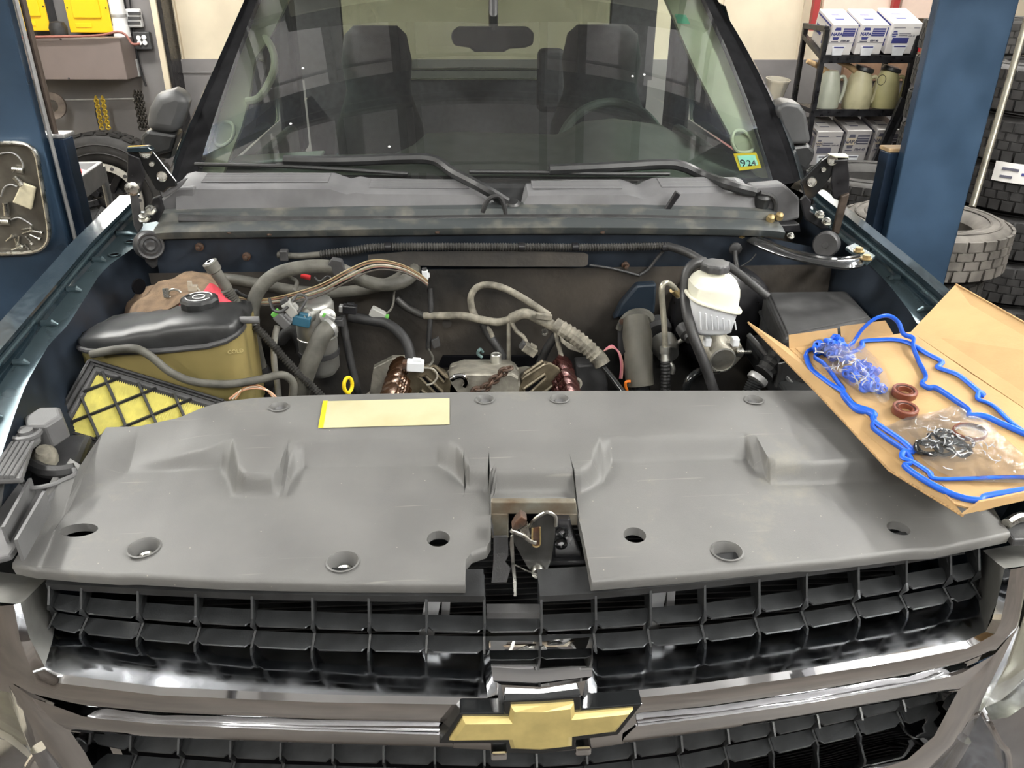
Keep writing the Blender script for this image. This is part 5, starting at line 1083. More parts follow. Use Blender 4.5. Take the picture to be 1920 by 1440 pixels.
# ---- dusty harness across the middle
hose([(795, 592, .90), (830, 592, .89), (868, 592, .88), (905, 600, .87), (935, 604, .86), (958, 598, .85)], .87, .0095, 'harness', m_loomdust, label='dust-caked engine wiring harness')
hose([(893, 598, .88), (884, 575, .89), (884, 553, .89), (898, 537, .89), (925, 535, .88), (955, 545, .87), (990, 565, .85), (1030, 592, .83)], .87, .0085, 'harness_branch', m_loomdust)
hose([(958, 598, .85), (985, 588, .84), (1015, 600, .83), (1045, 615, .81)], .83, .013, 'harness_branch', m_loomdust)
blk([(1005, 588), (1036, 592), (1035, 602), (1005, 599)], .81, .012, 'harness_clip', m_loomdust)
loom([(1050, 615, .80), (1075, 630, .79), (1100, 650, .78), (1118, 668, .77)], .79, .019, 'ribbed_conduit', m_loomdust, pitch=.010, amp=.10, label='dusty ribbed conduit over the engine')
hose([(1040, 608, .81), (1056, 618, .80)], .80, .018, 'conduit_collar', m_loomdust); hose([(1114, 664, .775), (1124, 674, .77), (1130, 684, .765)], .77, .0195, 'conduit_collar', m_loomdust)
hose([(1122, 678, .77), (1145, 705, .74), (1175, 745, .70)], .73, .0075, 'plug_lead', m_gloss)
blk([(1048, 628), (1060, 640), (1100, 660), (1094, 664), (1066, 655), (1052, 642)], .775, .006, 'torn_sleeve', m_loomdust)
hose([(957, 600, .845), (968, 620, .84), (982, 632, .83), (988, 645, .82)], .83, .005, 'harness_branch', m_loomdust); plug(993, 655, .81, .022, m_loomdust, m_satin, 'wire_plug', None, .6)
hose([(954, 602, .85), (954, 640, .85), (954, 682, .85)], .85, .0055, 'coolant_tube', m_cast)
hose([(1042, 622, .80), (1048, 650, .79), (1060, 690, .775), (1074, 712, .765)], .78, .0055, 'plug_lead', m_loomdust)
m = MB(); c = atY(1080, 719, .76); d = V(.2, -1, .6).normalized(); m.lathe([(.013, -.02), (.0145, 0), (.0145, .004), (.0085, .004), (.0075, -.01), (.001, -.012)], c, d, 18); m.build('lead_boot', m_loomdust, TRUCK)
hose([(1010, 690, .84), (1025, 655, .83), (1045, 625, .82)], .83, .0105, 'heater_pipe', m_hosedk)
hose([(948, 680, .86), (932, 650, .87), (915, 625, .88), (905, 605, .88)], .87, .0105, 'rear_cable', m_hosedk); hose([(905, 606, .88), (918, 620, .875), (924, 632, .87)], .87, .006, 'harness_branch', m_loomdust)
m = MB(); c = atY(1021, 622, .92); m.lathe([(.009, 0), (.009, .006), (.0055, .006), (.005, .002), (.001, .002)], c, (0, -1, .2), 14); m.build('firewall_plug', m_steel, TRUCK)
m = MB(); c = atY(838, 606, .93); m.lathe([(.012, 0), (.012, .005), (.006, .006), (.001, .006)], c, (0, -1, .2), 14); m.build('firewall_plug', m_dirty, TRUCK)
hose([(806, 540, .91), (808, 580, .90), (805, 620, .89), (803, 655, .88)], .9, .0065, 'harness_branch', m_hosedk)
hose([(803, 655, .86), (812, 672, .80), (806, 684, .74), (790, 690, .72)], .8, .003, 'plug_wire', m_hose); hose([(792, 690, .70), (812, 692, .69), (820, 705, .69), (812, 718, .69), (800, 722, .69)], .69, .0024, 'plug_wire', m_clearpl)
blk([(808, 640), (822, 632), (826, 650), (812, 655)], .87, .01, 'harness_clip', m_satin)
hose([(905, 660, .85), (900, 655, .84), (896, 663, .84), (904, 670, .84)], .84, .004, 'wire_curl', mat('teal_wire', (.10, .16, .16), .4, noise=.4, nscale=80))
# transmission tunnel bulge behind the engine
m = MB(); m.lathe([(.22, -.05), (.20, .02), (.14, .06), (.001, .08)], V(-.20, .90, .84), (0, -.6, .8), 24); m.build('bell_housing', m_cast, TRUCK)
# ---- engine: heads, springs, valley cover
m = MB(); m.prism([atY(x, y, .70) for x, y in ((842, 708), (870, 700), (960, 700), (975, 708), (985, 800), (830, 800))], (0, .14, -.03)); eng = m.build('engine_block', m_cast, TRUCK, smooth=0, bevel=.006, label='cast engine valley with oily cylinder heads laid open')
m = MB(); rows = []
for j in range(8):
    rows.append([V(-.12+.22*i/12, .62+.035*j, atY(900, 690, .86).z-.012*(7-j)+.006*math.sin(i*2.1+j*1.3)*math.sin(i*.7)) for i in range(13)])
m.loft(rows); m.build('valley_cover', m_cast, eng, smooth=60)
for x, y in ((852, 690), (845, 700), (878, 693), (912, 690), (965, 694), (860, 705)):
    m = MB(); m.lathe([(.010, -.01), (.010, .004), (.007, .008), (.001, .009)], atY(x, y, .80), (0, 0, 1), 10); m.build('valley_boss', m_cast, eng)
m = MB(); c = atY(930, 700, .80); m.lathe([(.013, -.02), (.013, .05), (.011, .052), (.008, .050), (.008, .03), (.001, .03)], c, (0, 0, 1), 16); m.build('coolant_stub', m_alu, eng)
blk([(820, 690), (1000, 690), (1010, 668), (830, 668)], .90, .01, 'valley_gap_shade', m_dark, eng)  # dark plate, shade of the rear opening put into its colour
m = MB(); m.bar(atY(876, 727, .735), atY(985, 722, .735), .012, .004); m.build('block_seam', m_rust, eng)
# left head: intake face slopes toward the valley, with port slots
def head(pts, slots, Y, nm):
    m = MB(); m.prism([atY(x, y, Y) for x, y in pts], (0, .16, -.07)); h = m.build(nm, m_oily, TRUCK, smooth=0, bevel=.004)
    for s in slots:
        m = MB(); P = [atY(x, y, Y-.002) for x, y in s]; m.prism(P, (0, .004, 0)); m.build('intake_port', m_dark, h, smooth=0)
        m = MB(); m.tube([p+V(0, -.001, 0) for p in P], .004, 6, True); m.build('port_rim', m_oily, h)
    return h
hl_ = head([(770, 690), (800, 685), (835, 700), (862, 735), (870, 800), (740, 800), (752, 720)], [[(806, 688), (815, 686), (838, 708), (832, 716)], [(786, 706), (798, 704), (830, 734), (824, 746)], [(782, 735), (790, 730), (812, 750), (800, 765)]], .70, 'cylinder_head')
hr2 = head([(968, 735), (985, 705), (1030, 678), (1050, 690), (1062, 800), (960, 800)], [[(978, 710), (984, 700), (1018, 676), (1022, 682)], [(982, 728), (988, 724), (1022, 700), (1024, 708), (996, 734), (984, 740)], [(1000, 750), (1036, 722), (1040, 730), (1010, 760)]], .70, 'cylinder_head')
def springs(p0, p1, n, r, mt, par, nm):            # row of valve springs running front to back
    for k in range(n):
        a = p0.lerp(p1, k/(n-1)); ax = V(.75 if nm < 0 else -.75, -.1, 1).normalized()*-1
        ax = V(-.55, -.25, .8).normalized() if nm < 0 else V(.55, -.25, .8).normalized()
        u_ = ax.cross(V(0, 1, 0)).normalized(); w_ = ax.cross(u_); P = [a+ax*(.032*t/40)+u_*(r*math.cos(t*.63))+w_*(r*math.sin(t*.63)) for t in range(41)]
        m = MB(); m.tube(P, .0042, 7); m.lathe([(r+.004, .032), (r+.004, .037), (.008, .041), (.001, .041)], a, ax, 14); m.lathe([(r*.55, -.02), (r*.55, .034)], a, ax, 10); m.build('valve_spring', mt, par)
springs(atY(748, 752, .60), atY(762, 700, .78), 5, .020, m_oilcoil, hl_, -1)
springs(atY(1058, 752, .60), atY(1042, 695, .78), 5, .018, mat('maroon_spring', (.055, .018, .016), .22, .6, noise=.4, nscale=60), hr2, 1)
hose([(752, 690, .80), (740, 705, .76), (730, 735, .70)], .76, .004, 'head_rim', m_oilcoil, hl_)
blk([(700, 690), (735, 672), (770, 672), (745, 700), (720, 760), (690, 760)], .82, .02, 'heat_baffle', m_cast, TRUCK)
blk([(1080, 685), (1130, 682), (1140, 720), (1140, 760), (1085, 760)], .80, .05, 'side_cover', m_satin, TRUCK, .006)
# lifting hook and chain
m = MB(); m.tube(sm([atY(x, y, .69) for x, y in ((846, 712), (856, 706), (868, 706), (874, 716), (870, 724))], 5), .0065, 10); tag(m.build('lifting_eye', m_chrome, None), 'bright steel lifting eye screwed into the engine valley', 'lifting eye')
ch = thing('lifting_chain', 'rusty lifting chain lying across the engine valley', 'chain', atY(920, 715, .70))
cp = sm([atY(x, y, .68) for x, y in ((882, 745), (895, 730), (910, 728), (922, 715), (935, 706), (945, 695), (958, 690))], 6); cp = resample(cp, 10)
for k in range(9):
    a, b_ = cp[k], cp[k+1]; t = (b_-a).normalized(); s = t.cross(V(0, -1, 0)).normalized() if k % 2 else V(0, -1, 0); c = (a+b_)/2; L = (b_-a).length*.78
    m = MB(); m.tube([c+t*(L*math.cos(q))+s*(.0085*math.sin(q)) for q in [2*math.pi*j/16 for j in range(16)]], .0036, 7, True); m.build('chain_link', m_rust, ch)
# ---- steering shaft boot
c = atY(1196, 712, .80); zt = atY(1190, 592, .86).z
m = MB(); m.tube([atY(1200, 722, .76), atY(1198, 700, .77), atY(1197, 662, .79), atY(1197, 658, .79), atY(1196, 650, .80), atY(1195, 630, .81), atY(1192, 596, .84)], [.034, .034, .034, .031, .034, .036, .030], 20); bt = m.build('steering_boot', mat('brown_grey_rubber', (.085, .080, .065), .55, noise=.2, nscale=20), TRUCK, label='grey steering shaft boot at the firewall')
m = MB(); m.tube(sm([atY(x, y, .88) for x, y in ((1162, 618), (1170, 600), (1185, 588), (1205, 586), (1218, 594), (1222, 610))], 5), .011, 8); m.build('boot_flange', m_hose, bt)
blk([(1160, 606), (1200, 590), (1222, 610), (1222, 660), (1160, 670)], .87, .02, 'boot_plate', m_satin, bt, .006)
hose([(1201, 720, .765), (1203, 760, .75)], .76, .022, 'steering_shaft', m_gloss, bt); m = MB(); m.lathe([(.008, 0), (.008, .003), (.001, .004)], atY(1167, 603, .87), (0, -1, .2), 10); m.build('boot_bolt', m_rust, bt)
m = MB(); m.tube(sm([atY(x, y, .74) for x, y in ((1182, 715), (1174, 716), (1173, 724), (1176, 732))], 4), .0035, 8); m.build('orange_clip', mat('orange_plastic', (.80, .20, .02), .4), bt)
for k in range(3): hose([(1132+k*2, 658-k*2, .80), (1148, 652-k*2, .80), (1162-k, 662, .795), (1168-k*2, 685, .79), (1166-k*2, 710, .785)], .8, .002, 'pink_wire', mat('pink_wire_%d' % k, (.70, .35-.06*k, .30), .5), k=6)
blk([(1150, 600), (1165, 570), (1195, 535), (1232, 532), (1228, 590), (1185, 588)], .90, .03, 'pedal_bracket', mat('blue_bracket_paint', (.016, .026, .040), .35, .2, coat=.3), TRUCK, .006)
# clutch/brake line
hose([(1272, 556, .84), (1264, 540, .83), (1250, 530, .82), (1241, 540, .81), (1243, 580, .80), (1246, 620, .785), (1247, 655, .775)], .8, .007, 'brake_pipe', mat('dull_pipe', (.42, .40, .33), .4, .7, noise=.25, nscale=40))
hose([(1272, 552, .84), (1262, 542, .833)], .83, .010, 'pipe_nut', m_brass)
m = MB(); m.tube([atY(1247, 650, .775), atY(1247, 662, .772), atY(1247, 663, .772), atY(1248, 676, .768)], [.013, .013, .010, .012], 12); m.build('pipe_fitting', m_alu, TRUCK)
loom([(1248, 676, .768), (1248, 710, .76), (1246, 765, .75)], .76, .0125, 'pressure_hose', m_rubber, pitch=.008, amp=.07)
hose([(1256, 680, .765), (1262, 690, .76), (1260, 700, .76)], .76, .006, 'pipe_stay', m_alu)
m = MB(); m.lathe([(.033, 0), (.033, .02), (.026, .05), (.001, .052)], atY(1243, 640, .86), (0.1, -1, -.35), 20); m.build('check_valve', m_alu, TRUCK); m = MB(); m.lathe([(.038, 0), (.038, .022), (.030, .03), (.001, .03)], atY(1228, 612, .90), (.1, -1, -.3), 20); m.build('check_valve_boot', m_rubber, TRUCK)
m = MB(); m.lathe([(.018, 0), (.018, .03), (.012, .034), (.012, .045), (.001, .046)], atY(1280, 614, .82), (.2, -1, -.3), 16); m.build('line_coupling', m_satin, TRUCK)
hose([(1262, 650, .84), (1275, 640, .84), (1290, 632, .83)], .84, .006, 'brake_pipe', m_alu)
# brake booster and master cylinder
m = MB(); m.lathe([(.13, -.02), (.132, .01), (.125, .03), (.09, .05), (.05, .058), (.001, .06)], atY(1350, 590, .92), (0, -1, 0), 32); m.build('brake_booster', m_black, TRUCK)
MC = atY(1355, 675, .66)
m = MB(); m.lathe([(.030, 0), (.031, .004), (.031, .035), (.036, .045), (.036, .12), (.03, .2), (.001, .2)], MC, (-.05, 1, .05), 24); mc = m.build('master_cylinder', m_cast, TRUCK, label='cast brake master cylinder')
m = MB(); m.lathe([(.0305, -.002), (.027, -.003), (.026, .0), (.001, .0)], MC, (-.05, 1, .05), 24, caps=False); m.build('cylinder_plug', m_alu, mc)
blk([(1330, 650), (1345, 640), (1392, 645), (1396, 668), (1376, 690), (1330, 668)], .69, .05, 'cylinder_body', m_cast, mc, .008)
blk([(1338, 638), (1372, 638), (1370, 655), (1340, 655)], .70, .04, 'reservoir_seat', m_cast, mc, .004)
hose([(1380, 660, .68), (1392, 660, .68)], .68, .010, 'bleeder', m_steel, mc); hose([(1392, 660, .68), (1408, 660, .68)], .68, .004, 'bleeder', m_steel, mc)
m = MB(); m.box(atY(1342, 698, .655), (.02, .002, .006)); m.build('cast_mark', m_steel, mc, smooth=0)
# white brake fluid reservoir: slanted seam between milky upper half and white lower half
def ring(zf, hw, hd, X, Yc, tilt):
    return [V(X+hw*(abs(math.cos(t))**.6)*math.copysign(1, math.cos(t)), Yc+hd*(abs(math.sin(t))**.6)*math.copysign(1, math.sin(t)), zf+tilt*hw*(abs(math.cos(t))**.6)*math.copysign(1, math.cos(t))) for t in [2*math.pi*k/32 for k in range(32)]]
YR = .70; pL = atY(1299, 566, YR-.05); pR = atY(1396, 590, YR-.05); Xc = (pL.x+pR.x)/2; hw = (pR.x-pL.x)/2-.004; zs = (pL.z+pR.z)/2; tl_ = (pR.z-pL.z)/(2*hw)
zb = atY(1345, 634, YR-.045).z; ztop = atY(1345, 512, YR).z
m = MB(); m.loft([ring(zb+.004, hw*.72, .040, Xc-.002, YR, 0), ring(zb+.012, hw*.88, .046, Xc-.002, YR, tl_*.3), ring(zs-.012, hw*.95, .05, Xc, YR, tl_), ring(zs, hw, .053, Xc, YR, tl_)], True, True); br_ = m.build('brake_reservoir', m_tankwhite, TRUCK, smooth=60, label='white brake fluid reservoir with black cap')
m = MB(); m.loft([ring(zs, hw*.97, .051, Xc, YR, tl_), ring(zs+.03, hw*.98, .051, Xc, YR, tl_*.8), ring(zs+(ztop-zs)*.60, hw*.95, .05, Xc, YR, tl_*.3), ring(zs+(ztop-zs)*.82, hw*.82, .045, Xc-.002, YR, 0), ring(ztop-.004, hw*.60, .036, Xc-.006, YR, 0), ring(ztop, hw*.42, .028, Xc-.008, YR, 0)], True, True); m.build('reservoir_upper', m_whitetank, br_, smooth=60)
m = MB(); m.tube(ring(zs, hw+.003, .055, Xc, YR, tl_), .0045, 8, True); m.build('reservoir_seam', m_whitetank, br_)
cx = atY(1341, 505, YR); m = MB(); m.lathe([(.022, -.02), (.022, .012)], V(cx.x, YR, ztop), n=20); m.build('filler_neck', m_whitetank, br_)
m = MB(); m.lathe([(.029, .006), (.031, .008), (.031, .020), (.028, .024), (.001, .025)], V(cx.x, YR, ztop), n=48, lobes=8, amp=.05); m.build('reservoir_cap', m_satin, br_)
for x in (1326, 1378): m = MB(); m.box(atY(x, 640, .68), (.016, .02, .02)); m.build('mount_lug', m_tankwhite, br_, smooth=0, bevel=.003)
for k in range(7): m = MB(); x = 1312+k*11; m.tube([atY(x, 585+k*3, .638), atY(x+2, 618, .645)], .0018, 6); m.build('tank_rib', m_tankwhite, br_)
hose([(1322, 491, .76), (1300, 496, .75), (1287, 515, .74), (1284, 550, .72), (1289, 590, .68), (1302, 635, .65), (1322, 685, .63), (1348, 760, .61)], .7, .0115, 'vacuum_hose', m_hosedk, k=12)
hose([(1362, 496, .84), (1385, 512, .82), (1410, 532, .80), (1440, 556, .78)], .8, .0095, 'vacuum_hose', m_hosedk)
hose([(1285, 740, .70), (1290, 715, .70), (1308, 698, .71), (1325, 694, .72)], .7, .009, 'rubber_hose', m_gloss)
hose([(1378, 470, .93), (1380, 490, .92), (1384, 510, .9)], .92, .006, 'ground_wire', m_hosedk); hose([(1384, 502, .93), (1405, 490, .93), (1418, 476, .93)], .93, .002, 'ground_wire', m_satin)
hose([(1200, 515, .94), (1215, 505, .94), (1235, 480, .94), (1248, 465, .935)], .94, .004, 'seam_edge', m_satin); hose([(1105, 497, .94), (1150, 504, .94), (1200, 517, .94)], .94, .003, 'seam_edge', m_satin)
m = MB(); m.lathe([(.016, 0), (.016, .006), (.008, .01), (.001, .01)], atY(1378, 466, .94), (0, -1, 0), 14); m.build('grommet', m_rubber, TRUCK)
# fuse block
Zt = 1.205
Q = [atP(x, y, Zt) for x, y in ((1432, 546), (1590, 544), (1640, 598), (1470, 634))]
m = MB(); q2 = [V((p.x-.6)*1.0+.6, p.y, p.z) for p in Q]; m.prism(Q, (0, 0, -.13)); m_fuse = mat('matt_black_plastic', (.032, .032, .033), .62, noise=.25, nscale=20, spec=.3); fb = m.build('fuse_block', m_fuse, TRUCK, smooth=0, bevel=.012, seg=3, label='black underhood fuse block')
m = MB(); m.tube([p+V(0, 0, -.055) for p in Q], .006, 6, True); m.build('fuse_block_rim', m_blackpl, fb)
m = MB(); m.prism([p.lerp(sum(Q, V(0, 0, 0))/4, .10)+V(0, 0, -.004) for p in Q], (0, 0, .006)); m.build('fuse_block_lid', m_fuse, fb, smooth=0, bevel=.004)
m = MB(); m.prism([atP(x, y, 1.10) for x, y in ((1400, 630), (1560, 600), (1680, 700), (1560, 770), (1490, 760))], (0, 0, -.05)); m.build('battery_tray', m_blackpl, TRUCK, smooth=0, bevel=.006)
hose([(1404, 628, .70), (1450, 680, .62), (1505, 745, .56)], .62, .006, 'tray_rail', m_satin); hose([(1455, 745, .60), (1480, 720, .60), (1510, 712, .58)], .6, .008, 'tray_rail', m_satin)
loom([(1462, 662, .62), (1448, 682, .61), (1432, 700, .60)], .61, .022, 'corrugated_elbow', m_rubber, pitch=.012, amp=.10)
m = MB(); a = atY(1424, 706, .60); b_ = atY(1417, 715, .595); m.lathe([(.022, 0), (.023, .003), (.023, .010), (.022, .013)], b_, (a-b_), 24); m.build('elbow_ring', m_galv, TRUCK)
loom([(1417, 715, .595), (1408, 735, .59), (1396, 760, .58)], .59, .017, 'braided_cable', m_blackpl, pitch=.005, amp=.1)
# ================================================================== gasket kit on the cover
def bp(x, y, dz=0.0): return atP(x, y, .985+dz, .14, .24)
box = thing('cardboard_box', 'open flattened cardboard box holding blue gaskets, laid across the radiator cover', 'box', bp(1700, 780))
TH = .0035
def sheet(P, name, off=TH, par=box):
    m = MB(); n = (P[1]-P[0]).cross(P[-1]-P[0]).normalized(); n = n if n.z > 0 else -n
    m.prism(P, n*-off); m.cur = 0; return m.build(name, m_card, par, smooth=0)
F0 = [bp(1480, 653), bp(1590, 640), bp(1708, 622), bp(1820, 700), bp(1990, 812), bp(2010, 905), bp(1837, 957), bp(1790, 945), bp(1633, 787)]
sheet(F0, 'floor_panel')
# long left wall, folded out flat
W0 = [bp(1480, 653), bp(1633, 787), bp(1790, 945), bp(1806, 965, -.004), bp(1740, 925, -.012), bp(1668, 880, -.014), bp(1530, 732, -.006), bp(1403, 603, .014)]
m = MB(); m.prism(W0[:2]+W0[6:], (0, 0, -TH)); m.prism([W0[1], W0[2], W0[3], W0[4], W0[5], W0[6]], (0, 0, -TH)); m.build('side_flap', m_card, box, smooth=0)
m = MB(); m.tube([W0[7]+V(0, 0, -.002), W0[6]+V(0, 0, -.002), W0[5]+V(0, 0, -.002), W0[4]+V(0, 0, -.002), W0[3]+V(0, 0, -.002)], .0024, 6); m.build('corrugated_edge', m_cardedge, box)
m = MB(); m.tube([bp(1480, 653, .001), bp(1633, 787, .001), bp(1790, 945, .001)], .0018, 6); m.build('fold_crease', m_cardedge, box)
m = MB(); m.tube([bp(1492, 653, .001), bp(1650, 795, .001), bp(1798, 938, .001)], .0012, 6); m.build('fold_crease', m_cardedge, box)
# small back flaps, standing up
b0 = bp(1480, 653); b1 = bp(1572, 642); b2 = bp(1578, 641); b3 = bp(1676, 628)
def up_to(p, x, y, Yoff=.012):
    return atY(x, y, p.y+Yoff)
sheet([b0, b1, up_to(b1, 1570, 615), up_to(b0, 1479, 628)], 'end_flap'); sheet([b2, b3, up_to(b3, 1660, 601), up_to(b2, 1576, 612)], 'end_flap')
# big lid flap on the right, raised
r0 = bp(1708, 622); r1 = bp(1990, 812)
t0 = atY(1792, 533, r0.y+.10); t1 = atY(2040, 672, r1.y+.12)
sheet([r0, r1, t1, t0], 'lid_flap')
m = MB(); m.tube([t0, t1], .0022, 6); m.build('corrugated_edge', m_cardedge, box)
# low front end wall
e0 = bp(1806, 965); e1 = bp(2010, 918); m = MB()
w0 = atY(1838, 941, e0.y+.004); w1 = atY(2010, 905, e1.y+.004)
m.prism([e0, e1, w1, w0], (0, .004, 0)); m.build('end_wall', m_card, box, smooth=0)

# blue valve cover gaskets: two thin loops lying crossed in the box
def gasket(pts, lab, r=.0042, dz=.006):
    P = [bp(x, y, dz+(z if True else 0)) for x, y, z in [(p+(0,))[:3] for p in pts]]
    m = MB(); m.tube(sm(P, 5, True), r, 8, True, flat=(.85, 1.25)); o = m.build('valve_cover_gasket', m_blue, None, smooth=60); tag(o, lab, 'gasket', 'blue gaskets in the box')
    return o
gasket([(1512, 662), (1530, 655), (1560, 668), (1596, 645, .004), (1605, 634, .01), (1618, 616, .03), (1640, 598, .045), (1665, 592, .045), (1684, 604, .03), (1694, 626, .012), (1712, 634, .008), (1712, 650, .006), (1722, 676), (1736, 706), (1728, 718), (1740, 727), (1756, 728), (1790, 750), (1815, 768), (1818, 778), (1846, 780), (1880, 795), (1925, 815), (1990, 850), (2000, 900), (1960, 900), (1920, 895), (1880, 895), (1760, 898), (1742, 885), (1710, 865), (1692, 858), (1696, 846), (1712, 846), (1690, 825), (1640, 790), (1640, 776), (1628, 768), (1600, 758), (1580, 735), (1550, 715), (1520, 690)], 'blue silicone valve cover gasket with its back end arched up over the box flap')
gasket([(1528, 668), (1545, 682), (1570, 715), (1582, 732), (1580, 742), (1604, 768), (1628, 774), (1640, 785), (1636, 800), (1660, 820), (1700, 848), (1708, 868), (1695, 872), (1720, 892), (1760, 915), (1800, 932), (1838, 938), (1850, 930), (1910, 920), (1990, 905), (2010, 880), (1960, 835), (1900, 795), (1868, 765), (1852, 755), (1834, 748), (1838, 735), (1842, 740), (1800, 705), (1772, 694), (1758, 688), (1766, 678), (1740, 664), (1708, 645), (1680, 637), (1650, 637), (1618, 640), (1616, 650), (1590, 662), (1560, 655)], 'blue silicone valve cover gasket lying flat along the whole box', dz=.0045)
# brown oil seals
for (x, y), lab in (((1694, 741), 'brown ring oil seal beside the bag of blue grommets'), ((1695, 774), 'brown ring oil seal beside the bag of black rings')):
    c = bp(x, y, .0); s = thing('oil_seal', lab, 'oil seal', c, 'brown oil seals in the box')
    m = MB(); m.lathe([(.0215, 0), (.022, .002), (.022, .012), (.0205, .0135), (.017, .0125), (.016, .009), (.0135, .010), (.0125, .012), (.0115, .0115), (.0115, 0)], c, (0, -.1, 1), 32, caps=False); m.build('seal_ring', m_seal, s)
    m = MB(); m.lathe([(.0172, .0105), (.0165, .0115), (.0158, .0105)], c, (0, -.1, 1), 32, caps=False); m.build('seal_lip', m_rubber, s)
# plastic bags
def bagmesh(outline, zc, hump, seed, amp=.0022):
    C0 = V(sum(p[0] for p in outline)/len(outline), sum(p[1] for p in outline)/len(outline), 0); rnd = random.Random(seed)
    out = resample([V(x, y, 0) for x, y in outline]+[V(*outline[0], 0)], 48)[:-1]; rows = []
    nz = [rnd.uniform(-1, 1) for _ in range(400)]
    for j in range(9):
        f_ = 1-j/8.0; row = []
        for i, p in enumerate(out):
            q = C0.lerp(p, f_); z = zc+hump*(1-f_**2.2)+amp*nz[(i*7+j*31) % 400]*(0.3+f_*.7)*(1 if f_ < 1 else .6)
            row.append(bp(q.x, q.y, max(z, .001)))
        rows.append(row)
    m = MB(); m.loft(rows, True); return m
g = [(1516, 650), (1530, 634), (1560, 632), (1590, 640), (1618, 648), (1640, 668), (1662, 700), (1668, 728), (1668, 752), (1650, 756), (1620, 745), (1590, 722), (1565, 700), (1540, 690), (1555, 672), (1530, 655)]
bg = thing('grommet_bag', 'clear crinkled plastic bag packed with blue rubber grommets', 'plastic bag', bp(1590, 690))
m = bagmesh(g, .008, .046, 5, .004); m.build('bag_film', m_bag, bg, smooth=25)
rnd = random.Random(11)
def folds(outline, n, seed, zc, hump, par):
    rnd = random.Random(seed); xs = [p[0] for p in outline]; ys = [p[1] for p in outline]; C0 = V(sum(xs)/len(xs), sum(ys)/len(ys), 0)
    for k in range(n):
        p = rnd.choice(outline); f_ = rnd.uniform(.15, .85); q = C0.lerp(V(p[0], p[1], 0), f_)
        a = rnd.uniform(0, 6.28); L = rnd.uniform(8, 24); z = zc+hump*(1-f_**2.2)+.003
        P = [bp(q.x+math.cos(a+t*.5)*L*t, q.y+math.sin(a+t*.5)*L*t*.7, z+.002*math.sin(t*3)) for t in (-.5, -.2, .15, .5)]
        m = MB(); m.tube(sm(P, 3), [.0005+.0006*math.sin(math.pi*i/9) for i in range(10)], 5); m.build('bag_crease', m_bagfold, par)
folds(g, 44, 3, .008, .046, bg)
for k in range(44):                                 # grommets inside
    a = rnd.choice([(1560, 660), (1580, 668), (1600, 680), (1615, 700), (1630, 712), (1640, 728), (1590, 660), (1575, 650), (1620, 725), (1605, 695), (1645, 705), (1550, 650)])
    c = bp(a[0]+rnd.uniform(-13, 13), a[1]+rnd.uniform(-11, 11), rnd.uniform(.004, .015)); d = V(rnd.uniform(-1, 1), rnd.uniform(-1, 1), rnd.uniform(.2, 1))
    m = MB(); m.lathe([(.010, 0), (.0112, .003), (.0112, .009), (.007, .011), (.007, .018), (.0035, .018), (.0035, 0)], c, d, 14, caps=False); tag(m.build('rubber_grommet', m_blue, None), 'blue rubber grommet inside the clear plastic bag', 'grommet', 'blue grommets in the bag')
h = [(1660, 800), (1700, 782), (1760, 770), (1786, 760), (1815, 768), (1850, 790), (1900, 835), (1950, 880), (1960, 905), (1900, 905), (1830, 903), (1770, 890), (1735, 868), (1715, 840), (1690, 818)]
bo2_ = thing('ring_bag', 'flat clear plastic bag with black rubber rings inside', 'plastic bag', bp(1800, 840))
m = bagmesh(h, .007, .010, 9); m.build('bag_film', m_bag, bo2_, smooth=25); folds(h, 44, 8, .007, .010, bo2_)
for k, (x, y, r, s_) in enumerate(((1742, 838, .020, 1), (1736, 842, .017, 1), (1776, 818, .018, 1), (1785, 832, .021, 1), (1800, 842, .017, 1), (1770, 842, .015, 1), (1760, 822, .016, 1), (1808, 828, .014, 1))):
    c = bp(x, y, .008+.0015*(k % 3)); m = MB(); m.tube([c+V(r*math.cos(t), r*.95*math.sin(t), .13*r*.95*math.sin(t)+.002*math.sin(3*t+k)) for t in [2*math.pi*q/28 for q in range(28)]], .0032, 8, True); tag(m.build('rubber_ring', m_gloss, None), 'black rubber ring inside the flat plastic bag', 'rubber ring', 'black rings in the flat bag')
c = bp(1818, 810, .010); m = MB(); m.tube([c+V(.027*math.cos(t), .020*math.sin(t), .003*math.sin(t)) for t in [2*math.pi*q/32 for q in range(32)]], .003, 8, True, flat=(.5, 1.6)); tag(m.build('rubber_ring', m_seal, None), 'wide brown band ring inside the flat plastic bag', 'rubber ring')
# ================================================================== lift posts
def post(xin, sd, lab, Yf=1.5, W=.27):
    t = thing('lift_post', lab, 'lift post', (xin+sd*W/2, Yf+.15, 0))
    x0, x1 = sorted((xin, xin+sd*W))
    m = MB(); m.box(((x0+x1)/2, Yf+.004, 1.75), (x1-x0, .008, 3.5)); xo = xin+sd*W; m.box((xo-sd*.035, Yf+.26, 1.75), (.07, .008, 3.5)); m.box((xo-sd*.004, Yf+.13, 1.75), (.008, .26, 3.5)); m.build('column', m_lift, t, smooth=0, bevel=.004)
    for y in (Yf+.004,):
        m = MB(); m.box((xin+sd*.010, y+.02, 1.75), (.016, .035, 3.5)); m.build('column_lip', m_lift, t, smooth=0, bevel=.004)
    m = MB(); m.box(((x0+x1)/2, Yf+.15, .01), (W+.16, .46, .02)); m.build('base_plate', m_lift, t, smooth=0)
    return t
XLp = atY(62, 200, 1.5).x; XRp = atY(1712, 220, 1.5).x
lpost = post(XLp, -1, 'blue steel lift post with a parts tray stuck to it', W=.42)
m = MB(); z = atY(95, 258, 1.56).z; xa = XLp+.075
m.box((XLp+.005, 1.575, z/2+.2), (.075, .06, z-.4)); m.build('carriage', m_liftdk, lpost, smooth=0, bevel=.004)
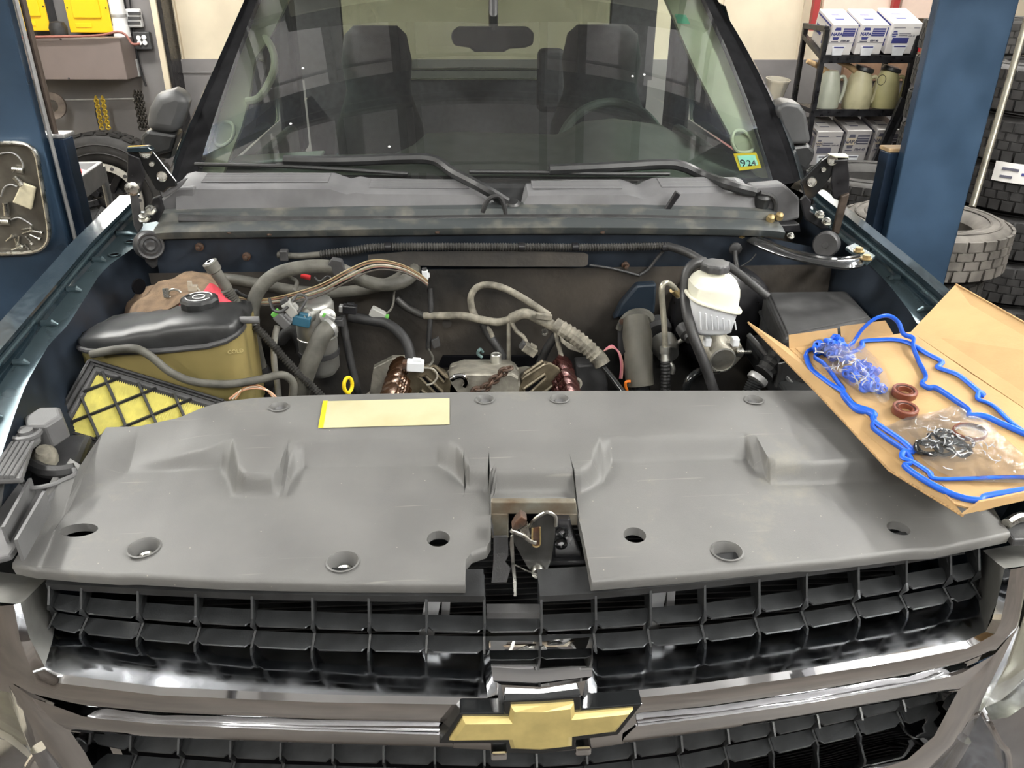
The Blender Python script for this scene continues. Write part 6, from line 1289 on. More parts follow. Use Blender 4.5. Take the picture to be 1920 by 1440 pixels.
m = MB(); m.box((XLp+.005, 1.575, z+.006), (.085, .07, .012)); m.build('carriage_cap', m_galv, lpost, smooth=0, bevel=.003)
m = MB(); m.tube([V(XLp+.014, 1.56, z), V(XLp+.014, 1.56, 3.2)], .009, 10); m.build('lift_rod', mat('brown_rod', (.10, .075, .06), .5, .5), lpost)
m = MB(); m.tube([V(XLp+.016, 1.52, 0.1), V(XLp+.016, 1.52, 3.4)], .006, 8); m.build('column_edge', m_galv, lpost)
rpost = post(XRp, 1, 'blue steel lift post standing before the oil rack and tyre stacks', W=.235)
m = MB(); z = atY(1694, 284, 1.56).z; m.box((XRp+.010, 1.575, z/2+.2), (.075, .06, z-.4)); m.build('carriage', m_liftdk, rpost, smooth=0, bevel=.004)
m = MB(); m.box((XRp+.010, 1.575, z+.006), (.08, .065, .012)); m.build('carriage_cap', m_wood, rpost, smooth=0, bevel=.003)
m = MB(); m.box((XRp+.250, 1.56, 1.40), (.012, .02, .10)); m.build('cable_clip', m_galv, rpost, smooth=0, bevel=.003)
m = MB(); m.tube(sm([V(XRp+.247, 1.56, 3.2), V(XRp+.25, 1.57, 2.0), V(XRp+.262, 1.58, 1.7), V(XRp+.25, 1.58, 1.3), V(XRp+.25, 1.58, .8)], 6), .006, 8); m.build('cable', m_greypl, rpost)

# magnetic parts tray on the left post with its small parts
YT = 1.5-.003
tray = thing('parts_tray', 'steel magnetic parts tray stuck on the blue lift post', 'tray', atY(20, 475, YT))
out = [(-70, 270), (30, 268), (55, 273), (68, 288), (72, 310), (92, 430), (90, 452), (78, 468), (55, 474), (-70, 480)]
m = MB(); m.prism([atY(x, y, YT-.004) for x, y in out], (0, .004, 0)); m.build('tray_floor', mat('tray_steel', (.17, .16, .14), .4, .7, noise=.25, nscale=14), tray, smooth=0)
rim = sm([atY(p.x, p.y, YT-.02) for p in resample([V(x, y, 0) for x, y in out+out[:1]], 41)[:-1]], 3, True); m = MB(); m.tube(rim, .006, 8, True); m.build('tray_rim', m_steel, tray)
m = MB(); m.loft([rim+[rim[0]], [p+V(0, .018, 0) for p in rim]+[rim[0]+V(0, .018, 0)]]); m.build('tray_wall', m_steel, tray, smooth=60)
Yp = YT-.010
for k, (x0, y0, x1, y1) in enumerate(((12, 452, 22, 444), (28, 446, 32, 458), (36, 443, 35, 457), (48, 443, 58, 455), (40, 430, 57, 428), (42, 438, 58, 433), (58, 432, 76, 436), (56, 440, 72, 447), (22, 468, 38, 462), (46, 458, 55, 470), (30, 460, 40, 462))):
    a = atY(x0, y0, Yp); b_ = atY(x1, y1, Yp); d = (b_-a).normalized(); s = thing('bolt', 'small zinc bolt lying in the magnetic tray', 'bolt', a, 'small bolts in the tray')
    m = MB(); m.tube([a, b_], .0032, 8); m.build('shank', m_steel, s); m = MB(); m.tube([b_, b_+d*.006], .006, 6); m.build('bolt_head', m_steel, s)
def lead(pts, lab, cy):
    t = thing('sensor_lead', lab, 'sensor', atY(*pts[0], Yp), None)
    m = MB(); m.tube(sm([atY(x, y, Yp-.004) for x, y in pts], 6), .0026, 7); m.build('lead_wire', m_galv, t)
    a, b_ = cy; m = MB(); m.tube([atY(*a, Yp-.006), atY(*b_, Yp-.006)], .009, 12); m.build('sensor_body', m_steel, t)
lead([(-10, 292), (12, 286), (30, 290), (42, 305), (43, 316)], 'sensor lead with a white block end in the upper part of the tray', ((24, 318), (44, 320)))
lead([(2, 368), (8, 352), (20, 346), (32, 350)], 'sensor lead with an upright knurled body beside the paper packet', ((10, 380), (13, 404)))
lead([(20, 412), (34, 408), (48, 414), (60, 422)], 'sensor lead with a stubby silver plug above the bolts', ((-6, 416), (18, 417)))
m = MB(); q = [atY(x, y, Yp-.012) for x, y in ((40, 342), (66, 352), (58, 394), (22, 380))]; m.prism(q, (0, .012, 0)); pk = m.build('paper_packet', mat('cream_packet', (.58, .53, .38), .6, noise=.15, nscale=30), None, smooth=0, bevel=.004); tag(pk, 'folded cream packet with clear window in the magnetic tray', 'packet')
m = MB(); m.tube([atY(28, 332, Yp-.006), atY(42, 348, Yp-.01)], .008, 10); tag(m.build('socket_bit', m_steel, None), 'short steel socket bit above the cream packet', 'socket')

# ================================================================== tyres
def tyre(name, lab, c, ax, ro, ri, wd, mt, mt2, lugs=0, group=None, rim=None, cat='tyre'):
    c = Vector(c); ax = Vector(ax).normalized(); t = thing(name, lab, cat, c-V(0, 0, ro if abs(ax.z) < .5 else wd/2), group)
    h = wd/2; s = ro-ri
    prof = [(ri, -h*.55), (ri+s*.12, -h*.80), (ri+s*.45, -h*1.0), (ri+s*.80, -h*.93), (ro*.985, -h*.72), (ro, -h*.45), (ro, h*.45), (ro*.985, h*.72), (ri+s*.80, h*.93), (ri+s*.45, h*1.0), (ri+s*.12, h*.80), (ri, h*.55), (ri+.01, 0), (ri, -h*.55)]
    m = MB(); m.lathe(prof, c, ax, 48, caps=False); m.build('casing', mt, t, smooth=40)
    for q in (.35, .62):
        m = MB(); m.lathe([(ri+s*q, h*.985), (ri+s*q+.006, h*1.03), (ri+s*q+.012, h*.985)], c, ax, 48, caps=False); m.build('sidewall_ring', mt, t)
    if lugs:
        u_ = ax.cross(V(0, 0, 1)); u_ = u_ if u_.length > .01 else V(1, 0, 0); u_.normalize(); w_ = ax.cross(u_); m = MB()
        for k in range(lugs):
            for r_, (z0, z1) in enumerate(((-.80, -.38), (-.32, .02), (.06, .36), (.42, .80))):
                t0 = 2*math.pi*(k+(.5 if r_ % 2 else 0))/lugs; t1 = t0+2*math.pi*.80/lugs; P = []
                for rr in (ro*.985, ro*1.022):
                    for tt, zz in ((t0, z0), (t1, z0), (t1, z1), (t0, z1)): P.append(c+ax*(zz*h)+u_*(rr*math.cos(tt))+w_*(rr*math.sin(tt)))
                m.hexa(P)
        m.build('tread', mt2, t, smooth=0)
    return t
ORGt = []
# big dusty truck tyre lying on a stack, behind the right post
ca = atY(1738, 402, 2.75); wd = .235
for k in range(3):
    z = ca.z-wd/2-k*wd
    tyre('truck_tyre', ['dusty truck tyre with blocky tread on top of its stack behind the blue post', 'dusty truck tyre in the middle of its stack behind the blue post', 'dusty truck tyre at the bottom of its stack behind the blue post'][k], V(ca.x+(.0, -.05, .02)[k], 2.75+.02*k, z), (0, 0, 1), .375 if k == 0 else .36, .215, wd*.97, m_tiredust if k == 0 else m_tiregrey, m_tiredust if k < 1 else m_tiregrey, 30, 'truck tyres stacked behind the post')
zb_ = ca.z-3*wd
m = MB(); m.box((ca.x, 2.78, zb_/2), (.7, .7, zb_)); tag(m.build('wooden_block', m_wood, None, smooth=0, bevel=.01), 'low wooden platform carrying the truck tyre stack', 'platform')
cb = atY(1640, 320, 3.7)
for k in range(4):
    tyre('car_tyre', ['used grey car tyre on top of the stack below the oil rack', 'used grey car tyre second in the stack below the oil rack', 'used grey car tyre third in the stack below the oil rack', 'used grey car tyre lowest in the stack below the oil rack'][k], V(cb.x, 3.7, cb.z-(k+.5)*cb.z/4), (0, 0, 1), .37, .215, cb.z/4*.955, m_tiregrey, m_tire, 34, 'car tyres stacked by the rack')
# tall stacks against the right
ord_ = ['lowest', 'second', 'third', 'fourth', 'fifth', 'sixth', 'seventh', 'topmost']
cs = atY(1814, 160, 4.3)
for k in range(8):
    tyre('passenger_tyre', 'new passenger tyre, %s of the tall stack between rack and post' % ord_[k], V(cs.x, 4.3, .105+k*.21), (0, 0, 1), .33, .20, .20, m_tiregrey, m_tiregrey, 40, 'passenger tyres in the tall stack')
cs = atY(1940, 300, 3.4)
for k in range(6):
    tyre('light_truck_tyre', 'black tyre, %s of the stack behind the leaning pipe' % ord_[k if k < 5 else 7], V(cs.x, 3.4, .125+k*.25), (0, 0, 1), .37, .20, .24, m_tire, m_tire, 36, 'black tyres behind the leaning pipe')
m = MB(); z = atY(1880, 335, 3.02).z; P = []
rows = [[V(cs.x+.386*math.sin(a), 3.4-.386*math.cos(a), zz) for a in [R(-62+10*j) for j in range(5)]] for zz in (z-.05, z+.05)]
m.slab(rows, (0, .002, 0)); lb_ = m.build('tyre_label', m_white, None, smooth=60); tag(lb_, 'white paper label with dark print on a black tyre tread', 'label')
for (x, zz, w_, mt_) in ((-50, .018, .08, m_printgrey), (-38, .0, .05, m_printblue), (-30, -.02, .05, m_printgrey), (-52, -.022, .06, m_printgrey)):
    a = R(x); m = MB(); m.box(V(cs.x+.387*math.sin(a), 3.4-.387*math.cos(a), z+zz), (w_, .003, .012), Matrix.Rotation(a, 3, 'Z')); m.build('print_block', mt_, lb_, smooth=0)
# leaning galvanised pipe
a = atY(1823, 388, 2.45); b_ = atY(1925, 40, 2.75); m = MB(); m.tube([a, a.lerp(b_, .5), b_, a.lerp(b_, 1.7)], .015, 14); tag(m.build('steel_pipe', mat('worn_pipe', (.20, .19, .155), .4, .7, noise=.3, nscale=14), None), 'scuffed steel pipe leaning upright on the dusty truck tyre', 'pipe')
# off-road wheel on the left
cw_ = atY(207, 372, 5.55)
wl = tyre('offroad_wheel', 'knobbly off-road wheel with white bolted rim ring leaning by the wall', (cw_.x, 5.55, cw_.z), (.12, -1, .10), .50, .27, .30, m_tire, m_tire, 34, None, cat='wheel')
axw = V(.12, -1, .10).normalized(); cwv = V(cw_.x, 5.55, cw_.z)
m = MB(); m.lathe([(.235, .145), (.285, .15), (.285, .165), (.235, .17), (.235, .145)], cwv, axw, 48, caps=False); m.build('rim_ring', m_rimw, wl)
for k in range(16):
    a = 2*math.pi*k/16; u_ = axw.cross(V(0, 0, 1)).normalized(); w_ = axw.cross(u_); m = MB(); m.lathe([(.014, 0), (.014, .008), (.008, .009), (.001, .009)], cwv+axw*.168+u_*(.26*math.cos(a))+w_*(.26*math.sin(a)), axw, 8); m.build('rim_bolt', m_satin, wl)
m = MB(); m.lathe([(.235, .13), (.22, .06), (.12, .03), (.07, .05), (.001, .05)], cwv, axw, 40, caps=False); m.build('wheel_disc', m_black, wl)
for k in range(8):
    a = 2*math.pi*k/8+.2; u_ = axw.cross(V(0, 0, 1)).normalized(); w_ = axw.cross(u_); m = MB(); d = u_*math.cos(a)+w_*math.sin(a); m.bar(cwv+axw*.07+d*.07, cwv+axw*.11+d*.23, .05, .03, axw); m.build('spoke', m_black, wl, smooth=0, bevel=.006)

# ================================================================== oil rack on the right
YR0 = 5.0
def rp(x, y, Y=YR0): return atY(x, y, Y)
rack = thing('oil_rack', 'black steel rack with slanted shelves for oil boxes and jugs', 'rack', (rp(1620, 200).x, YR0+.2, 0))
xl0 = rp(1532, 150).x; xr0 = rp(1706, 120).x; ztop = rp(1549, 54).z
for (x, y, zt_) in ((xl0, YR0-.02, ztop), (xl0, YR0+.36, ztop+.02), (xr0, YR0-.02, rp(1716, 45).z), (xr0, YR0+.36, ztop+.02)):
    m = MB(); m.box((x, y, zt_/2), (.035, .035, zt_)); m.build('rack_post', m_black, rack, smooth=0, bevel=.004)
m = MB(); m.box((xl0, YR0+.17, ztop), (.035, .38, .035)); m.build('rack_rail', m_black, rack, smooth=0, bevel=.004)
s1 = rp(1600, 107); s2 = rp(1600, 207); TL = R(17)
def shelf(zf, nm, tilt):
    m = MB(); rot = Matrix.Rotation(tilt, 3, 'X'); m.box((( xl0+xr0)/2, YR0+.17, zf+.17*math.tan(tilt)-.012), (xr0-xl0, .40, .02), rot); m.build(nm, m_black, rack, smooth=0)
    m = MB(); m.box(((xl0+xr0)/2, YR0-.03, zf-.012), (xr0-xl0, .02, .05)); m.build('shelf_lip', m_black, rack, smooth=0, bevel=.003)
    for x in (xl0, xr0): m = MB(); m.bar(V(x, YR0-.02, zf), V(x, YR0+.36, zf+.38*math.tan(tilt)), .03, .03); m.build('shelf_rail', m_black, rack, smooth=0)
shelf(s1.z, 'rack_shelf', TL); shelf(s2.z, 'rack_shelf', 0.0); zs3 = rp(1600, 320).z; shelf(zs3, 'rack_shelf', R(12))
def oilbox(xa, xb, yb, yt, Yf, tilt, lab, faded, spout):
    a = atY(xa, yb, Yf); b_ = atY(xb, yb, Yf); W = (b_.x-a.x)*.97; H = (atY(xa, yt, Yf).z-a.z)/math.cos(tilt); L = .30
    rot = Matrix.Rotation(tilt, 3, 'X'); ux = V(1, 0, 0); uy = rot @ V(0, 1, 0); uz = rot @ V(0, 0, 1)
    t = thing('oil_box', lab, 'box', a+ux*W/2, 'oil boxes on the rack')
    def q(u_, v_, w_): return a+ux*u_+uy*v_+uz*w_
    m = MB(); m.hexa([q(0, 0, 0), q(W, 0, 0), q(W, L, 0), q(0, L, 0), q(0, 0, H), q(W, 0, H), q(W, L, H), q(0, L, H)]); m.build('carton', m_white if not faded else mat('dull_white_card', (.50, .48, .47), .75), t, smooth=0, bevel=.003)
    mb = m_printblue if not faded else m_printgrey
    def decal(u0, v0, u1, v1, mt_, nm='print_block', d=.002):
        m = MB(); m.prism([q(u0*W, -d, v0*H), q(u1*W, -d, v0*H), q(u1*W, -d, v1*H), q(u0*W, -d, v1*H)], uy*.001); return m.build(nm, mt_, t, smooth=0)
    hx = [(.06, .70), (.13, .90), (.33, .90), (.40, .70), (.33, .50), (.13, .50)] if spout != 2 else [(.05, .66), (.09, .76), (.2, .76), (.24, .66), (.2, .56), (.09, .56)]
    m = MB(); m.prism([q(u_*W, -.002, v_*H) for u_, v_ in hx], uy*.001); m.build('logo_hexagon', mb, t, smooth=0)
    cy = (hx[1][1]+hx[4][1])/2; hh = (hx[1][1]-hx[4][1]); 
    decal(hx[0][0]-.01, cy-hh*.26, hx[3][0]+.01, cy+hh*.26, m_white if not faded else m_wallc, 'logo_band', .003)
    text('NAPA', hh*.37*H, q((hx[0][0]+hx[3][0])/2*W, -.0045, (cy-hh*.13)*H), ux, uz, mb, 'logo_text', t, align='CENTER', depth=.0004, bold=.0012)
    if spout != 2:
        decal(.46, .62, .94, .88, mb)
        for k in range(3): decal(.47, .665+.075*k, .93, .675+.075*k, m_white, 'print_line', .003)
        text('15W-40', .09*H, q(.45*W, -.003, .44*H), ux, uz, m_printgrey, 'grade_text', t, depth=.0004, bold=.001); decal(.08, .43, .36, .46, m_printgrey, 'print_line')
        decal(0, .395, 1, .405, m_printgrey, 'flap_seam')
    else:
        decal(.12, .36, .68, .54, mb); decal(.3, .66, .7, .68, m_printgrey, 'print_line'); decal(.3, .60, .6, .62, m_printgrey, 'print_line'); decal(.05, .85, .45, .87, m_printgrey, 'print_line'); decal(.74, .85, .95, .87, m_printgrey, 'print_line')
        text('15W-40', .07*H, q(.62*W, -.003, .58*H), ux, uz, m_printgrey, 'grade_text', t, depth=.0004)
    if spout:
        m = MB(); m.prism([q(.18*W, -.003, .30*H), q(.74*W, -.003, .30*H), q(.62*W, -.02, -.06*H), q(.50*W, -.025, -.16*H), q(.36*W, -.025, -.16*H), q(.26*W, -.02, -.06*H)], uy*.014); m.build('pour_spout', m_tankwhite, t, smooth=0, bevel=.006); decal(.26, .2, .66, .28, mb, 'spout_print', .006)
    # left side print
    for (v0, v1, w0, w1) in ((.15, .42, .50, .78), (.15, .42, .18, .42), (.55, .9, .52, .60), (.55, .9, .34, .44), (.1, .95, .86, .92)):
        m = MB(); m.prism([q(-.0015, v0*L, w0*H), q(-.0015, v1*L, w0*H), q(-.0015, v1*L, w1*H), q(-.0015, v0*L, w1*H)], ux*.001); m.build('print_block', mb, t, smooth=0)
    m = MB(); c0 = q(.42*W, .45*L, H+.0012); m.prism([c0+ux*(-.25*W)+uy*0, c0+ux*(-.16*W)+uy*(-.05), c0+ux*(.16*W)+uy*(-.05), c0+ux*(.25*W), c0+ux*(.16*W)+uy*.05, c0+ux*(-.16*W)+uy*.05], uz*.0008); m.build('logo_hexagon', mb, t, smooth=0)
    m = MB(); m.prism([c0+ux*(-.23*W)+uy*-.03+uz*.001, c0+ux*(.23*W)+uy*-.03+uz*.001, c0+ux*(.23*W)+uy*.03+uz*.001, c0+ux*(-.23*W)+uy*.03+uz*.001], uz*.0006); m.build('logo_band', m_white, t, smooth=0)
    return t
oilbox(1547, 1594, 103, 45, YR0, TL, 'white oil box on the upper shelf at the open rack end', False, 1)
oilbox(1600, 1650, 102, 45, YR0, TL, 'white oil box in the middle of the upper shelf', False, 1)
oilbox(1657, 1712, 101, 43, YR0, TL, 'white oil box on the upper shelf beside the red funnel', False, 2)
oilbox(1518, 1566, 310, 245, YR0, R(12), 'dull white oil box on the lower shelf behind the door mirror', True, 2)
oilbox(1572, 1618, 310, 243, YR0, R(12), 'dull white oil box in the middle of the lower shelf', True, 1)
oilbox(1626, 1670, 308, 241, YR0, R(12), 'dull white oil box on the lower shelf beside the black board', True, 1)
def jug(x, yb, yt, w_, lab, cap, spout, mt_):
    a = atY(x, yb, YR0+.06); zt_ = atY(x, yt, YR0+.06).z; H = zt_-a.z; r = w_*6.0/1500/2
    t = thing('oil_jug', lab, 'jug', a, 'measuring jugs on the rack')
    m = MB(); m.lathe([(r*.96, 0), (r, .01), (r*.97, H*.45), (r*.80, H*.78), (r*.62, H*.96), (r*.60, H)], a, n=24); m.build('jug_body', mt_, t, smooth=50)
    m = MB(); m.tube(sm([a+V(r*.62, -.02, H*.80), a+V(r*1.0, -.02, H*.84), a+V(r*1.22, -.02, H*.7), a+V(r*1.16, -.02, H*.35), a+V(r*.95, -.02, H*.15)], 5), .013, 10); m.build('jug_handle', mt_, t)
    if cap: m = MB(); m.lathe([(r*.66, 0), (r*.72, .008), (r*.66, .03), (r*.3, .035), (.001, .036)], a+V(.01, 0, H-.004), (.25, -.1, 1), 18); m.build('jug_lid', m_blackpl, t)
    if spout: m = MB(); m.tube([a+V(-r*.3, 0, H*.95), a+V(-r*1.1, -.01, H*1.12), a+V(-r*2.1, -.02, H*1.26)], [.024, .02, .016], 12); m.build('pour_tube', m_wood, t)
    return t
jug(1546, 201, 132, 46, 'milky oil jug with a tan pouring tube at the open rack end', False, True, mat('milky_jug', (.40, .42, .34), .4, noise=.1, nscale=8))
jug(1603, 203, 132, 50, 'yellowed oil jug with a black lid in the middle of the shelf', True, True, m_jug)
jug(1654, 201, 132, 48, 'yellowed oil jug with a black lid and a wire loop', True, False, mat('yellow_jug', (.48, .45, .23), .4, noise=.1, nscale=8))
m = MB(); c = atY(1653, 150, YR0-.03); m.tube(sm([c+V(.03*math.cos(a), 0, .034*math.sin(a)) for a in [2*math.pi*k/10 for k in range(10)]], 3, True), .002, 6, True); tag(m.build('wire_loop', m_black, None), 'thin black wire loop hanging on the yellowed jug', 'wire')
m = MB(); a = rp(1712, 100, YR0+.02); m.lathe([(.045, 0), (.02, .10), (.012, .17), (.009, .17), (.017, .10), (.042, 0)], a+V(0, 0, .015), (.05, 0, 1), 20, caps=False); tag(m.build('funnel', m_redpl, None), 'red plastic funnel standing upside down beside the oil boxes', 'funnel')
m = MB(); a = rp(1690, 185, 4.85); q0 = rp(1640, 298, 4.80); q1 = rp(1664, 288, 4.80); m.prism([rp(1692, 182, 4.85), rp(1702, 190, 4.85), q1, V(q1.x-.32, 4.72, 0), V(q0.x-.36, 4.72, 0), q0], (0, .03, 0)); tag(m.build('black_board', m_black, None, smooth=0), 'black board leaning against the end of the oil rack', 'board')
m = MB(); a = rp(1448, 196, 5.3); zt_ = rp(1448, 150, 5.3).z-a.z; m.lathe([(.055, 0), (.085, zt_), (.092, zt_), (.092, zt_+.012), (.080, zt_+.012), (.075, zt_-.01), (.05, .02)], a, (.05, -.12, 1), 28, caps=False); tag(m.build('strainer_cup', m_clearpl, None, smooth=50), 'cloudy plastic strainer cup on the drum behind the mirror', 'cup')
m = MB(); z_ = a.z; m.box((a.x, 5.32, z_/2), (.34, .34, z_)); tag(m.build('grey_cabinet', m_wallg, None, smooth=0, bevel=.01), 'low grey cabinet under the strainer cup by the wall', 'cabinet')
# blue drum with red lid, seen through the side window
cd_ = atY(1388, 215, 4.2); dr_ = thing('oil_drum', 'blue steel drum with a red lid beside the truck door', 'drum', (cd_.x, 4.2, 0))
m = MB(); z_ = cd_.z-.05; m.lathe([(.28, 0), (.285, .01), (.28, .02), (.28, z_*.33), (.29, z_*.35), (.28, z_*.37), (.28, z_*.66), (.29, z_*.68), (.28, z_*.70), (.28, z_)], V(cd_.x, 4.2, 0), n=32); m.build('drum_body', m_drum, dr_, smooth=50)
m = MB(); m.lathe([(.296, 0), (.30, .02), (.296, .05), (.25, .055), (.24, .045), (.001, .045)], V(cd_.x, 4.2, z_), n=32); m.build('drum_lid', m_redpl, dr_, smooth=50)
# red uprights and pale boards high on the back wall
for k, px in enumerate((1528, 1676)):
    a = atY(px, 20, 6.1); m = MB(); m.box((a.x, 6.1, 2.6), (.05, .05, 2.2)); m.box((a.x, 6.2, 2.6), (.04, .2, .04)); tag(m.build('rack_upright', mat('red_rack_paint_%d' % k, (.30, .03, .03), .5), None, smooth=0), ['dark red wall upright at the open end of the oil rack', 'dark red wall upright behind the middle oil box'][k], 'upright')
for k, (x0, x1) in enumerate(((1540, 1668), (1686, 1830))):
    a = atY(x0, 34, 6.2); b_ = atY(x1, 34, 6.2); m = MB(); m.box(((a.x+b_.x)/2, 6.22, a.z+.5), (b_.x-a.x, .04, 1.0)); tag(m.build('wall_board', mat('pinkish_board_%d' % k, (.80, .62, .52), .6, noise=.06, nscale=5), None, smooth=0), ['pale pinkish board on the wall above the oil boxes', 'pale pinkish board on the wall behind the blue post'][k], 'board')
m = MB(); a = atY(1600, 38, 6.2); b_ = atY(1840, 38, 6.2); m.box((a.x*.5+b_.x*.5, 6.23, a.z-.25), (b_.x-a.x, .05, .45)); tag(m.build('plywood_sheet', mat('brown_panel', (.22, .13, .08), .7, noise=.2, nscale=6), None, smooth=0), 'brown plywood sheet on the wall behind the oil rack', 'plywood')

# ================================================================== things on the left of the back wall
YW = YB-.26
def pnl(P, lab):
    t = thing('yellow_panel', lab, 'panel', atY((P[2][0]+P[3][0])/2, P[2][1], YW), 'yellow wall panels')
    a = atY(*P[3], YW-.14); b_ = atY(*P[2], YW-.14); H = 1.1
    m = MB(); m.box(((a.x+b_.x)/2, YW-.07, a.z+H/2), (b_.x-a.x, .14, H)); m.build('panel_case', m_satin, t, smooth=0)
    m = MB(); m.box(((a.x+b_.x)/2, YW-.145, a.z+H/2), (b_.x-a.x, .02, H)); m.build('panel_face', m_yellow, t, smooth=0, bevel=.006)
    w_ = b_.x-a.x; m = MB(); m.box(((a.x+b_.x)/2-.02*w_, YW-.158, a.z+.10+H/2), (w_*.66, .016, H)); m.build('panel_door', m_yellow, t, smooth=0, bevel=.012, seg=3)
    for x in (a.x+.05*w_, b_.x-.05*w_): m = MB(); m.lathe([(.006, 0), (.006, .003), (.001, .004)], V(x, YW-.155, a.z+.17), (0, -1, 0), 8); m.build('panel_screw', m_black, t)
    m = MB(); m.box((a.x+w_*.35, YW-.157, a.z+.05), (w_*.38, .006, .03)); m.build('panel_tab', m_yellow, t, smooth=0, bevel=.003)
    return t
pnl([(28, 0), (84, 0), (96, 57), (43, 58)], 'yellow wall panel nearer the blue lift post'); pnl([(121, 0), (201, 0), (213, 60), (134, 61)], 'yellow wall panel beside the white drain pipe')
for (x, y) in ((60, 62), (84, 62), (150, 63), (168, 63), (60+8, 62)):
    a = atY(x, y, YW-.05)
cab_ = thing('heater_cabinet', 'long brown sheet metal cabinet hung below the yellow panels', 'cabinet', atY(150, 150, YW-.15))
a = atY(66, 150, YW-.30); b_ = atY(239, 149, YW-.30); zt_ = atY(226, 71, YW-.30).z
m = MB(); m.box(((a.x+b_.x)/2-.10, YW-.15, (a.z+zt_)/2), (b_.x-a.x+.2, .30, zt_-a.z)); m.build('cabinet_body', m_brown, cab_, smooth=0, bevel=.006)
for (x, y) in ((114, 74), (129, 147)): m = MB(); m.lathe([(.008, 0), (.007, .004), (.001, .005)], atY(x, y, YW-.30), (0, -1, 0), 8); m.build('cabinet_screw', m_satin, cab_)
m = MB(); m.tube(sm([atY(x, y, YW-.32) for x, y in ((40, 70), (90, 69), (150, 68), (190, 66), (220, 60), (236, 66), (248, 82), (262, 82))], 5), .009, 8); tag(m.build('red_cable', mat('faded_red_cable', (.28, .11, .09), .6), None), 'faded red cable running along the top of the brown cabinet', 'cable')
m = MB(); a = atY(112, 66, YW-.2); m.lathe([(.06, 0), (.065, .05), (.05, .09), (.001, .1)], a, n=16); tag(m.build('black_pouch', m_rubber, None), 'black rubber pouch on top of the brown cabinet', 'pouch')
pp = thing('drain_pipe', 'white drain pipe running down the wall beside the yellow panel', 'pipe', atY(229, 66, YW-.1)); a = atY(229, 64, YW-.1)
m = MB(); m.tube([a, a+V(0, 0, 1.8)], .055, 16); m.build('pipe', m_lampw, pp); m = MB(); m.tube([a+V(0, 0, .12), a+V(0, 0, .14)], .058, 16); m.build('pipe_joint', m_galv, pp); m = MB(); m.tube([a+V(0, 0, -.02), a+V(0, 0, .06)], .062, 16); m.build('pipe_socket', m_lampw, pp)
ou = thing('outlet_box', 'black outlet plate with four white sockets on the grey wall', 'outlet', atY(268, 84, YW-.02))
m = MB(); m.box(atY(268, 76, YW-.02), (.13, .05, .13)); m.build('outlet_plate', m_satin, ou, smooth=0, bevel=.008)
for x, y in ((260, 71), (270, 70), (262, 80), (272, 80)): m = MB(); m.lathe([(.018, 0), (.018, .005), (.001, .006)], atY(x, y, YW-.05), (0, -1, 0), 12); m.build('socket', m_lampw, ou)
ou = thing('bell_box', 'white alarm bell box on the wall above the outlet plate', 'bell', atY(252, 48, YW-.02))
m = MB(); m.box(atY(252, 34, YW-.03), (.11, .06, .13)); m.build('bell_case', m_lampw, ou, smooth=0, bevel=.01)
for k in range(3): m = MB(); m.box(atY(252, 25+k*9, YW-.06), (.09, .02, .02)); m.build('bell_slot', m_satin, ou, smooth=0)
m = MB(); m.box(atY(253, 127, YW-.03), (.075, .07, .13)); tag(m.build('junction_box', m_galv, None, smooth=0, bevel=.005), 'grey steel junction box beside the brown cabinet end', 'junction box')
m = MB(); m.tube(sm([atY(x, y, YW-.03) for x, y in ((232, -10), (238, 30), (246, 60), (254, 85), (258, 110), (266, 140), (274, 162))], 5), .008, 8); m.tube(sm([atY(x, y, YW-.02) for x, y in ((242, -10), (248, 40), (256, 90), (262, 120), (272, 160))], 5), .006, 8); tag(m.build('wall_cable', m_black, None), 'black cable hanging down the grey wall past the outlets', 'cable')
m = MB(); a = atY(307, 130, YW+.1); m.box(a, (.06, .04, .05)); m.tube(sm([a+V(-.02, 0, .02), a+V(-.02, -.01, .12), a+V(.03, -.01, .10), a+V(.03, 0, .02)], 4), .005, 6); tag(m.build('door_latch', m_galv, None, smooth=0), 'steel latch with wire loop on the door frame', 'latch')
# wall rod with a disc and two chains
rod = thing('wall_rod', 'thin steel rod fixed along the grey wall for hanging tools', 'rod', atY(185, 190, YW-.12)); m = MB(); m.tube([atY(95, 188, YW-.12), atY(252, 185, YW-.12)], .008, 8); m.build('bar', m_galv, rod)
for x in (98, 250): a = atY(x, 187, YW-.12); m = MB(); m.tube([a, V(a.x, YW+.02, a.z)], .008, 8); m.build('bracket', m_galv, rod)
a = atY(100, 198, YW-.16); m = MB(); m.lathe([(.045, 0), (.10, 0), (.10, .03), (.045, .03), (.045, 0)], a, (.1, -1, .1), 28, caps=False); tag(m.build('grinding_wheel', mat('worn_disc', (.16, .13, .11), .7, noise=.3, nscale=14), None, smooth=40), 'brown grinding disc hung on the wall rod', 'disc')
def chain(x0, x1, y0, y1, n, mt_, lab, nl=3):
    t = thing('hanging_chain', lab, 'chain', atY((x0+x1)/2, y1, YW-.15), 'chains on the wall rod')
    for s in range(nl):
        xa = x0+(x1-x0)*s/max(nl-1, 1)
        for k in range(n):
            c = atY(xa+12*k/n, y0+(y1-y0)*k/n, YW-.14-.01*s); d = V(1, 0, 0) if k % 2 else V(0, -1, 0); L = (atY(xa, y0, YW).z-atY(xa, y0+(y1-y0)/n, YW).z)*.72
            m = MB(); m.tube([c+V(0, 0, L*math.cos(q))+d*(.016*math.sin(q)) for q in [2*math.pi*j/10 for j in range(10)]], .006, 6, True); m.build('chain_link', mt_, t)
chain(180, 192, 184, 244, 12, mat('yellow_chain', (.55, .38, .04), .4, .3), 'yellow chain looped over the wall rod', 2)
chain(253, 264, 174, 246, 12, mat('dark_chain', (.05, .045, .04), .5, .5), 'dark steel chain looped over the end of the wall rod', 3)
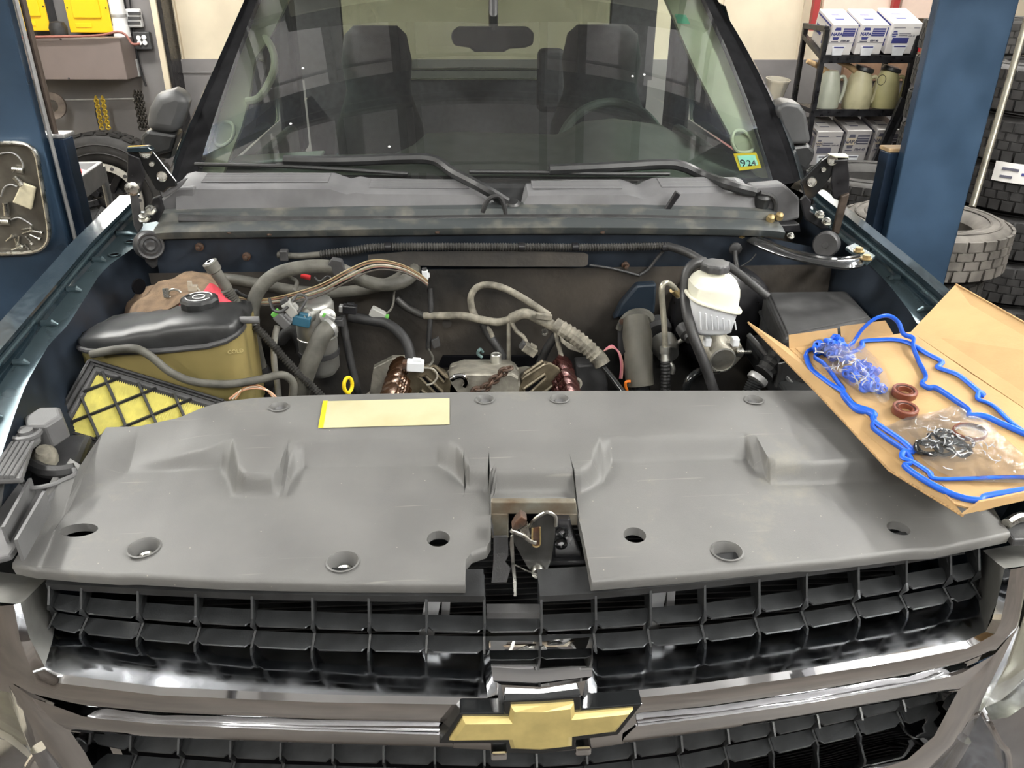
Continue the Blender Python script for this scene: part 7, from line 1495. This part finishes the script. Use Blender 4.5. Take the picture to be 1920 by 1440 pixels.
m = MB(); m.tube(sm([atY(x, y, YW-.13) for x, y in ((178, 190), (180, 215), (188, 246))], 4), .004, 6); tag(m.build('hang_cord', m_black, None), 'thin black cord hanging beside the yellow chain', 'cord')
# service cart between the post and the off-road wheel
a = atY(128, 345, 2.4); X = a.x; b_ = atX(188, 303, X); z1 = a.z; z2 = b_.z
zt_ = (z1+z2)/2; a = atP(128, 345, zt_); b_ = atP(188, 303, zt_)
cart = thing('service_cart', 'grey plastic service cart parked behind the lift post', 'cart', ((a.x+b_.x)/2-.2, (a.y+b_.y)/2, 0))
d = (b_-a); d.z = 0; d.normalize(); nrm = V(-d.y, d.x, 0)
if nrm.x > 0: nrm = -nrm
W = .42
m = MB(); m.hexa([a+V(0, 0, -.09), b_+V(0, 0, -.09), b_+d*.012+V(0, 0, -.09), a+V(0, 0, -.09)+nrm*.02, a, b_, b_+nrm*.02, a+nrm*.02])
m = MB(); m.bar(a+V(0, 0, -.045), b_+V(0, 0, -.045), .02, .09); m.build('tray_side', m_cart, cart, smooth=0, bevel=.004)
m = MB(); m.bar(b_+V(0, 0, -.045), b_+nrm*W+V(0, 0, -.045), .02, .09); m.build('tray_side', m_cart, cart, smooth=0, bevel=.004)
m = MB(); m.prism([a+V(0, 0, -.09), b_+V(0, 0, -.09), b_+nrm*W+V(0, 0, -.09), a+nrm*W+V(0, 0, -.09)], (0, 0, .012)); m.build('tray_floor', m_cart, cart, smooth=0)
m = MB(); q = (a+b_)/2; m.box(V(q.x, q.y, .25)+nrm*W/2, (.4, (b_-a).length, .04)); m.build('lower_tray', m_cart, cart, smooth=0)
for c in (b_, b_+nrm*W, a+nrm*W): m = MB(); m.tube([V(c.x, c.y, .06), V(c.x, c.y, zt_-.02)], .016, 10); m.build('cart_leg', m_galv, cart)
for c in (b_, b_+nrm*W, a+nrm*W): m = MB(); m.lathe([(.05, -.015), (.05, .015)], V(c.x, c.y, .05), (1, 0, 0), 16); m.build('castor', m_rubber, cart)
c = atP(150, 322, zt_-.045); bt_ = thing('spray_bottle', 'red and white bottle lying in the service cart tray', 'bottle', c-V(0, 0, .03)); m = MB(); m.tube([c+V(-.10, 0, 0), c+V(.02, 0, 0)], .03, 14); m.build('bottle_body', m_redpl, bt_)
m = MB(); m.tube([c+V(.02, 0, 0), c+V(.04, 0, 0), c+V(.045, 0, 0), c+V(.07, 0, 0)], [.03, .024, .016, .016], 14); m.build('bottle_cap', m_lampw, bt_); m = MB(); m.tube([c+V(-.05, 0, 0), c+V(0, 0, 0)], .0308, 14); m.build('bottle_label', m_lampw, bt_)
# small things right of the post
a = atY(1893, 168, 3.3); m = MB(); m.prism([atY(x, y, 4.90) for x, y in ((1862, 190), (1876, 150), (1884, 148), (1880, 190))], (0, .02, 0)); tag(m.build('red_strap', m_redpl, None, smooth=0), 'red strap end standing on the dark shelf behind the blue post', 'strap')
sh_ = thing('tyre_shelf', 'dark steel shelf loaded above the black tyres', 'shelf', atY(1900, 200, 4.4))
a = atY(1925, 192, 4.8); m = MB(); m.box((a.x, 4.95, a.z), (.9, .3, .03)); m.build('shelf_board', m_satin, sh_, smooth=0); 
for k in range(4): m = MB(); m.box((a.x-.12+.12*k, 4.95, a.z+.066+.01*(k % 2)), (.10, .24, .10)); m.build('shelf_bin', [m_brown, m_satin, m_wallg, m_greypl][k], sh_, smooth=0, bevel=.006)
for s in (-.42, .42): m = MB(); m.box((a.x+s, 5.08, a.z/2), (.03, .03, a.z)); m.build('shelf_post', m_black, sh_, smooth=0)
